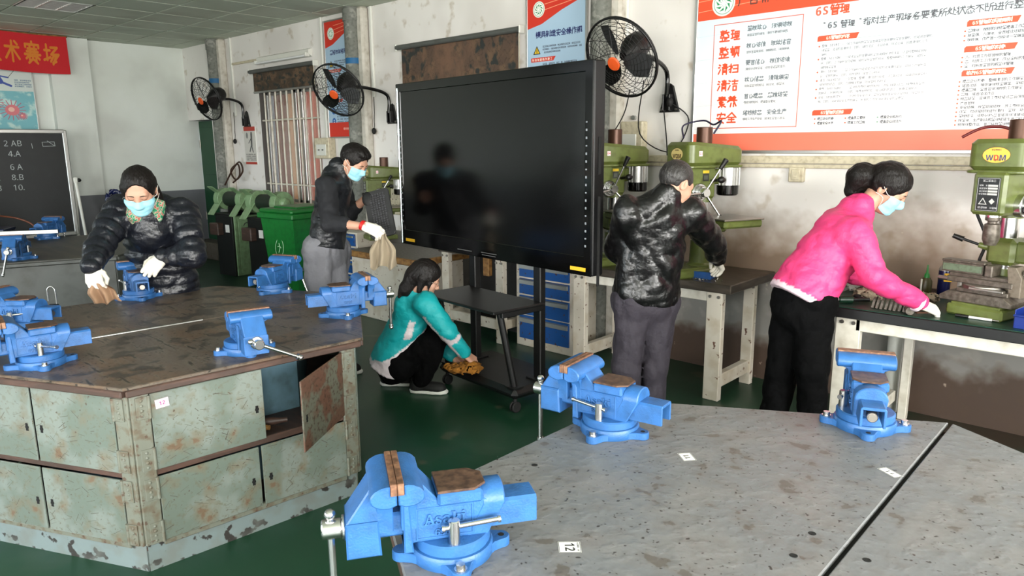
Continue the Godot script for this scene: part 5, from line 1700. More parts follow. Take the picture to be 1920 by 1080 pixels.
	part("chuck", mb().at(Vector3(0, 0.1, 0.17)).lathe([Vector2(0, 0.405), Vector2(0.034, 0.405), Vector2(0.034, 0.39), Vector2(0.022, 0.385), Vector2(0.022, 0.375), Vector2(0.034, 0.37), Vector2(0.038, 0.33), Vector2(0.038, 0.295), Vector2(0.026, 0.265), Vector2(0, 0.262)], 24), M.cast, o)
	# belt cover with lip
	var pr := []
	for q in [[1, 1], [-1, 1], [-1, -1], [1, -1]]:
		var cx: float = q[0] * 0.092
		var cy: float = 0.17 if q[1] > 0 else -0.18
		var a0 := atan2(q[1], q[0]) - PI / 4
		for i in 6: pr.append(Vector2(cx + 0.045 * cos(a0 + PI / 2 * i / 5.0), cy + 0.045 * sin(a0 + PI / 2 * i / 5.0)))
	var top := []
	for q in pr: top.append(Vector2(q.x, -q.y))
	var cover := mb().at(Vector3.ZERO, BY).prism(top, 0.735, 0.89, 0.022, 50)
	for i in cover.v.size():          # the cover falls away towards the motor
		var zz: float = cover.v[i].z
		if cover.v[i].y > 0.8 and zz < 0.0: cover.v[i].y += zz * 0.16
	part("belt_cover", cover, M.press_green, o)
	var lip := []
	for q in top: lip.append(q * 1.04)
	part("cover_lip", mb().at(Vector3.ZERO, BY).prism(lip, 0.722, 0.738, 0.004, 50), M.press_green, o)
	cv = Cv.new(160, 100, logo)
	cv.disc(Vector2(80, 50), 79, 49, Color(0.30, 0.16, 0.08))
	cv.disc(Vector2(80, 50), 76, 46, logo)
	var ink := [Color(0.10, 0.16, 0.42), Color(0.80, 0.12, 0.12), Color(0.10, 0.16, 0.42)]
	if logo.b > 0.4: ink = [Color(0.2, 0.1, 0.05), Color(0.2, 0.1, 0.05), Color(0.2, 0.1, 0.05)]
	for i in 3: cv.latin(letters("WDM"[i], 46, 0), Vector2(44 + i * 36, 66), ink[i])
	small_print(cv, Vector2(52, 14), 56, 10, Color(0.3, 0.2, 0.1), 3)
	small_print(cv, Vector2(58, 74), 44, 12, Color(0.3, 0.2, 0.1), 4)
	m = mb().at(Vector3(0, 0.812, 0.2155))
	var c0 := m.vert(Vector3.ZERO, Vector3.BACK, Vector2(0.5, 0.5))
	for i in 33: m.vert(Vector3(cos(TAU * i / 32) * 0.064, sin(TAU * i / 32) * 0.04, 0), Vector3.BACK, Vector2(0.5 + 0.49 * cos(TAU * i / 32), 0.5 - 0.49 * sin(TAU * i / 32)))
	for i in 32: m.tri(c0, c0 + 1 + i, c0 + 2 + i)
	part("maker_badge", m, print_mat(cv, 0.3), o)
	sticker(o, Vector3(0.1375, 0.815, 0.13), Basis(Vector3(0, 0, -1), Vector3.UP, Vector3.RIGHT), 0.028, 0.034, number, Color(0.75, 0.15, 0.25), Color(0.8, 0.5, 0.55), Color(0.93, 0.88, 0.88))
	# motor behind, silver fins over a black end
	part("motor", mb().at(Vector3(0.05, 0, -0.17)).lathe([Vector2(0, 0.72), Vector2(0.068, 0.72), Vector2(0.068, 0.60), Vector2(0, 0.60)], 28), M.alu, o)
	m = mb()
	for i in 16:
		var a := TAU * i / 16
		m.at(Vector3(0.05, 0, -0.17), Basis(Vector3.UP, a)).box(Vector3(0.071, 0.66, 0), Vector3(0.010, 0.115, 0.005))
	part("fins", m, M.alu, o)
	part("motor_end", mb().at(Vector3(0.05, 0, -0.17)).lathe([Vector2(0, 0.603), Vector2(0.072, 0.603), Vector2(0.071, 0.545), Vector2(0.062, 0.535), Vector2(0, 0.535)], 28), M.black_gloss, o)
	part("depth_stop", mb().cyl(Vector3(0.07, 0.635, -0.01), Vector3(0.15, 0.645, -0.03), 0.01).ball(Vector3(0.155, 0.645, -0.03), Vector3(0.022, 0.022, 0.03)), M.black, o)
	# feed hub with three spokes
	part("feed_hub", mb().cyl(Vector3(0.07, 0.565, 0.10), Vector3(0.11, 0.565, 0.10), 0.058, -1, 28, 0.004).cyl(Vector3(0.11, 0.565, 0.10), Vector3(0.13, 0.565, 0.10), 0.044, -1, 28, 0.004).cyl(Vector3(0.13, 0.565, 0.10), Vector3(0.18, 0.565, 0.10), 0.03, -1, 20, 0.004), M.chrome, o)
	for i in 3:
		var a := deg_to_rad(hands + i * 120.0)
		var d := Vector3(0.25, sin(a), -cos(a)).normalized()
		var p := Vector3(0.155, 0.565, 0.10)
		var sp := part("feed_spoke", mb().cyl(p, p + d * 0.20, 0.0075), M.chrome, o)
		part("knob", mb().cyl(p + d * 0.175, p + d * 0.25, 0.012, 0.019, 14, 0.005), M.black, sp)
	return o


func steel_leg(o: Node, x: float, z: float, h: float, w: float, m: Material) -> void:
	part("leg", mb().box(Vector3(x, h / 2, z), Vector3(w, h, 0.05), 0.004).box(Vector3(x - w / 2 + 0.012, h / 2, z - 0.03), Vector3(0.024, h, 0.05), 0.004), m, o)
	for s in [-0.03, 0.03]: part("bolt", mb().cyl(Vector3(x + s, h - 0.035, z + 0.024), Vector3(x + s, h - 0.035, z + 0.034), 0.011, -1, 8), M.steel, o)


func machines() -> void:
	var cream := Color(0.88, 0.80, 0.52)
	press("olive drill press at the right photo edge, with black nameplate and cross vise", Vector3(-0.61, BT, -4.42), -16.0, "02", Color(0.90, 0.72, 0.26), 60.0)
	press("olive drill press behind the man in the black jacket, oval badge visible", Vector3(-2.345, BT, -4.42), -24.0, "03", cream, 62.0)
	press("olive drill press half hidden behind the screen's right edge", Vector3(-3.06, BT, -4.42), -24.0, "04", cream, 70.0)
	var sm := press("small dark olive drill press left of the screen, by the pegboard", Vector3(-5.95, 0.74, -4.52), -20.0, "05", cream, 60.0)
	sm.scale = Vector3.ONE * 0.84
	part("stop_button", mb().cyl(Vector3(-0.17, 0.78, 0.1), Vector3(-0.17, 0.78, 0.16), 0.045, -1, 16).ball(Vector3(-0.17, 0.78, 0.17), Vector3(0.035, 0.035, 0.02)), M.red, sm)
	# cables on top of the middle press
	for q in [[Vector3(-2.46, 1.72, -4.35), Vector3(-2.52, 1.80, -4.45), Vector3(-2.40, 1.83, -4.5), Vector3(-2.30, 1.80, -4.45), Vector3(-2.22, 1.82, -4.4), Vector3(-2.26, 1.74, -4.38)]]:
		tag(part("cable", mb().tube(bend(q, 6), 0.006, 6), plain(Color(0.12, 0.10, 0.22), 0.5), self), "violet cable looped over the middle drill press", "cable")
	tag(part("cable", mb().tube(bend([Vector3(-0.73, 1.52, -4.32), Vector3(-0.76, 1.36, -4.36), Vector3(-0.70, 1.18, -4.40), Vector3(-0.72, 1.06, -4.42), Vector3(-0.72, 1.0, -4.42)], 8), 0.008, 8), M.rubber, self), "black cable hanging beside the right drill press", "cable")
	tag(part("cable", mb().tube(bend([Vector3(-0.86, 1.70, -4.40), Vector3(-0.78, 1.745, -4.42), Vector3(-0.70, 1.75, -4.42), Vector3(-0.66, 1.74, -4.42)], 6), 0.008, 8), plain(Color(0.35, 0.04, 0.05), 0.5), self), "dark red cable running into the top of the right drill press", "cable")

	# steel-topped bench under the middle presses
	var o := thing("steel_bench", "steel-topped bench on white legs, under the two middle drill presses", "workbench", Vector3(-2.63, 0, -4.50))
	part("top", mb().box(Vector3(0, BT - 0.03, 0), Vector3(1.30, 0.06, 0.68), 0.006), M.steel_top, o)
	for x in [-0.58, 0.52]:
		steel_leg(o, x, 0.27, BT - 0.06, 0.11, M.rusty_white)
		steel_leg(o, x + 0.02, -0.2, BT - 0.06, 0.08, M.rusty_white)
		part("stretcher", mb().box(Vector3(x + 0.02, 0.13, 0.03), Vector3(0.05, 0.09, 0.46), 0.004), M.rusty_white, o)
	part("rail", mb().box(Vector3(0, BT - 0.10, 0.26), Vector3(1.1, 0.07, 0.04), 0.004), M.white_paint, o)
	var sw := mb()
	var r := RandomNumberGenerator.new()
	r.seed = 3
	for i in 240: sw.at(Vector3(0.32 + r.randfn() * 0.09, BT + 0.004, 0.22 + r.randfn() * 0.05), Basis(Vector3(r.randf(), r.randf(), r.randf()).normalized(), r.randf() * 6.0)).box(Vector3.ZERO, Vector3(0.012, 0.003, 0.004))
	var swn := part("swarf", sw, M.steel, self)
	swn.position = Vector3(-2.66, 0, -4.50)
	tag(swn, "scatter of steel swarf on the steel bench's front edge", "swarf", "", "stuff")
	o = thing("tool_tray", "blue and rust steel tray on the steel bench by the man's gloved hand", "tray", Vector3(-2.28, BT, -4.30), 12)
	part("base", mb().box(Vector3(0, 0.008, 0), Vector3(0.2, 0.014, 0.12), 0.002), M.drawer_blue, o)
	for s in [-1.0, 1.0]: part("side", mb().box(Vector3(0, 0.025, s * 0.06), Vector3(0.2, 0.05, 0.006), 0.002), M.drawer_blue if s > 0 else M.rim, o)

	# green-topped bench at the right
	o = thing("mat_bench", "long bench with green mat and black edge on a white steel frame, at the right", "workbench", Vector3(0.0, 0, -4.42))
	part("top", mb().box(Vector3(0, BT - 0.033, 0), Vector3(2.8, 0.055, 0.84), 0.004), plain(Color(0.035, 0.035, 0.04), 0.45), o)
	part("mat", mb().box(Vector3(0, BT - 0.003, 0), Vector3(2.79, 0.006, 0.83), 0.002), dirty(plain(Color(0.04, 0.20, 0.15), 0.4), 1.5), o)
	for x in [-1.24, 1.2]:
		steel_leg(o, x, 0.33, BT - 0.06, 0.13, M.white_paint)
		steel_leg(o, x + 0.17, -0.27, BT - 0.06, 0.05, M.white_paint)
		part("stretcher", mb().box(Vector3(x + 0.1, 0.14, 0.03), Vector3(0.05, 0.07, 0.58), 0.004), M.white_paint, o)
	part("rail", mb().box(Vector3(0, BT - 0.10, 0.33), Vector3(2.4, 0.075, 0.05), 0.004), M.white_paint, o)
	part("back_rail", mb().box(Vector3(0, BT - 0.10, -0.26), Vector3(2.4, 0.075, 0.05), 0.004), M.white_paint, o)
	tag(part("waste_pipe", mb().cyl(Vector3(-1.17, 0, -4.79), Vector3(-1.17, 0.735, -4.79), 0.044, -1, 20), M.white_plastic, self), "thick white pipe standing behind the mat bench's left legs", "pipe")

	# bench behind the screen: blue drawers, white cabinet, legs
	o = thing("drawer_cabinet", "white cabinet of five blue drawers behind the screen's right column", "cabinet", Vector3(-3.70, 0, -4.60))
	part("body", mb().box(Vector3(0, 0.37, 0.07), Vector3(0.62, 0.74, 0.30), 0.005), M.rusty_white, o)
	part("worktop", mb().box(Vector3(0, BT - 0.03, 0.11), Vector3(0.62, 0.06, 0.3), 0.005), M.steel_top, o)
	var ys := [0.655, 0.52, 0.36, 0.17]
	var hs := [0.11, 0.13, 0.16, 0.2]
	for i in 4:
		var d := part("drawer", mb().box(Vector3(0, ys[i], 0.225), Vector3(0.53, hs[i], 0.02), 0.003), M.rusty_blue, o)
		part("handle", mb().at(Vector3(0, ys[i] + hs[i] * 0.32, 0.236), BX).prism([Vector2(0.0, 0.02), Vector2(-0.014, 0.012), Vector2(-0.014, -0.02), Vector2(0, -0.02)], -0.26, 0.26, 0.002), M.alu, d)
	o = thing("drawer_cabinet", "blue drawer cabinet with white side beside the man's grey trousers", "cabinet", Vector3(-6.395, 0, -4.57))
	part("body", mb().box(Vector3(0, 0.4, 0.10), Vector3(0.45, 0.8, 0.34), 0.005), M.rusty_white, o)
	for i in 5:
		var d := part("drawer", mb().box(Vector3(0, 0.72 - i * 0.145, 0.275), Vector3(0.40, 0.125, 0.02), 0.003), M.rusty_blue, o)
		part("handle", mb().box(Vector3(0, 0.755 - i * 0.145, 0.292), Vector3(0.37, 0.022, 0.016), 0.003), M.alu, d)
	o = thing("white_cabinet", "low rust-spotted white cabinet with a wood-edged top left of the screen", "cabinet", Vector3(-5.42, 0, -4.42))
	part("body", mb().box(Vector3(-0.1, 0.31, 0), Vector3(1.0, 0.62, 0.6), 0.006), M.rusty_white, o)
	part("top", mb().box(Vector3(0, 0.655, 0.04), Vector3(1.05, 0.05, 0.72), 0.004), M.cast, o)
	part("wood_edge", mb().box(Vector3(0, 0.652, 0.41), Vector3(1.07, 0.06, 0.03), 0.008).box(Vector3(0.535, 0.652, 0.05), Vector3(0.03, 0.06, 0.72), 0.008), M.wood, o)
	o = thing("leg_bench", "bench on white steel legs seen through the screen's stand", "workbench", Vector3(-4.45, 0, -4.55))
	part("top", mb().box(Vector3(0, BT - 0.03, 0), Vector3(0.8, 0.06, 0.6), 0.004), M.steel_top, o)
	for x in [-0.34, 0.34]:
		steel_leg(o, x, 0.25, BT - 0.06, 0.09, M.rusty_white)
		part("stretcher", mb().box(Vector3(x, 0.16, 0.0), Vector3(0.05, 0.08, 0.5), 0.004), M.rusty_white, o)
	part("rail", mb().box(Vector3(0, 0.16, 0.25), Vector3(0.62, 0.09, 0.03), 0.004), M.rusty_white, o)
	part("back_panel", mb().box(Vector3(0, 0.37, -0.12), Vector3(0.78, 0.74, 0.02)), plain(Color(0.09, 0.075, 0.065), 0.7), o)
	part("wood_block", mb().box(Vector3(0.2, 0.66, 0.27), Vector3(0.07, 0.16, 0.05), 0.005), M.wood, o)

	screen_stand()
	grinder(Vector3(-9.2, 0, -4.52), "green pedestal grinder farther from the bin, cable coiled above it")
	grinder(Vector3(-8.28, 0, -4.50), "green pedestal grinder beside the green wheeled bin")
	tag(part("cable", mb().tube(bend([Vector3(-9.85, 1.16, -4.7), Vector3(-9.62, 1.38, -4.72), Vector3(-9.45, 1.48, -4.74), Vector3(-9.38, 1.36, -4.74), Vector3(-9.55, 1.24, -4.72), Vector3(-9.68, 1.36, -4.72), Vector3(-9.5, 1.45, -4.74), Vector3(-9.44, 1.3, -4.72), Vector3(-9.6, 1.2, -4.7)], 8), 0.012, 6), plain(Color(0.22, 0.13, 0.08), 0.6), self), "brown cable coiled on the wall above the far grinder", "cable")
	bin()


func screen_stand() -> void:
	# panel plane through the origin, facing +z
	var o := thing("display_screen", "large black display screen on a wheeled stand, in the middle of the photo", "screen", Vector3(-3.297, 0, -3.268), -6.6)
	var y0 := 0.957
	var y1 := 2.118
	var w := 0.981
	var d := 0.09
	part("housing", mb().box(Vector3(0, (y0 + y1) / 2, -d / 2 - 0.004), Vector3(w * 2, y1 - y0, d), 0.008), plain(Color(0.06, 0.06, 0.065), 0.35, 0.4), o)
	var m := mb()
	m.box(Vector3(0, y1 - 0.03, 0), Vector3(w * 2 - 0.004, 0.06, 0.012), 0.004)
	m.box(Vector3(0, y0 + 0.055, 0), Vector3(w * 2 - 0.004, 0.11, 0.012), 0.004)
	for s in [-1.0, 1.0]: m.box(Vector3(s * (w - 0.032), (y0 + y1) / 2, 0), Vector3(0.06, y1 - y0 - 0.01, 0.0118), 0.004)
	part("bezel", m, plain(Color(0.012, 0.012, 0.014), 0.12), o)
	part("glass", mb().box(Vector3(0, (y0 + y1) / 2 + 0.025, -0.002), Vector3(w * 2 - 0.12, y1 - y0 - 0.16, 0.008)), plain(Color(0.015, 0.015, 0.017), 0.17), o)
	part("side_strip", mb().at(Vector3(-w, 0, 0), BY).prism([Vector2(-0.004, 0.03), Vector2(-0.004, 0.004), Vector2(0.026, -0.012), Vector2(0.03, 0.0), Vector2(0.03, 0.03)], y0 + 0.005, y1 - 0.03, 0.001), plain(Color(0.80, 0.86, 0.86), 0.2, 1.0), o)
	part("port_slot", mb().box(Vector3(w + 0.001, 1.62, -0.05), Vector3(0.004, 0.2, 0.02)).box(Vector3(w + 0.001, 1.15, -0.05), Vector3(0.004, 0.5, 0.02)), M.dark, o)
	m = mb()
	for s in [-1.0, 1.0]:
		for i in 17: m.box(Vector3(s * (w - 0.045), y1 - 0.32 - i * 0.042, 0.0064), Vector3(0.011, 0.013 if i % 3 else 0.008, 0.001))
	part("touch_icons", m, plain(Color(0.5, 0.52, 0.54), 0.5), o)
	for s in [-0.85, 0.88]: part("warning_sticker", mb().box(Vector3(s, y0 + 0.035, 0.0065), Vector3(0.12, 0.022, 0.001)), M.yellow, o)
	part("front_ports", mb().box(Vector3(-0.18, y0 + 0.03, 0.0065), Vector3(0.16, 0.006, 0.001)).box(Vector3(0.08, y0 + 0.035, 0.0065), Vector3(0.16, 0.005, 0.001)).box(Vector3(0.08, y0 + 0.02, 0.0065), Vector3(0.14, 0.005, 0.001)), plain(Color(0.3, 0.3, 0.3), 0.5), o)
	part("mounting_frame", mb().box(Vector3(-0.34, 1.35, -0.13), Vector3(0.05, 0.8, 0.07)).box(Vector3(0.34, 1.35, -0.13), Vector3(0.05, 0.8, 0.07)).box(Vector3(0, 1.5, -0.16), Vector3(0.9, 0.06, 0.03)).box(Vector3(0, 1.2, -0.16), Vector3(0.9, 0.06, 0.03)), M.black, o)
	for s in [-1.0, 1.0]:
		part("column", mb().box(Vector3(s * 0.34, 0.76, -0.2), Vector3(0.07, 1.3, 0.05), 0.006).box(Vector3(s * 0.34, 0.17, -0.2), Vector3(0.14, 0.012, 0.12), 0.003), M.black, o)
		part("brace", mb().cyl(Vector3(s * 0.32, 0.66, 0.12), Vector3(s * 0.36, 0.17, 0.04), 0.022, -1, 8).box(Vector3(s * 0.36, 0.168, 0.04), Vector3(0.09, 0.008, 0.08)), M.black, o)
		part("shelf_arm", mb().box(Vector3(s * 0.37, 0.655, -0.03), Vector3(0.03, 0.04, 0.36), 0.004), M.black, o)
	part("shelf", mb().box(Vector3(0, 0.68, 0.02), Vector3(0.80, 0.018, 0.42), 0.005), M.black, o)
	part("base", mb().box(Vector3(0, 0.13, -0.16), Vector3(0.84, 0.07, 0.50), 0.03), M.black, o)
	for x in [-0.37, 0.37]:
		for z in [-0.36, 0.04]:
			part("caster", mb().cyl(Vector3(x - 0.02, 0.036, z), Vector3(x - 0.006, 0.036, z), 0.036, -1, 18, 0.004).cyl(Vector3(x + 0.006, 0.036, z), Vector3(x + 0.02, 0.036, z), 0.036, -1, 18, 0.004).cyl(Vector3(x, 0.03, z), Vector3(x, 0.1, z), 0.012), M.rubber, o)


func grinder(at: Vector3, label: String) -> void:
	var o := thing("pedestal_grinder", label, "grinder", at, 6.0, "green pedestal grinders")
	var dk := dirty(plain(Color(0.035, 0.05, 0.04), 0.5), 2.0)
	part("pedestal", mb().box(Vector3(0, 0.4, 0), Vector3(0.40, 0.80, 0.36), 0.012), M.pale_green, o)
	part("side_panel", mb().box(Vector3(0.202, 0.4, -0.012), Vector3(0.012, 0.72, 0.27), 0.003), M.pale_green, o)
	part("handle", mb().tube(bend([Vector3(0.21, 0.66, 0.05), Vector3(0.222, 0.70, 0.02), Vector3(0.222, 0.70, -0.08), Vector3(0.21, 0.70, -0.1)], 5), 0.005, 6), M.black, o)
	part("corner_strip", mb().box(Vector3(0.206, 0.4, 0.165), Vector3(0.02, 0.78, 0.035), 0.004), M.pale_green, o)
	part("front_cover", mb().box(Vector3(0.0, 0.4, 0.19), Vector3(0.38, 0.80, 0.03), 0.004), dk, o)
	part("dust_box", mb().box(Vector3(-0.12, 0.62, 0.24), Vector3(0.2, 0.16, 0.09), 0.01), M.rim, o)
	part("label_plate", mb().box(Vector3(0.08, 0.63, 0.206), Vector3(0.09, 0.1, 0.002)), M.paper, o)
	part("top_plate", mb().box(Vector3(0, 0.812, 0), Vector3(0.44, 0.024, 0.40), 0.004), M.black, o)
	part("motor", mb().cyl(Vector3(-0.17, 1.0, 0), Vector3(0.17, 1.0, 0), 0.10, -1, 28, 0.012), dirty(plain(Color(0.10, 0.16, 0.11), 0.5), 3.0), o)
	part("motor_foot", mb().box(Vector3(0, 0.865, 0), Vector3(0.2, 0.09, 0.14), 0.01), M.black, o)
	for s in [-1.0, 1.0]:
		var m := mb().at(Vector3(s * 0.25, 1.0, 0), BX)
		var arc := []
		for i in 20: arc.append(Vector2(cos(TAU * i / 20) * 0.145, sin(TAU * i / 20) * 0.145))
		m.prism(arc, -0.055, 0.055, 0.006, 40)
		var gd := part("wheel_guard", m, M.pale_green, o)
		part("guard_dome", mb().at(Vector3(s * 0.30, 1.0, 0), Basis(Vector3.BACK, -s * PI / 2)).lathe([Vector2(0.075, 0.0), Vector2(0.07, 0.03), Vector2(0.045, 0.055), Vector2(0, 0.062)], 24), M.pale_green, gd)
		part("spark_shield", mb().at(Vector3(s * 0.25, 1.11, 0.13), Basis(Vector3.RIGHT, -0.65)).box(Vector3.ZERO, Vector3(0.12, 0.012, 0.2), 0.003), M.pale_green, o)
		part("tool_rest", mb().at(Vector3(s * 0.25, 0.90, 0.15), Basis(Vector3.RIGHT, 0.9)).box(Vector3.ZERO, Vector3(0.14, 0.012, 0.26), 0.003), M.pale_green, o)


func bin() -> void:
	var o := thing("wheeled_bin", "green plastic wheeled waste bin behind the man with the keyboard", "bin", Vector3(-7.0, 0, -4.16), 6)
	var m := mb()
	var b := [Vector2(-0.22, -0.24), Vector2(0.22, -0.24), Vector2(0.22, 0.24), Vector2(-0.22, 0.24)]
	for i in 4:
		var p: Vector2 = b[i]
		var q: Vector2 = b[(i + 1) % 4]
		m.quad(Vector3(p.x, 0.06, p.y), Vector3(q.x, 0.06, q.y), Vector3(q.x * 1.28, 0.96, q.y * 1.3), Vector3(p.x * 1.28, 0.96, p.y * 1.3))
	m.box(Vector3(0, 0.08, 0), Vector3(0.43, 0.05, 0.47), 0.01)
	part("tub", m, M.bin_green, o)
	part("rim", mb().box(Vector3(0, 0.96, 0), Vector3(0.62, 0.06, 0.68), 0.012), M.bin_green, o)
	part("lid", mb().box(Vector3(0, 1.01, 0), Vector3(0.58, 0.05, 0.66), 0.02).box(Vector3(0, 1.04, -0.02), Vector3(0.40, 0.025, 0.44), 0.01), M.bin_green, o)
	part("grip", mb().cyl(Vector3(-0.22, 1.0, -0.36), Vector3(0.22, 1.0, -0.36), 0.016).box(Vector3(-0.2, 0.99, -0.34), Vector3(0.03, 0.04, 0.08)).box(Vector3(0.2, 0.99, -0.34), Vector3(0.03, 0.04, 0.08)), M.bin_green, o)
	for s in [-1.0, 1.0]: part("wheel", mb().cyl(Vector3(s * 0.23, 0.1, -0.26), Vector3(s * 0.28, 0.1, -0.26), 0.1, -1, 24, 0.01), M.rubber, o)
	var tilt := Basis(Vector3.RIGHT, -0.08)
	part("recycling_mark", mb().at(Vector3(0.0, 0.62, 0.296), tilt).tube(ring(Vector3.ZERO, Basis().scaled(Vector3(0.8, 1.2, 1)), 0.085, 32), 0.003, 4, true).tube([Vector3(-0.01, 0.05, 0), Vector3(0.008, 0.0, 0), Vector3(-0.01, -0.05, 0)], 0.004, 4).tube([Vector3(-0.03, 0.01, 0), Vector3(0.0, 0.02, 0), Vector3(0.03, 0.0, 0)], 0.004, 4), plain(Color(0.7, 0.85, 0.7), 0.6), o)
	part("label_sheet", mb().at(Vector3(0.1, 0.34, 0.273), tilt).box(Vector3.ZERO, Vector3(0.09, 0.13, 0.002)), plain(Color(0.5, 0.68, 0.56), 0.5), o)

# ------------------------------------------------------------------ small things lying about
func small_things() -> void:
	var up := Vector3.UP
	# spray can behind the cross vise
	var o := thing("spray_can", "dark blue and yellow spray can with white cap behind the cross vise", "spray can", Vector3(-0.93, BT, -4.72), 20)
	part("can", mb().lathe([Vector2(0, 0), Vector2(0.031, 0), Vector2(0.033, 0.004), Vector2(0.033, 0.145), Vector2(0.03, 0.155), Vector2(0.018, 0.17), Vector2(0, 0.17)], 24), plain(Color(0.07, 0.08, 0.26), 0.3, 0.2), o)
	part("silver_shoulder", mb().lathe([Vector2(0.0335, 0.142), Vector2(0.0335, 0.146), Vector2(0.031, 0.155), Vector2(0.019, 0.171), Vector2(0, 0.172)], 24), M.alu, o)
	part("label", mb().box(Vector3(0.012, 0.105, 0.0325), Vector3(0.04, 0.05, 0.004), 0.001), M.yellow, o)
	part("lettering", letters("W", 0.04, 0.003), M.ink, o, Vector3(0.012, 0.105, 0.035))
	part("cap", mb().lathe([Vector2(0, 0.172), Vector2(0.013, 0.172), Vector2(0.013, 0.192), Vector2(0.009, 0.2), Vector2(0, 0.2)], 16).box(Vector3(0.008, 0.196, 0), Vector3(0.02, 0.01, 0.012), 0.003), M.white_plastic, o)
	o = thing("nozzle_bottle", "yellow-green pointed nozzle sticking up between the spray can and the right drill press", "bottle", Vector3(-0.83, BT, -4.70))
	part("bottle", mb().lathe([Vector2(0, 0), Vector2(0.028, 0), Vector2(0.03, 0.01), Vector2(0.03, 0.09), Vector2(0.014, 0.108), Vector2(0, 0.11)], 18), M.white_plastic, o)
	part("nozzle", mb().lathe([Vector2(0.014, 0.106), Vector2(0.009, 0.13), Vector2(0.004, 0.195), Vector2(0, 0.197)], 14), plain(Color(0.48, 0.55, 0.10), 0.4), o)
	o = thing("glue_bottle", "olive squeeze bottle with bright green nozzle, by the pink sleeve", "bottle", Vector3(-1.0, BT, -4.62), 30)
	part("bottle", mb().lathe([Vector2(0, 0), Vector2(0.028, 0), Vector2(0.031, 0.01), Vector2(0.031, 0.085), Vector2(0.02, 0.105), Vector2(0, 0.11)], 18, 35, 1.0, 0.7), plain(Color(0.24, 0.22, 0.09), 0.4), o)
	part("nozzle", mb().lathe([Vector2(0.015, 0.105), Vector2(0.013, 0.125), Vector2(0.006, 0.135), Vector2(0.003, 0.18), Vector2(0, 0.182)], 14), plain(Color(0.08, 0.48, 0.18), 0.4), o)
	part("strip", mb().box(Vector3(-0.03, 0.06, 0.015), Vector3(0.01, 0.08, 0.006), 0.002), M.white_plastic, o)
	# row of ground steel blocks
	for i in 8:
		var s := part("steel_block", mb().box(Vector3.ZERO, Vector3(0.014, 0.05, 0.07), 0.0015), M.cast, self)
		s.position = Vector3(-1.13 + i * 0.022, BT + 0.026, -4.11 + 0.004 * (i % 3))
		s.rotation_degrees = Vector3(0, 12, -10)
		tag(s, ["first steel block from the left in the leaning row below the pink sleeve", "second steel block from the left in the leaning row", "third steel block from the left in the leaning row", "fourth steel block from the left in the leaning row", "fifth steel block from the left in the leaning row", "sixth steel block from the left in the leaning row", "seventh steel block from the left in the leaning row", "last steel block of the leaning row, next to the round bar"][i], "steel block", "steel blocks below the pink sleeve")
	tag(part("round_bar", mb().cyl(Vector3(-0.93, BT + 0.022, -4.02), Vector3(-1.0, BT + 0.022, -4.2), 0.021, -1, 20, 0.002), M.cast, self), "short round steel bar lying at the end of the leaning steel blocks", "metal bar")
	o = thing("hand_tool", "dark green hand tool lying left of the leaning steel blocks", "tool", Vector3(-1.27, BT, -4.12), 40)
	part("grip", mb().cyl(Vector3(-0.05, 0.02, 0), Vector3(0.03, 0.02, 0), 0.018, 0.021, 14, 0.005), plain(Color(0.03, 0.16, 0.10), 0.4), o)
	part("shank", mb().cyl(Vector3(0.03, 0.02, 0), Vector3(0.12, 0.018, 0), 0.01), M.black, o)
	part("end_cap", mb().cyl(Vector3(-0.056, 0.02, 0), Vector3(-0.05, 0.02, 0), 0.012), M.white_plastic, o)
	part("cord", mb().tube(bend([Vector3(0.1, 0.02, 0.0), Vector3(0.06, 0.03, -0.05), Vector3(0.13, 0.02, -0.09), Vector3(0.18, 0.02, -0.03)], 6), 0.008, 8), M.rubber, o)
	o = thing("marker_pen", "black and white marker pen on the green mat before the cross vise", "pen", Vector3(-0.66, BT + 0.008, -4.14), -3)
	part("barrel", mb().cyl(Vector3(-0.03, 0, 0), Vector3(0.07, 0, 0), 0.0065), M.white_plastic, o)
	part("cap", mb().cyl(Vector3(-0.09, 0, 0), Vector3(-0.03, 0, 0), 0.0075), M.black, o)
	part("tip", mb().cyl(Vector3(0.07, 0, 0), Vector3(0.10, 0, 0), 0.004), M.steel, o)
	o = thing("parts_bin", "small blue plastic parts bin at the right photo edge", "bin", Vector3(-0.40, BT, -4.15), -10)
	var m := mb()
	for s in [-1.0, 1.0]:
		m.box(Vector3(s * 0.075, 0.045, 0), Vector3(0.005, 0.09, 0.2), 0.002)
		m.box(Vector3(0, 0.045 if s < 0 else 0.03, s * 0.1), Vector3(0.15, 0.09 if s < 0 else 0.06, 0.005), 0.002)
	m.box(Vector3(0, 0.004, 0), Vector3(0.15, 0.008, 0.2))
	part("tray", m, plain(Color(0.06, 0.16, 0.46), 0.35), o)
	part("rim", mb().box(Vector3(0, 0.062, 0.104), Vector3(0.16, 0.01, 0.012), 0.003), plain(Color(0.06, 0.16, 0.46), 0.35), o)
	# cross vise standing on the right press's base
	o = thing("cross_vise", "worn iron cross-slide vise on the base of the right drill press", "machine vise", Vector3(-0.665, BT + 0.066, -4.30), -14)
	m = mb().prism([Vector2(-0.17, 0), Vector2(0.17, 0), Vector2(0.17, 0.022), Vector2(0.13, 0.05), Vector2(-0.13, 0.05), Vector2(-0.17, 0.022)], -0.09, 0.10, 0.003)
	for s in [-0.09, 0.02, 0.11]: m.box(Vector3(s, 0.018, 0.102), Vector3(0.018, 0.022, 0.006))
	part("foot", m, M.cast, o)
	part("lower_slide", mb().box(Vector3(0.02, 0.06, 0.01), Vector3(0.24, 0.022, 0.13), 0.003), M.cast, o)
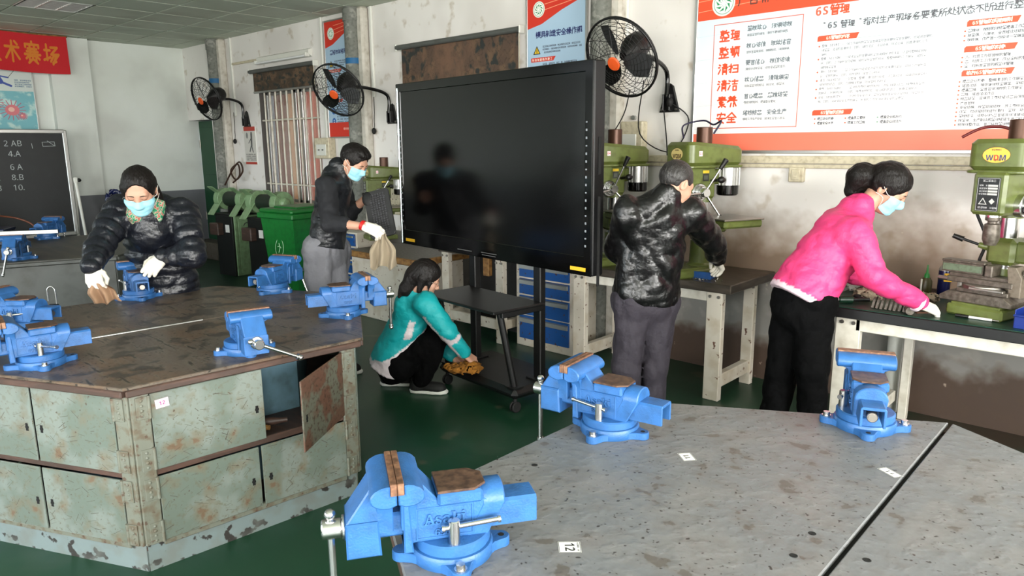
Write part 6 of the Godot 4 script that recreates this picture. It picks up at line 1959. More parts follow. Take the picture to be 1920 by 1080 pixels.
	part("swivel_plate", mb().lathe([Vector2(0, 0.07), Vector2(0.10, 0.07), Vector2(0.10, 0.088), Vector2(0.095, 0.092), Vector2(0, 0.092)], 36).box(Vector3(0.05, 0.078, 0.09), Vector3(0.16, 0.012, 0.03), 0.002), M.steel, o)
	part("upper_slide", mb().box(Vector3(-0.01, 0.105, 0.0), Vector3(0.31, 0.03, 0.10), 0.004).box(Vector3(-0.02, 0.128, 0.0), Vector3(0.28, 0.02, 0.07), 0.003), M.cast, o)
	part("fixed_jaw", mb().box(Vector3(-0.10, 0.165, 0.01), Vector3(0.20, 0.055, 0.05), 0.004).box(Vector3(-0.10, 0.197, 0.0), Vector3(0.21, 0.012, 0.07), 0.003), M.cast, o)
	part("jaw_face", mb().box(Vector3(-0.10, 0.165, 0.037), Vector3(0.19, 0.035, 0.004), 0.001), dirty(plain(Color(0.36, 0.42, 0.34), 0.5), 5.0), o)
	part("movable_jaw", mb().box(Vector3(0.03, 0.165, 0.0), Vector3(0.035, 0.06, 0.1), 0.004), M.cast, o)
	part("end_bracket", mb().at(Vector3(0.13, 0.02, 0), Basis()).prism([Vector2(0, 0.03), Vector2(0.05, 0.03), Vector2(0.05, 0.13), Vector2(0.02, 0.18), Vector2(-0.02, 0.18)], -0.045, 0.045, 0.003), dirty(plain(Color(0.42, 0.38, 0.33), 0.6), 6.0), o)
	part("screw_handle", mb().cyl(Vector3(0.17, 0.16, 0), Vector3(0.24, 0.16, 0), 0.028, -1, 20, 0.004).cyl(Vector3(0.24, 0.16, 0), Vector3(0.33, 0.15, 0), 0.01), M.cast, o)
	part("lead_screw", mb().cyl(Vector3(-0.2, 0.105, 0.06), Vector3(-0.15, 0.105, 0.06), 0.012), M.steel, o)
	# scraps and white rags behind the pink jacket
	for q in [[Vector3(-1.33, BT + 0.05, -4.50), 0.09, 0.055, "crumpled white rag on the bench behind the pink jacket", M.glove], [Vector3(-1.22, BT + 0.03, -4.30), 0.075, 0.04, "crumpled grey rag on the bench under the pink sleeve", M.cloth], [Vector3(-0.95, BT + 0.02, -4.40), 0.07, 0.03, "grey rag tucked against the left of the cross vise", M.cloth]]:
		var b := Blob.new(Vector3(-0.13, -0.08, -0.13), Vector3(0.13, 0.1, 0.13), 0.007)
		b.ell(Vector3(0, 0, 0), Vector3(q[1], q[2], q[1] * 0.8))
		b.ell(Vector3(0.04, 0.02, 0.02), Vector3(q[1] * 0.6, q[2] * 0.8, q[1] * 0.5))
		b.wrinkle(creases(0.02, int(q[1] * 1000)), 0.02)
		tag(part("rag", b.net(mb()), q[4], self, q[0]), q[3], "rag")
	o = thing("steel_rules", "thin steel strips lying flat at the back of the mat bench", "metal strips", Vector3(-1.08, BT + 0.004, -4.70), 6)
	for i in 4: part("strip", mb().box(Vector3(0.02 * i, 0.004 * i, -0.02 * i), Vector3(0.26, 0.004, 0.025), 0.001), M.rim, o)
	# padlock at the back edge of the brown bench
	o = thing("padlock", "open black padlock with long steel shackle on the brown bench's back edge", "padlock", Vector3(-4.46, BT, -1.10), 50)
	part("body", mb().box(Vector3(0, 0.021, 0), Vector3(0.05, 0.042, 0.02), 0.005), M.black, o)
	part("shackle", mb().tube(bend([Vector3(0.014, 0.04, 0), Vector3(0.014, 0.11, 0), Vector3(0.008, 0.132, 0), Vector3(-0.006, 0.14, 0), Vector3(-0.02, 0.13, 0), Vector3(-0.026, 0.11, 0), Vector3(-0.026, 0.06, 0)], 6), 0.004, 8), M.chrome, o)
	# things on the far bench
	o = thing("tool_case", "dark blue metal case on the far bench at the left photo edge", "tool case", Vector3(-8.25, BT, -1.45), 60)
	part("body", mb().box(Vector3(0, 0.06, 0), Vector3(0.62, 0.12, 0.3), 0.006), plain(Color(0.02, 0.06, 0.15), 0.4), o)
	part("lid", mb().box(Vector3(0, 0.135, 0), Vector3(0.63, 0.03, 0.31), 0.006), plain(Color(0.03, 0.09, 0.2), 0.4), o)
	o = thing("beige_carton", "beige carton standing on the dark blue case", "box", Vector3(-8.42, BT + 0.24, -1.52), 65)
	part("carton", mb().box(Vector3(0, 0.13, 0), Vector3(0.36, 0.25, 0.26), 0.004), plain(Color(0.62, 0.58, 0.44), 0.7), o)
	part("tray", mb().box(Vector3(0, -0.045, 0), Vector3(0.3, 0.09, 0.22), 0.004), M.black, o)
	part("flap", mb().box(Vector3(0.05, 0.258, 0), Vector3(0.2, 0.004, 0.2)), plain(Color(0.55, 0.50, 0.38), 0.7), o)
	tag(part("copper_rod", mb().tube(bend([Vector3(-8.45, 1.04, -1.72), Vector3(-8.35, 1.01, -1.85), Vector3(-8.3, 0.95, -1.95), Vector3(-8.28, 0.86, -2.0)], 6), 0.009, 8), plain(Color(0.40, 0.22, 0.14), 0.45), self), "bent copper coloured rod right of the beige carton", "rod")
	o = thing("blue_bag", "crumpled blue plastic bag hanging on a chair back behind the woman's head", "bag", Vector3(-10.2, 0, -3.45), 75)
	var bb := Blob.new(Vector3(-0.24, 0.62, -0.16), Vector3(0.24, 1.16, 0.16), 0.018)
	bb.cone(Vector3(0, 1.02, 0), Vector3(0, 0.78, 0), 0.13, 0.09, 0.03, 0.6, Vector3.BACK)
	bb.cone(Vector3(-0.12, 1.05, 0), Vector3(0.12, 1.05, 0), 0.06, 0.06)
	bb.wrinkle(creases(0.006, 9), 0.06)
	part("bag", bb.net(mb()), plain(Color(0.03, 0.08, 0.26), 0.25), o)
	part("chair_back", mb().cyl(Vector3(-0.17, 0, -0.12), Vector3(-0.17, 0.98, -0.16), 0.012).cyl(Vector3(0.17, 0, -0.12), Vector3(0.17, 0.98, -0.16), 0.012).box(Vector3(0, 0.85, -0.15), Vector3(0.36, 0.22, 0.02), 0.006), M.grey_panel, o)


func creases(fr: float, sd: int) -> FastNoiseLite:
	var n := FastNoiseLite.new()
	n.seed = sd
	n.frequency = fr * 1000.0
	n.noise_type = FastNoiseLite.TYPE_SIMPLEX_SMOOTH
	n.fractal_type = FastNoiseLite.FRACTAL_RIDGED
	n.fractal_octaves = 2
	return n

# ------------------------------------------------------------------ people
const JOINTS := {
	"black": {"head": Vector3(-1.993, 1.465, -3.463), "neck": Vector3(-2.049, 1.358, -3.427), "chest": Vector3(-2.099, 1.230, -3.424), "pelvis": Vector3(-2.132, 0.843, -3.420), "shL": Vector3(-2.171, 1.316, -3.276), "shR": Vector3(-1.956, 1.302, -3.550), "elL": Vector3(-2.290, 1.084, -3.366), "wrL": Vector3(-2.330, 0.930, -3.600), "elR": Vector3(-1.962, 1.106, -3.865), "wrR": Vector3(-2.072, 0.963, -4.142), "hipL": Vector3(-2.175, 0.800, -3.341), "hipR": Vector3(-2.090, 0.787, -3.496), "knL": Vector3(-2.169, 0.429, -3.299), "knR": Vector3(-2.086, 0.410, -3.449), "anL": Vector3(-2.175, 0.085, -3.337), "anR": Vector3(-2.095, 0.085, -3.464)},
	"pink": {"head": Vector3(-1.120, 1.437, -4.123), "neck": Vector3(-1.233, 1.313, -4.043), "chest": Vector3(-1.304, 1.194, -3.973), "pelvis": Vector3(-1.406, 0.897, -3.827), "shL": Vector3(-1.360, 1.245, -4.110), "shR": Vector3(-1.173, 1.216, -3.853), "elL": Vector3(-1.286, 0.958, -4.233), "wrL": Vector3(-1.250, 0.890, -4.420), "elR": Vector3(-1.060, 1.012, -3.829), "wrR": Vector3(-0.886, 0.863, -4.045), "hipL": Vector3(-1.468, 0.838, -3.871), "hipR": Vector3(-1.338, 0.854, -3.791), "knL": Vector3(-1.489, 0.451, -3.804), "knR": Vector3(-1.307, 0.502, -3.753), "anL": Vector3(-1.515, 0.099, -3.799), "anR": Vector3(-1.299, 0.100, -3.830)},
	"man": {"head": Vector3(-4.274, 1.570, -2.988), "neck": Vector3(-4.388, 1.492, -2.919), "chest": Vector3(-4.426, 1.343, -2.872), "pelvis": Vector3(-4.414, 0.979, -2.813), "shL": Vector3(-4.537, 1.407, -3.050), "shR": Vector3(-4.285, 1.410, -2.759), "elL": Vector3(-4.493, 1.191, -3.076), "wrL": Vector3(-4.320, 1.322, -3.126), "elR": Vector3(-4.164, 1.174, -2.690), "wrR": Vector3(-3.912, 1.157, -2.802), "hipL": Vector3(-4.456, 0.941, -2.910), "hipR": Vector3(-4.401, 0.966, -2.734), "knL": Vector3(-4.407, 0.509, -2.867), "knR": Vector3(-4.372, 0.543, -2.704), "anL": Vector3(-4.469, 0.085, -2.886), "anR": Vector3(-4.462, 0.085, -2.728)},
	"left": {"head": Vector3(-4.375, 1.438, -1.580), "neck": Vector3(-4.455, 1.295, -1.634), "chest": Vector3(-4.500, 1.167, -1.668), "pelvis": Vector3(-4.592, 0.747, -1.747), "shL": Vector3(-4.436, 1.286, -1.844), "shR": Vector3(-4.595, 1.316, -1.537), "elL": Vector3(-4.222, 1.051, -1.783), "wrL": Vector3(-4.36, 1.045, -1.665), "elR": Vector3(-4.418, 1.129, -1.344), "wrR": Vector3(-4.235, 1.056, -1.244), "hipL": Vector3(-4.538, 0.709, -1.814), "hipR": Vector3(-4.592, 0.728, -1.658), "knL": Vector3(-4.471, 0.351, -1.750), "knR": Vector3(-4.513, 0.376, -1.607), "anL": Vector3(-4.581, 0.085, -1.755), "anR": Vector3(-4.646, 0.085, -1.613)},
	"girl": {"head": Vector3(-3.597, 0.813, -3.035), "neck": Vector3(-3.691, 0.709, -3.017), "chest": Vector3(-3.733, 0.588, -3.000), "pelvis": Vector3(-3.850, 0.249, -2.923), "shL": Vector3(-3.869, 0.655, -3.114), "shR": Vector3(-3.532, 0.657, -2.982), "elL": Vector3(-3.720, 0.321, -3.203), "wrL": Vector3(-3.574, 0.231, -3.245), "elR": Vector3(-3.397, 0.489, -3.034), "wrR": Vector3(-3.375, 0.303, -3.171), "hipL": Vector3(-3.918, 0.205, -2.988), "hipR": Vector3(-3.756, 0.226, -2.908), "knL": Vector3(-3.705, 0.414, -3.145), "knR": Vector3(-3.548, 0.409, -3.080), "anL": Vector3(-3.946, 0.085, -2.987), "anR": Vector3(-3.664, 0.085, -3.023)},
}
var head_field: Blob
var head_shape: MB
var hands := {}


func make_head() -> void:
	var b := Blob.new(Vector3(-0.105, -0.14, -0.125), Vector3(0.105, 0.135, 0.135), 0.0035)
	b.ell(Vector3(0, 0.032, -0.014), Vector3(0.074, 0.084, 0.094))
	b.ell(Vector3(0, -0.025, 0.022), Vector3(0.062, 0.082, 0.066), Basis(), 0.03)
	b.ell(Vector3(0, -0.082, 0.050), Vector3(0.036, 0.030, 0.038), Basis(), 0.035)
	for s in [-1.0, 1.0]:
		b.ell(Vector3(s * 0.036, -0.028, 0.058), Vector3(0.026, 0.028, 0.024), Basis(), 0.025)
		b.ell(Vector3(s * 0.031, 0.008, 0.094), Vector3(0.017, 0.010, 0.014), Basis(), 0.012, true)
		b.ell(Vector3(s * 0.030, 0.006, 0.073), Vector3(0.014, 0.0115, 0.0125), Basis(), 0.005)
		b.ell(Vector3(s * 0.077, -0.006, -0.012), Vector3(0.009, 0.032, 0.020), Basis(Vector3.UP, s * 0.35), 0.008)
		b.ell(Vector3(s * 0.086, -0.002, -0.008), Vector3(0.006, 0.020, 0.010), Basis(Vector3.UP, s * 0.35), 0.006, true)
		b.ell(Vector3(s * 0.012, -0.036, 0.092), Vector3(0.009, 0.008, 0.010), Basis(), 0.008)
	b.cone(Vector3(-0.034, 0.024, 0.074), Vector3(0.034, 0.024, 0.074), 0.012, 0.012, 0.02)
	b.cone(Vector3(0, 0.012, 0.084), Vector3(0, -0.030, 0.102), 0.008, 0.0125, 0.014)
	b.ell(Vector3(0, -0.058, 0.081), Vector3(0.023, 0.006, 0.010), Basis(), 0.006)
	b.ell(Vector3(0, -0.069, 0.080), Vector3(0.020, 0.0075, 0.010), Basis(), 0.006)
	b.cone(Vector3(0, -0.04, -0.02), Vector3(0, -0.095, -0.022), 0.050, 0.046, 0.03)
	head_field = b
	head_shape = b.net(mb())


func on_face(x: float, y: float, lift: float) -> Vector3:
	var z := 0.134
	while z > 0.0 and head_field.at(Vector3(x, y, z)) > lift: z -= 0.001
	return Vector3(x, y, z)


func make_hand(curl: float, fat: float) -> MB:
	var key := "%.2f %.3f" % [curl, fat]
	if hands.has(key): return hands[key]
	var b := Blob.new(Vector3(-0.07, -0.13, -0.035), Vector3(0.085, 0.05, 0.22), 0.003)
	var xs := [0.030, 0.010, -0.010, -0.029]
	var ln := [0.072, 0.080, 0.074, 0.058]
	for i in 4:
		var base := Vector3(xs[i], 0.0, 0.088 - absf(xs[i] - 0.01) * 0.18)
		b.cone(Vector3(xs[i] * 0.62, 0, 0.0), base, 0.0150 + fat, 0.0120 + fat, 0.014)
		var a := 0.25 + curl * 0.55 + i * 0.05
		var p := base
		for k in 3:
			var L: float = ln[i] * [0.45, 0.31, 0.24][k]
			var q := p + Vector3((xs[i] - 0.0) * 0.04, -sin(a) * L, cos(a) * L)
			b.cone(p, q, 0.0095 - k * 0.0008 + fat, 0.0088 - k * 0.0009 + fat, 0.003)
			p = q
			a += curl * (0.95 if k == 0 else 0.7)
	b.cone(Vector3(0.012, -0.006, 0.012), Vector3(0.043, -0.016, 0.045), 0.0155 + fat, 0.0125 + fat, 0.014)
	b.cone(Vector3(0.043, -0.016, 0.045), Vector3(0.052, -0.026 - curl * 0.01, 0.075), 0.0105 + fat, 0.0095 + fat, 0.006)
	b.cone(Vector3(0.052, -0.026 - curl * 0.01, 0.075), Vector3(0.050 - curl * 0.016, -0.034 - curl * 0.02, 0.098), 0.0095 + fat, 0.0075 + fat, 0.003)
	b.cone(Vector3(0, 0, -0.03), Vector3(0, 0, 0.01), 0.0235 + fat, 0.024 + fat, 0.012, 0.72, Vector3.UP)
	hands[key] = b.net(mb())
	return hands[key]


func hand_frame(at: Vector3, fingers: Vector3, dorsal: Vector3, left: bool) -> Transform3D:
	var z := fingers.normalized()
	var x := dorsal.cross(z).normalized()
	var y := z.cross(x)
	return Transform3D(Basis(-x if left else x, y, z), at)


func shoe(at: Vector3, dir: Vector3, sole: Material, upper: Material, o: Node3D) -> void:
	var z := Vector3(dir.x, 0, dir.z).normalized()
	var B := Basis(Vector3.UP.cross(z), Vector3.UP, z)
	var org := Vector3(at.x, 0.0, at.z)
	var out := []
	for q in [[-0.032, -0.07], [-0.038, -0.03], [-0.036, 0.03], [-0.046, 0.09], [-0.040, 0.15], [-0.015, 0.185], [0.012, 0.187], [0.036, 0.16], [0.044, 0.10], [0.036, 0.03], [0.036, -0.04], [0.028, -0.075], [0.0, -0.088]]: out.append(Vector2(q[0], -q[1]))
	part("shoe_sole", mb().at(org, B * BY).prism(out, 0.002, 0.032, 0.008, 60), sole, o)
	var b := Blob.new(Vector3(-0.07, 0.0, -0.11), Vector3(0.07, 0.13, 0.21), 0.006)
	b.cone(Vector3(0, 0.052, -0.04), Vector3(0.0, 0.042, 0.13), 0.042, 0.038, 0.02)
	b.cone(Vector3(0, 0.10, -0.035), Vector3(0, 0.05, -0.03), 0.040, 0.044, 0.02)
	b.ell(Vector3(0, 0.038, 0.10), Vector3(0.042, 0.036, 0.07), Basis(), 0.02)
	b.cut(Vector3(0, 0.024, 0), Vector3.DOWN, 1.0)
	var m := mb()
	m.add(b.net(mb()), Transform3D(B, org))
	part("shoe", m, upper, o)


func person(who: String, label: String, c: Dictionary) -> Node3D:
	var J: Dictionary = JOINTS[who]
	var org := Vector3(J.pelvis.x, 0, J.pelvis.z)
	var o := thing("person", label, "person")
	var up: Vector3 = (J.neck - J.pelvis).normalized()
	var side: Vector3 = (J.shR - J.shL).normalized()
	var front := side.cross(up).normalized()
	if front.dot(c.look) < 0.0: front = -front
	var hs: float = c.get("head_size", 1.0)
	var hz: Vector3 = c.look.normalized()
	var hup: Vector3 = c.get("head_up", Vector3.UP)
	var hx := hup.cross(hz).normalized()
	var HB := Basis(hx, hz.cross(hx), hz)
	var HX := Transform3D(HB.scaled(Vector3.ONE * hs), J.head)
	var sh: Vector3 = (J.shL + J.shR) * 0.5
	# bounds
	var lo := Vector3.ONE * 99.0
	var hi := -lo
	for n in J:
		lo = lo.min(J[n])
		hi = hi.max(J[n])
	lo -= Vector3.ONE * 0.22
	hi += Vector3.ONE * 0.22
	lo.y = maxf(lo.y, -0.02)
	# body: one continuous figure
	var b := Blob.new(lo, hi, 0.016)
	b.cone(sh - up * 0.09, J.pelvis, 0.112, 0.118, 0.04, 0.66, front)
	b.cone(J.shL, J.shR, 0.052, 0.052, 0.04)
	b.cone(J.neck - up * 0.02, J.neck.lerp(J.head, 0.75) - hz * 0.012, 0.056, 0.050, 0.03)
	for s in ["L", "R"]:
		b.cone(J["sh" + s], J["el" + s], 0.050, 0.039, 0.03)
		b.cone(J["el" + s], J["wr" + s], 0.039, 0.027, 0.015)
		b.cone(J["hip" + s], J["kn" + s], 0.078, 0.055, 0.03)
		b.cone(J["kn" + s], J["an" + s], 0.054, 0.036, 0.02)
		b.cone(J["an" + s], J["an" + s] + front * 0.09 - Vector3.UP * 0.035, 0.036, 0.028, 0.02)
	b.cone(J.hipL, J.hipR, 0.088, 0.088, 0.04)
	var bm := b.net(mb())
	bm.add(head_shape, HX)
	for s in ["L", "R"]:
		var h: Array = c["hand" + s]
		var xf := hand_frame(J["wr" + s], h[0], h[1], s == "L")
		if h[3] == null: bm.add(make_hand(h[2], 0.0), xf)
	part("body", bm, M.skin, o)
	for s in ["L", "R"]:
		var h: Array = c["hand" + s]
		if h[3] != null:
			var gm := mb()
			gm.add(make_hand(h[2], 0.003), hand_frame(J["wr" + s], h[0], h[1], s == "L"))
			part("glove", gm, h[3], o)
			if h.size() > 4: part("glove_cuff", mb().cyl(J["wr" + s] - h[0].normalized() * 0.036, J["wr" + s] - h[0].normalized() * 0.014, h[5], h[5], 20, 0.003), h[4], o)
	# jacket
	var k: float = c.get("bulk", 1.0)
	var q: float = c.get("quilt", 0.0)
	var qa: float = c.get("quilt_depth", 0.0)
	var j := Blob.new(lo, hi, 0.011)
	var low: Vector3 = J.pelvis - up * c.hem
	j.cone(sh - up * 0.07, J.pelvis, 0.150 * k, c.get("belly", 0.158) * k, 0.05, c.get("flat", 0.74), front, q, qa)
	j.cone(J.pelvis, low, c.get("belly", 0.158) * k, c.get("hem_r", 0.160) * k, 0.03, 0.78, front, q, qa)
	j.cone(J.shL.lerp(J.shR, 0.06), J.shR.lerp(J.shL, 0.06), 0.070 * k, 0.070 * k, 0.06)
	j.cone(J.neck - up * 0.10, J.neck - up * 0.02, 0.11 * k, 0.085 * k, 0.04)
	var sr: float = c.get("sleeve", 1.0)
	if not c.get("vest", false):
		for s in ["L", "R"]:
			var e: Vector3 = J["el" + s].lerp(J["wr" + s], c.get("cuff", 0.93))
			j.cone(J["sh" + s], J["el" + s], 0.074 * sr, 0.062 * sr, 0.035, 1.0, front, q, qa)
			j.cone(J["el" + s], e, 0.062 * sr, 0.047 * sr, 0.02, 1.0, front, q, qa)
	if c.get("collar", 0.0) > 0.0:
		var cd: Vector3 = (J.head - J.neck).normalized() * 0.6 + up * 0.4
		var cb: Vector3 = J.neck - front * 0.012
		j.cone(cb - up * 0.04, cb + cd * c.collar, 0.080 * k, 0.074 * k, 0.02)
	j.wrinkle(creases(c.get("crease", 0.0045), who.length() * 7 + 3), c.get("crease_depth", 0.012), c.get("crease_dir", Vector3(1, 1.6, 1)))
	j.cut(low, -up, 0.4)
	var paint = c.get("paint")
	if c.has("band"):
		paint = func(z: Vector3) -> Color:
			var e := (z - low).dot(up)
			return c.band[1] if e < 0.028 and (z - low).length() < 0.26 else c.band[0]
	part("jacket", j.net(mb(), paint), c.jacket, o)
	if c.get("vest", false):          # sweatshirt sleeves under the waistcoat
		var w := Blob.new(lo, hi, 0.011)
		for s in ["L", "R"]:
			w.cone(J["sh" + s], J["el" + s], 0.072, 0.062, 0.02)
			w.cone(J["el" + s], J["el" + s].lerp(J["wr" + s], c["cuff" + s]), 0.062, 0.050, 0.02)
		w.cone(J.shL, J.shR, 0.07, 0.07, 0.03)
		w.wrinkle(creases(0.006, 5), 0.012)
		part("sweatshirt", w.net(mb()), M.sweat, o)
	# trousers
	var t := Blob.new(lo, Vector3(hi.x, minf(hi.y, J.pelvis.y + 0.3), hi.z), 0.013)
	t.cone(J.hipL, J.hipR, 0.118 * c.get("hips", 1.0), 0.118 * c.get("hips", 1.0), 0.05, 0.95, front)
	t.cone(J.pelvis - up * c.get("waist", 0.02), (J.hipL + J.hipR) * 0.5 - up * 0.03, 0.142 * c.get("hips", 1.0), 0.15 * c.get("hips", 1.0), 0.04, 0.76, front)
	for s in ["L", "R"]:
		var lg: float = c.get("leg", 1.0)
		t.cone(J["hip" + s], J["kn" + s], 0.100 * lg, 0.076 * lg, 0.025)
		t.cone(J["kn" + s], J["an" + s].lerp(J["kn" + s], 0.04), 0.076 * lg, 0.066 * lg, 0.02)
	t.wrinkle(creases(0.0045, 21), 0.013, Vector3(1.2, 0.8, 1.2))
	part("trousers", t.net(mb()), c.trousers, o)
	for s in ["L", "R"]:
		var fd: Vector3 = c.get("toe" + s, front)
		shoe(J["an" + s], fd, c.get("sole", M.white_plastic), M.rubber, o)
	# face
	var fm := mb()
	for s in [-1.0, 1.0]:
		var lash := []
		var brow := []
		for i in 6:
			var x: float = s * (0.018 + i * 0.005)
			lash.append(on_face(x, 0.003 - 0.003 * sin(PI * i / 5.0), 0.0006))
			brow.append(on_face(s * (0.013 + i * 0.0068), 0.0235 + 0.003 * sin(PI * i / 5.0), 0.001))
		fm.tube(lash, 0.0013, 5)
		fm.tube(brow, [0.0018, 0.0028, 0.0028, 0.0024, 0.0018, 0.001], 5)
	var eb := mb()
	eb.add(fm, HX)
	part("eyebrows", eb, M.hair, o)
	if c.get("mask", true):
		var f := func(u, v):
			var a: float = (u - 0.5) * 2.05
			var ce := cos(a * 0.9)
			var y: float = lerpf(-0.066 - 0.036 * ce, -0.012 + 0.010 * ce, v)
			var d := Vector3(sin(a), 0, cos(a))
			var r := 0.135
			var base := Vector3(0, y, 0.0)
			while r > 0.02 and head_field.at(base + d * r) > 0.0035: r -= 0.0015
			return base + d * (r + 0.0025 + 0.0012 * sin(v * 19.0))
		var mm := mb()
		mm.add(mb().cloth(f, 28, 14, 0.002), HX)
		part("face_mask", mm, M.mask, o)
		var st := mb()
		for s in [-1.0, 1.0]:
			for e in [-0.014, -0.06]:
				var p: Vector3 = f.call(0.5 + 0.5 * s, 0.95 if e > -0.03 else 0.05)
				st.tube(bend([p, Vector3(s * 0.082, e * 0.6, 0.02), Vector3(s * 0.086, -0.004 + (0.02 if e > -0.03 else -0.03), -0.024)], 5), 0.0014, 5)
		var sm := mb()
		sm.add(st, HX)
		part("mask_straps", sm, M.white_plastic, o)
	# hair
	var g := Blob.new(Vector3(-0.15, -0.36, -0.27), Vector3(0.15, 0.16, 0.14), 0.0055)
	var style: String = c.hair
	var vol: float = c.get("hair_volume", 0.010)
	g.ell(Vector3(0, 0.034, -0.017), Vector3(0.076 + vol, 0.087 + vol, 0.096 + vol))
	var face_y := -0.045 if style in ["short", "crew"] else (-0.035 if style == "long" else -0.055)
	g.ell(Vector3(0, face_y, 0.085), Vector3(0.070, 0.115, 0.072), Basis(), 0.01, true)
	if style in ["short", "crew"]:
		g.cut(Vector3(0, -0.035, 0), Vector3(0, -0.85, 0.25).normalized(), 1.0)
		for s in [-1.0, 1.0]: g.ell(Vector3(s * 0.085, -0.02, 0.0), Vector3(0.02, 0.04, 0.03), Basis(), 0.006, true)
		if style == "short":
			g.ell(Vector3(0, 0.10, 0.035), Vector3(0.062, 0.030, 0.060), Basis(Vector3.RIGHT, 0.25), 0.02)
	else:
		g.cut(Vector3(0, -0.075, 0), Vector3.DOWN, 0.13)
	if style == "bun":
		g.ell(Vector3(0, -0.02, -0.135), Vector3(0.066, 0.066, 0.062), Basis(), 0.02)
		g.cone(Vector3(0, -0.04, -0.14), Vector3(0.0, -0.11, -0.12), 0.058, 0.04, 0.03)
		g.cone(Vector3(0.02, -0.06, -0.08), Vector3(0.03, -0.12, -0.07), 0.03, 0.008, 0.02)
	if style == "long":
		g.cone(Vector3(0, 0.0, -0.09), Vector3(0.03, -0.16, -0.10), 0.062, 0.045, 0.03)
		g.cone(Vector3(0.06, -0.02, -0.05), Vector3(0.10, -0.20, -0.03), 0.026, 0.022, 0.03)
		g.cone(Vector3(0.10, -0.20, -0.03), Vector3(0.105, -0.31, 0.02), 0.024, 0.006, 0.03)
		g.cone(Vector3(-0.066, 0.04, 0.02), Vector3(-0.074, -0.035, 0.03), 0.018, 0.006, 0.02)
	if style == "tail":
		g.cone(Vector3(0, -0.02, -0.08), Vector3(-0.01, -0.13, -0.09), 0.068, 0.045, 0.03)
		g.cone(Vector3(-0.01, -0.12, -0.12), Vector3(-0.02, -0.19, -0.12), 0.03, 0.012, 0.02)
		for s in [-1.0, 1.0]: g.cone(Vector3(s * 0.07, 0.0, -0.02), Vector3(s * 0.072, -0.085, -0.01), 0.032, 0.018, 0.02)
		g.cone(Vector3(0.068, 0.03, 0.03), Vector3(0.074, -0.07, 0.05), 0.016, 0.006, 0.02)
		g.cone(Vector3(-0.068, 0.03, 0.03), Vector3(-0.074, -0.07, 0.05), 0.016, 0.006, 0.02)
	g.wrinkle(creases(0.03, 4), 0.004, Vector3(1, 0.35, 0.35))
	var hm := mb()
	hm.add(g.net(mb()), HX)
	part("hair", hm, c.get("hair_mat", M.hair), o)
	# everything hangs from the spot the person stands on
	for ch in o.get_children(): ch.position -= org
	o.position = org
	o.set_meta("HX", HX)
	return o


func rag_sheet(called: String, label: String, at: Vector3, right: Vector3, down: Vector3, w: float, h: float, m: Material, sd: float) -> void:
	var n := right.cross(down).normalized()
	var f := func(u, v):
		var t: float = u - 0.5
		var pinch: float = 0.35 + 0.65 * smoothstep(0.0, 0.55, v)
		return right * t * w * pinch + down * v * h * (1.0 - 0.16 * absf(sin(u * 5.0 + sd))) + n * (0.026 * sin(u * 15.0 + sd + v * 2.0) * (0.4 + v * 0.6) + 0.01 * sin(v * 9.0 + u * 4.0))
	var o := part(called, mb().cloth(f, 26, 14, 0.006), m, self, at)
	tag(o, label, "rag")


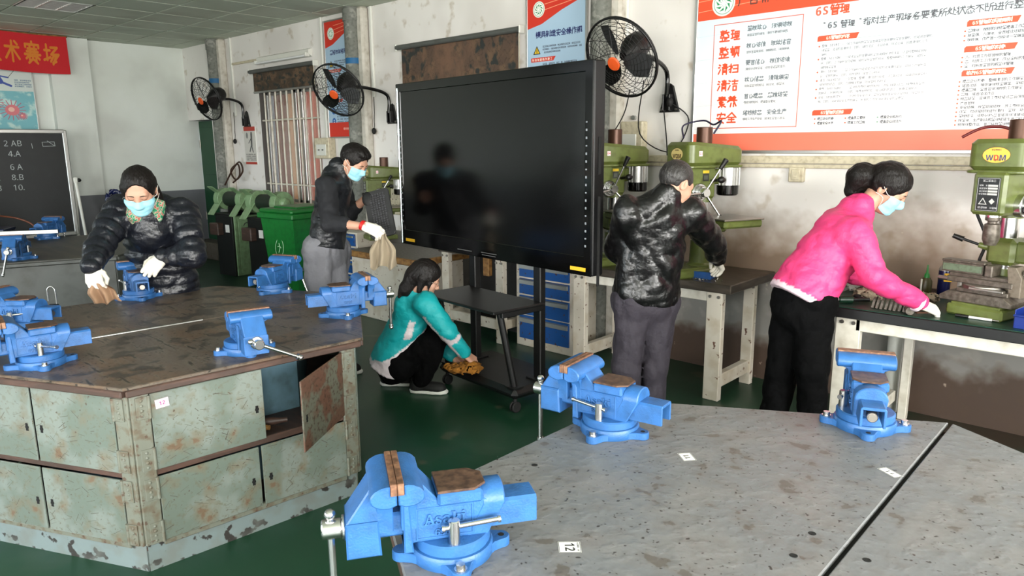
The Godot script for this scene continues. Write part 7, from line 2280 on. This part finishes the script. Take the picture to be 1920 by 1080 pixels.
func people() -> void:
	make_head()
	var nv := Vector3(0, -1, 0)
	# woman in the navy down jacket, wiping a vise
	var p := person("left", "woman in a navy quilted down jacket and face mask, wiping a vise at the left", {
		"look": Vector3(0.72, -0.50, 0.42), "head_size": 1.10, "jacket": M.navy, "quilt": 0.075, "quilt_depth": 0.014, "bulk": 1.22, "belly": 0.17, "sleeve": 1.28, "hem": 0.20, "hem_r": 0.18, "collar": 0.03, "cuff": 0.95, "crease_depth": 0.010,
		"trousers": M.blue_pants, "hair": "long", "hair_volume": 0.008,
		"handL": [Vector3(0.35, -0.3, 0.6), Vector3(0.75, 0.5, 0.2), 0.4, M.glove], "handR": [Vector3(0.45, -0.75, 0.1), Vector3(0.6, 0.4, 0.5), 0.75, M.glove]})
	var HX: Transform3D = p.get_meta("HX")
	var sc := Blob.new(Vector3(-0.11, -0.22, -0.12), Vector3(0.11, -0.05, 0.1), 0.006)
	sc.cone(Vector3(-0.03, -0.13, 0.02), Vector3(0.05, -0.12, -0.02), 0.06, 0.06, 0.03)
	sc.cone(Vector3(0.075, -0.085, 0.0), Vector3(0.06, -0.15, 0.03), 0.026, 0.03, 0.02)
	sc.wrinkle(creases(0.012, 2), 0.01)
	var scm := mb()
	scm.add(sc.net(mb()), Transform3D(HX.basis, HX.origin - p.position))
	part("scarf", scm, textured(ntex(35, 0.03, [Color(0.05, 0.45, 0.30), Color(0.70, 0.66, 0.58), Color(0.60, 0.30, 0.25)], [0.35, 0.55, 0.75], 256, 2), 6.0, 0.8, 0.0, false), p)
	rag_sheet("wiping_rag", "beige rag in the white gloved hand of the woman at the left", Vector3(-4.20, 0.985, -1.235), Vector3(0.3, 0.1, -0.6).normalized(), Vector3(0.25, -0.9, -0.35).normalized(), 0.13, 0.15, M.tan_cloth, 1.0)

	# man with the keyboard
	p = person("man", "man in a black padded waistcoat and grey trousers, wiping a keyboard", {
		"look": Vector3(0.90, -0.62, -0.30), "jacket": M.vest, "vest": true, "bulk": 1.08, "quilt": 0.11, "quilt_depth": 0.008, "hem": 0.0, "collar": 0.05, "cuffL": 0.35, "cuffR": 0.42, "crease_depth": 0.010,
		"trousers": M.grey_pants, "hair": "short", "leg": 1.04, "hips": 1.0,
		"handL": [Vector3(0.55, 0.0, -0.4), Vector3(-0.2, 0.8, 0.3), 0.55, null], "handR": [Vector3(0.55, -0.22, -0.3), Vector3(0.4, 0.7, 0.5), 0.8, M.glove, M.red, 0.034]})
	var kb := thing("keyboard", "black computer keyboard with a palm rest, held up by the man in the waistcoat", "keyboard", Vector3(-4.085, 1.215, -3.05))
	var ly := Vector3(-0.15, 0.30, -0.06).normalized()
	var lx := Vector3(0.72, 0.2, -0.55)
	lx = (lx - ly * lx.dot(ly)).normalized()
	kb.basis = Basis(lx, ly, lx.cross(ly))
	var kp := []
	for q in [[1, 1], [-1, 1], [-1, -1], [1, -1]]:
		for i in 5:
			var a := atan2(q[1], q[0]) - PI / 4 + PI / 2 * i / 4.0
			kp.append(Vector2(q[0] * 0.068 + 0.024 * cos(a), q[1] * 0.148 + 0.03 * sin(a)))
	part("case", mb().prism(kp, -0.01, 0.01, 0.004, 50), plain(Color(0.13, 0.13, 0.135), 0.5), kb)
	part("palm_rest", mb().ball(Vector3(-0.07, 0.13, 0.004), Vector3(0.04, 0.055, 0.02)), M.rubber, kb)
	var km := mb()
	for i in 6:
		for jj in 17:
			if jj > 12 and i == 0: continue
			km.box(Vector3(-0.045 + i * 0.019, 0.14 - jj * 0.0172, 0.013), Vector3(0.0155, 0.0142, 0.007), 0.002)
	tag(part("keys", km, plain(Color(0.20, 0.20, 0.21), 0.5), kb), "", "", "", "stuff")
	rag_sheet("wiping_rag", "long off-white rag hanging from the man's white glove", Vector3(-3.83, 1.11, -2.87), Vector3(0.7, 0.0, -0.6).normalized(), Vector3(0.03, -1.0, 0.02).normalized(), 0.17, 0.25, M.cloth, 2.5)

	# girl crouching in the teal tracksuit
	var J: Dictionary = JOINTS.girl
	var nn: Vector3 = (J.shR - J.shL).normalized()
	var paint := func(q: Vector3) -> Color:
		var white := Color(0.62, 0.55, 0.57)
		var a: Vector3 = J.elR - J.shR
		var t: float = (q - J.shR).dot(a) / a.length_squared()
		var off: Vector3 = q - J.shR - a * clampf(t, 0, 1)
		if t > 0.25 and off.length() < 0.10 and off.y < -0.022 and off.dot(Vector3(0.8, 0, 0.55)) < 0.045 and q.distance_to(J.elR) < 0.42: return white
		var a2: Vector3 = J.wrR - J.elR
		var t2: float = (q - J.elR).dot(a2) / a2.length_squared()
		if t2 > 0.0 and t2 < 0.95 and (q - J.elR - a2 * t2).dot(Vector3(-0.65, -0.2, 0.65)) > 0.018: return white
		var ax: Vector3 = J.pelvis - J.neck
		var ts: float = (q - J.neck).dot(ax) / ax.length_squared()
		if ts > 0.32 and ts < 0.74 and q.y > J.pelvis.y + 0.16 and (q - J.neck - ax * ts).normalized().dot(nn) > 0.962: return white
		return Color(1, 1, 1)
	M.teal_painted = M.teal.duplicate()
	M.teal_painted.vertex_color_use_as_albedo = true
	M.teal_painted.albedo_color = Color.WHITE
	var tealpaint := func(q: Vector3) -> Color:
		var w: Color = paint.call(q)
		return Color(0.0, 0.31, 0.33) if w.r > 0.9 else w
	p = person("girl", "crouching girl in a teal and white tracksuit top, wiping the screen stand", {
		"look": Vector3(0.62, -0.42, -0.66), "head_size": 0.95, "jacket": M.teal_painted, "paint": tealpaint, "bulk": 1.03, "belly": 0.165, "hem": 0.09, "hem_r": 0.172, "collar": 0.06, "crease_depth": 0.009, "crease": 0.004, "sleeve": 1.05, "cuff": 0.92, "mask": false,
		"trousers": M.black_pants, "hair": "tail", "hair_volume": 0.017, "toeL": Vector3(0.65, 0, -0.60), "toeR": Vector3(0.78, 0, -0.52), "leg": 1.0,
		"handL": [Vector3(0.7, -0.5, -0.4), Vector3(0, 1, 0), 0.4, null], "handR": [Vector3(0.35, -0.6, -0.6), Vector3(0.5, 0.7, 0.1), 0.6, null]})
	HX = p.get_meta("HX")
	var gm := mb()
	for s in [-1.0, 1.0]:
		gm.tube(ring(Vector3(s * 0.031, 0.004, 0.098), Basis(), 0.02, 20), 0.0012, 5, true)
		gm.tube([Vector3(s * 0.051, 0.006, 0.096), Vector3(s * 0.078, 0.008, 0.06), Vector3(s * 0.084, 0.006, -0.01)], 0.0012, 5)
	gm.tube([Vector3(-0.011, 0.004, 0.098), Vector3(0.011, 0.004, 0.098)], 0.0012, 5)
	var g2 := mb()
	g2.add(gm, Transform3D(HX.basis, HX.origin - p.position))
	part("glasses", g2, M.steel, p)
	var cm := mb()
	cm.add(mb().tube(bend([Vector3(-0.085, 0.02, -0.02), Vector3(-0.055, 0.095, -0.03), Vector3(0, 0.132, -0.03), Vector3(0.055, 0.095, -0.03), Vector3(0.085, 0.02, -0.02)], 6), 0.005, 6), Transform3D(HX.basis, HX.origin - p.position))
	part("hair_band", cm, plain(Color(0.3, 0.3, 0.32), 0.25), p)
	part("collar_lining", mb().at(J.neck - p.position, frame(Vector3.ZERO, J.head - J.neck)).lathe([Vector2(0.073, 0.0), Vector2(0.082, 0.012), Vector2(0.074, 0.038), Vector2(0.068, 0.038)], 24), plain(Color(0.8, 0.78, 0.78), 0.7), p)
	for q in [[Vector3(-3.40, 0.20, -3.17), 0.14, "yellow rag under the crouching girl's hand on the screen stand"]]:
		var b := Blob.new(Vector3(-0.2, -0.05, -0.16), Vector3(0.2, 0.1, 0.16), 0.008)
		b.ell(Vector3(0, 0, 0), Vector3(0.14, 0.03, 0.07), Basis(Vector3.UP, 0.6))
		b.ell(Vector3(0.05, 0.015, -0.03), Vector3(0.08, 0.035, 0.06), Basis(Vector3.UP, 0.2))
		b.wrinkle(creases(0.015, 8), 0.018)
		tag(part("wiping_rag", b.net(mb()), M.gold_cloth, self, q[0]), q[2], "rag")

	# man in the black shiny jacket, back to the camera
	p = person("black", "man in a shiny black jacket and plum trousers, back turned, leaning over the steel bench", {
		"look": Vector3(0.26, -0.45, -0.82), "jacket": M.leather, "bulk": 1.16, "belly": 0.165, "sleeve": 1.2, "hem": 0.03, "hem_r": 0.155, "collar": 0.06, "crease_depth": 0.018, "crease": 0.0036, "crease_dir": Vector3(1.2, 1, 1.2), "cuff": 0.92, "mask": false,
		"trousers": M.plum_pants, "hair": "crew", "hair_mat": M.hair_grey, "hair_volume": 0.005, "leg": 1.02, "sole": M.rubber,
		"handL": [Vector3(0, -0.5, -0.8), Vector3(0, 0.8, -0.5), 0.5, M.glove], "handR": [Vector3(-0.1, -0.55, -0.6), Vector3(0.5, 0.7, -0.2), 0.6, M.glove]})

	# woman in pink
	M.pink_painted = M.pink.duplicate()
	M.pink_painted.vertex_color_use_as_albedo = true
	M.pink_painted.albedo_color = Color.WHITE
	p = person("pink", "woman in a pink jacket and black trousers, leaning over the green mat bench", {
		"look": Vector3(0.80, -0.62, -0.12), "head_size": 1.05, "jacket": M.pink_painted, "quilt": 0.15, "quilt_depth": 0.008, "bulk": 1.10, "belly": 0.176, "flat": 0.88, "sleeve": 1.12, "hem": 0.06, "hem_r": 0.165, "collar": 0.02, "crease_depth": 0.012, "crease": 0.004, "waist": 0.06, "band": [Color(0.66, 0.040, 0.165), Color(0.72, 0.55, 0.60)], "cuff": 0.93,
		"trousers": M.black_pants, "hair": "bun", "hair_volume": 0.012, "leg": 1.12, "hips": 1.08, "sole": M.rubber,
		"handL": [Vector3(0.4, -0.6, -0.4), Vector3(-0.2, 0.8, 0.3), 0.4, M.glove], "handR": [Vector3(0.55, -0.35, -0.55), Vector3(0.1, 0.85, 0.35), 0.75, M.glove, plain(Color(0.88, 0.80, 0.84), 0.7), 0.05]})
	tag(part("copper_strip", mb().at(Vector3(-0.86, BT + 0.02, -4.06), Basis(Vector3.UP, 0.8)).box(Vector3.ZERO, Vector3(0.12, 0.008, 0.02), 0.002), M.copper, self), "small copper coloured strip under the pink woman's gloved hand", "metal strip")
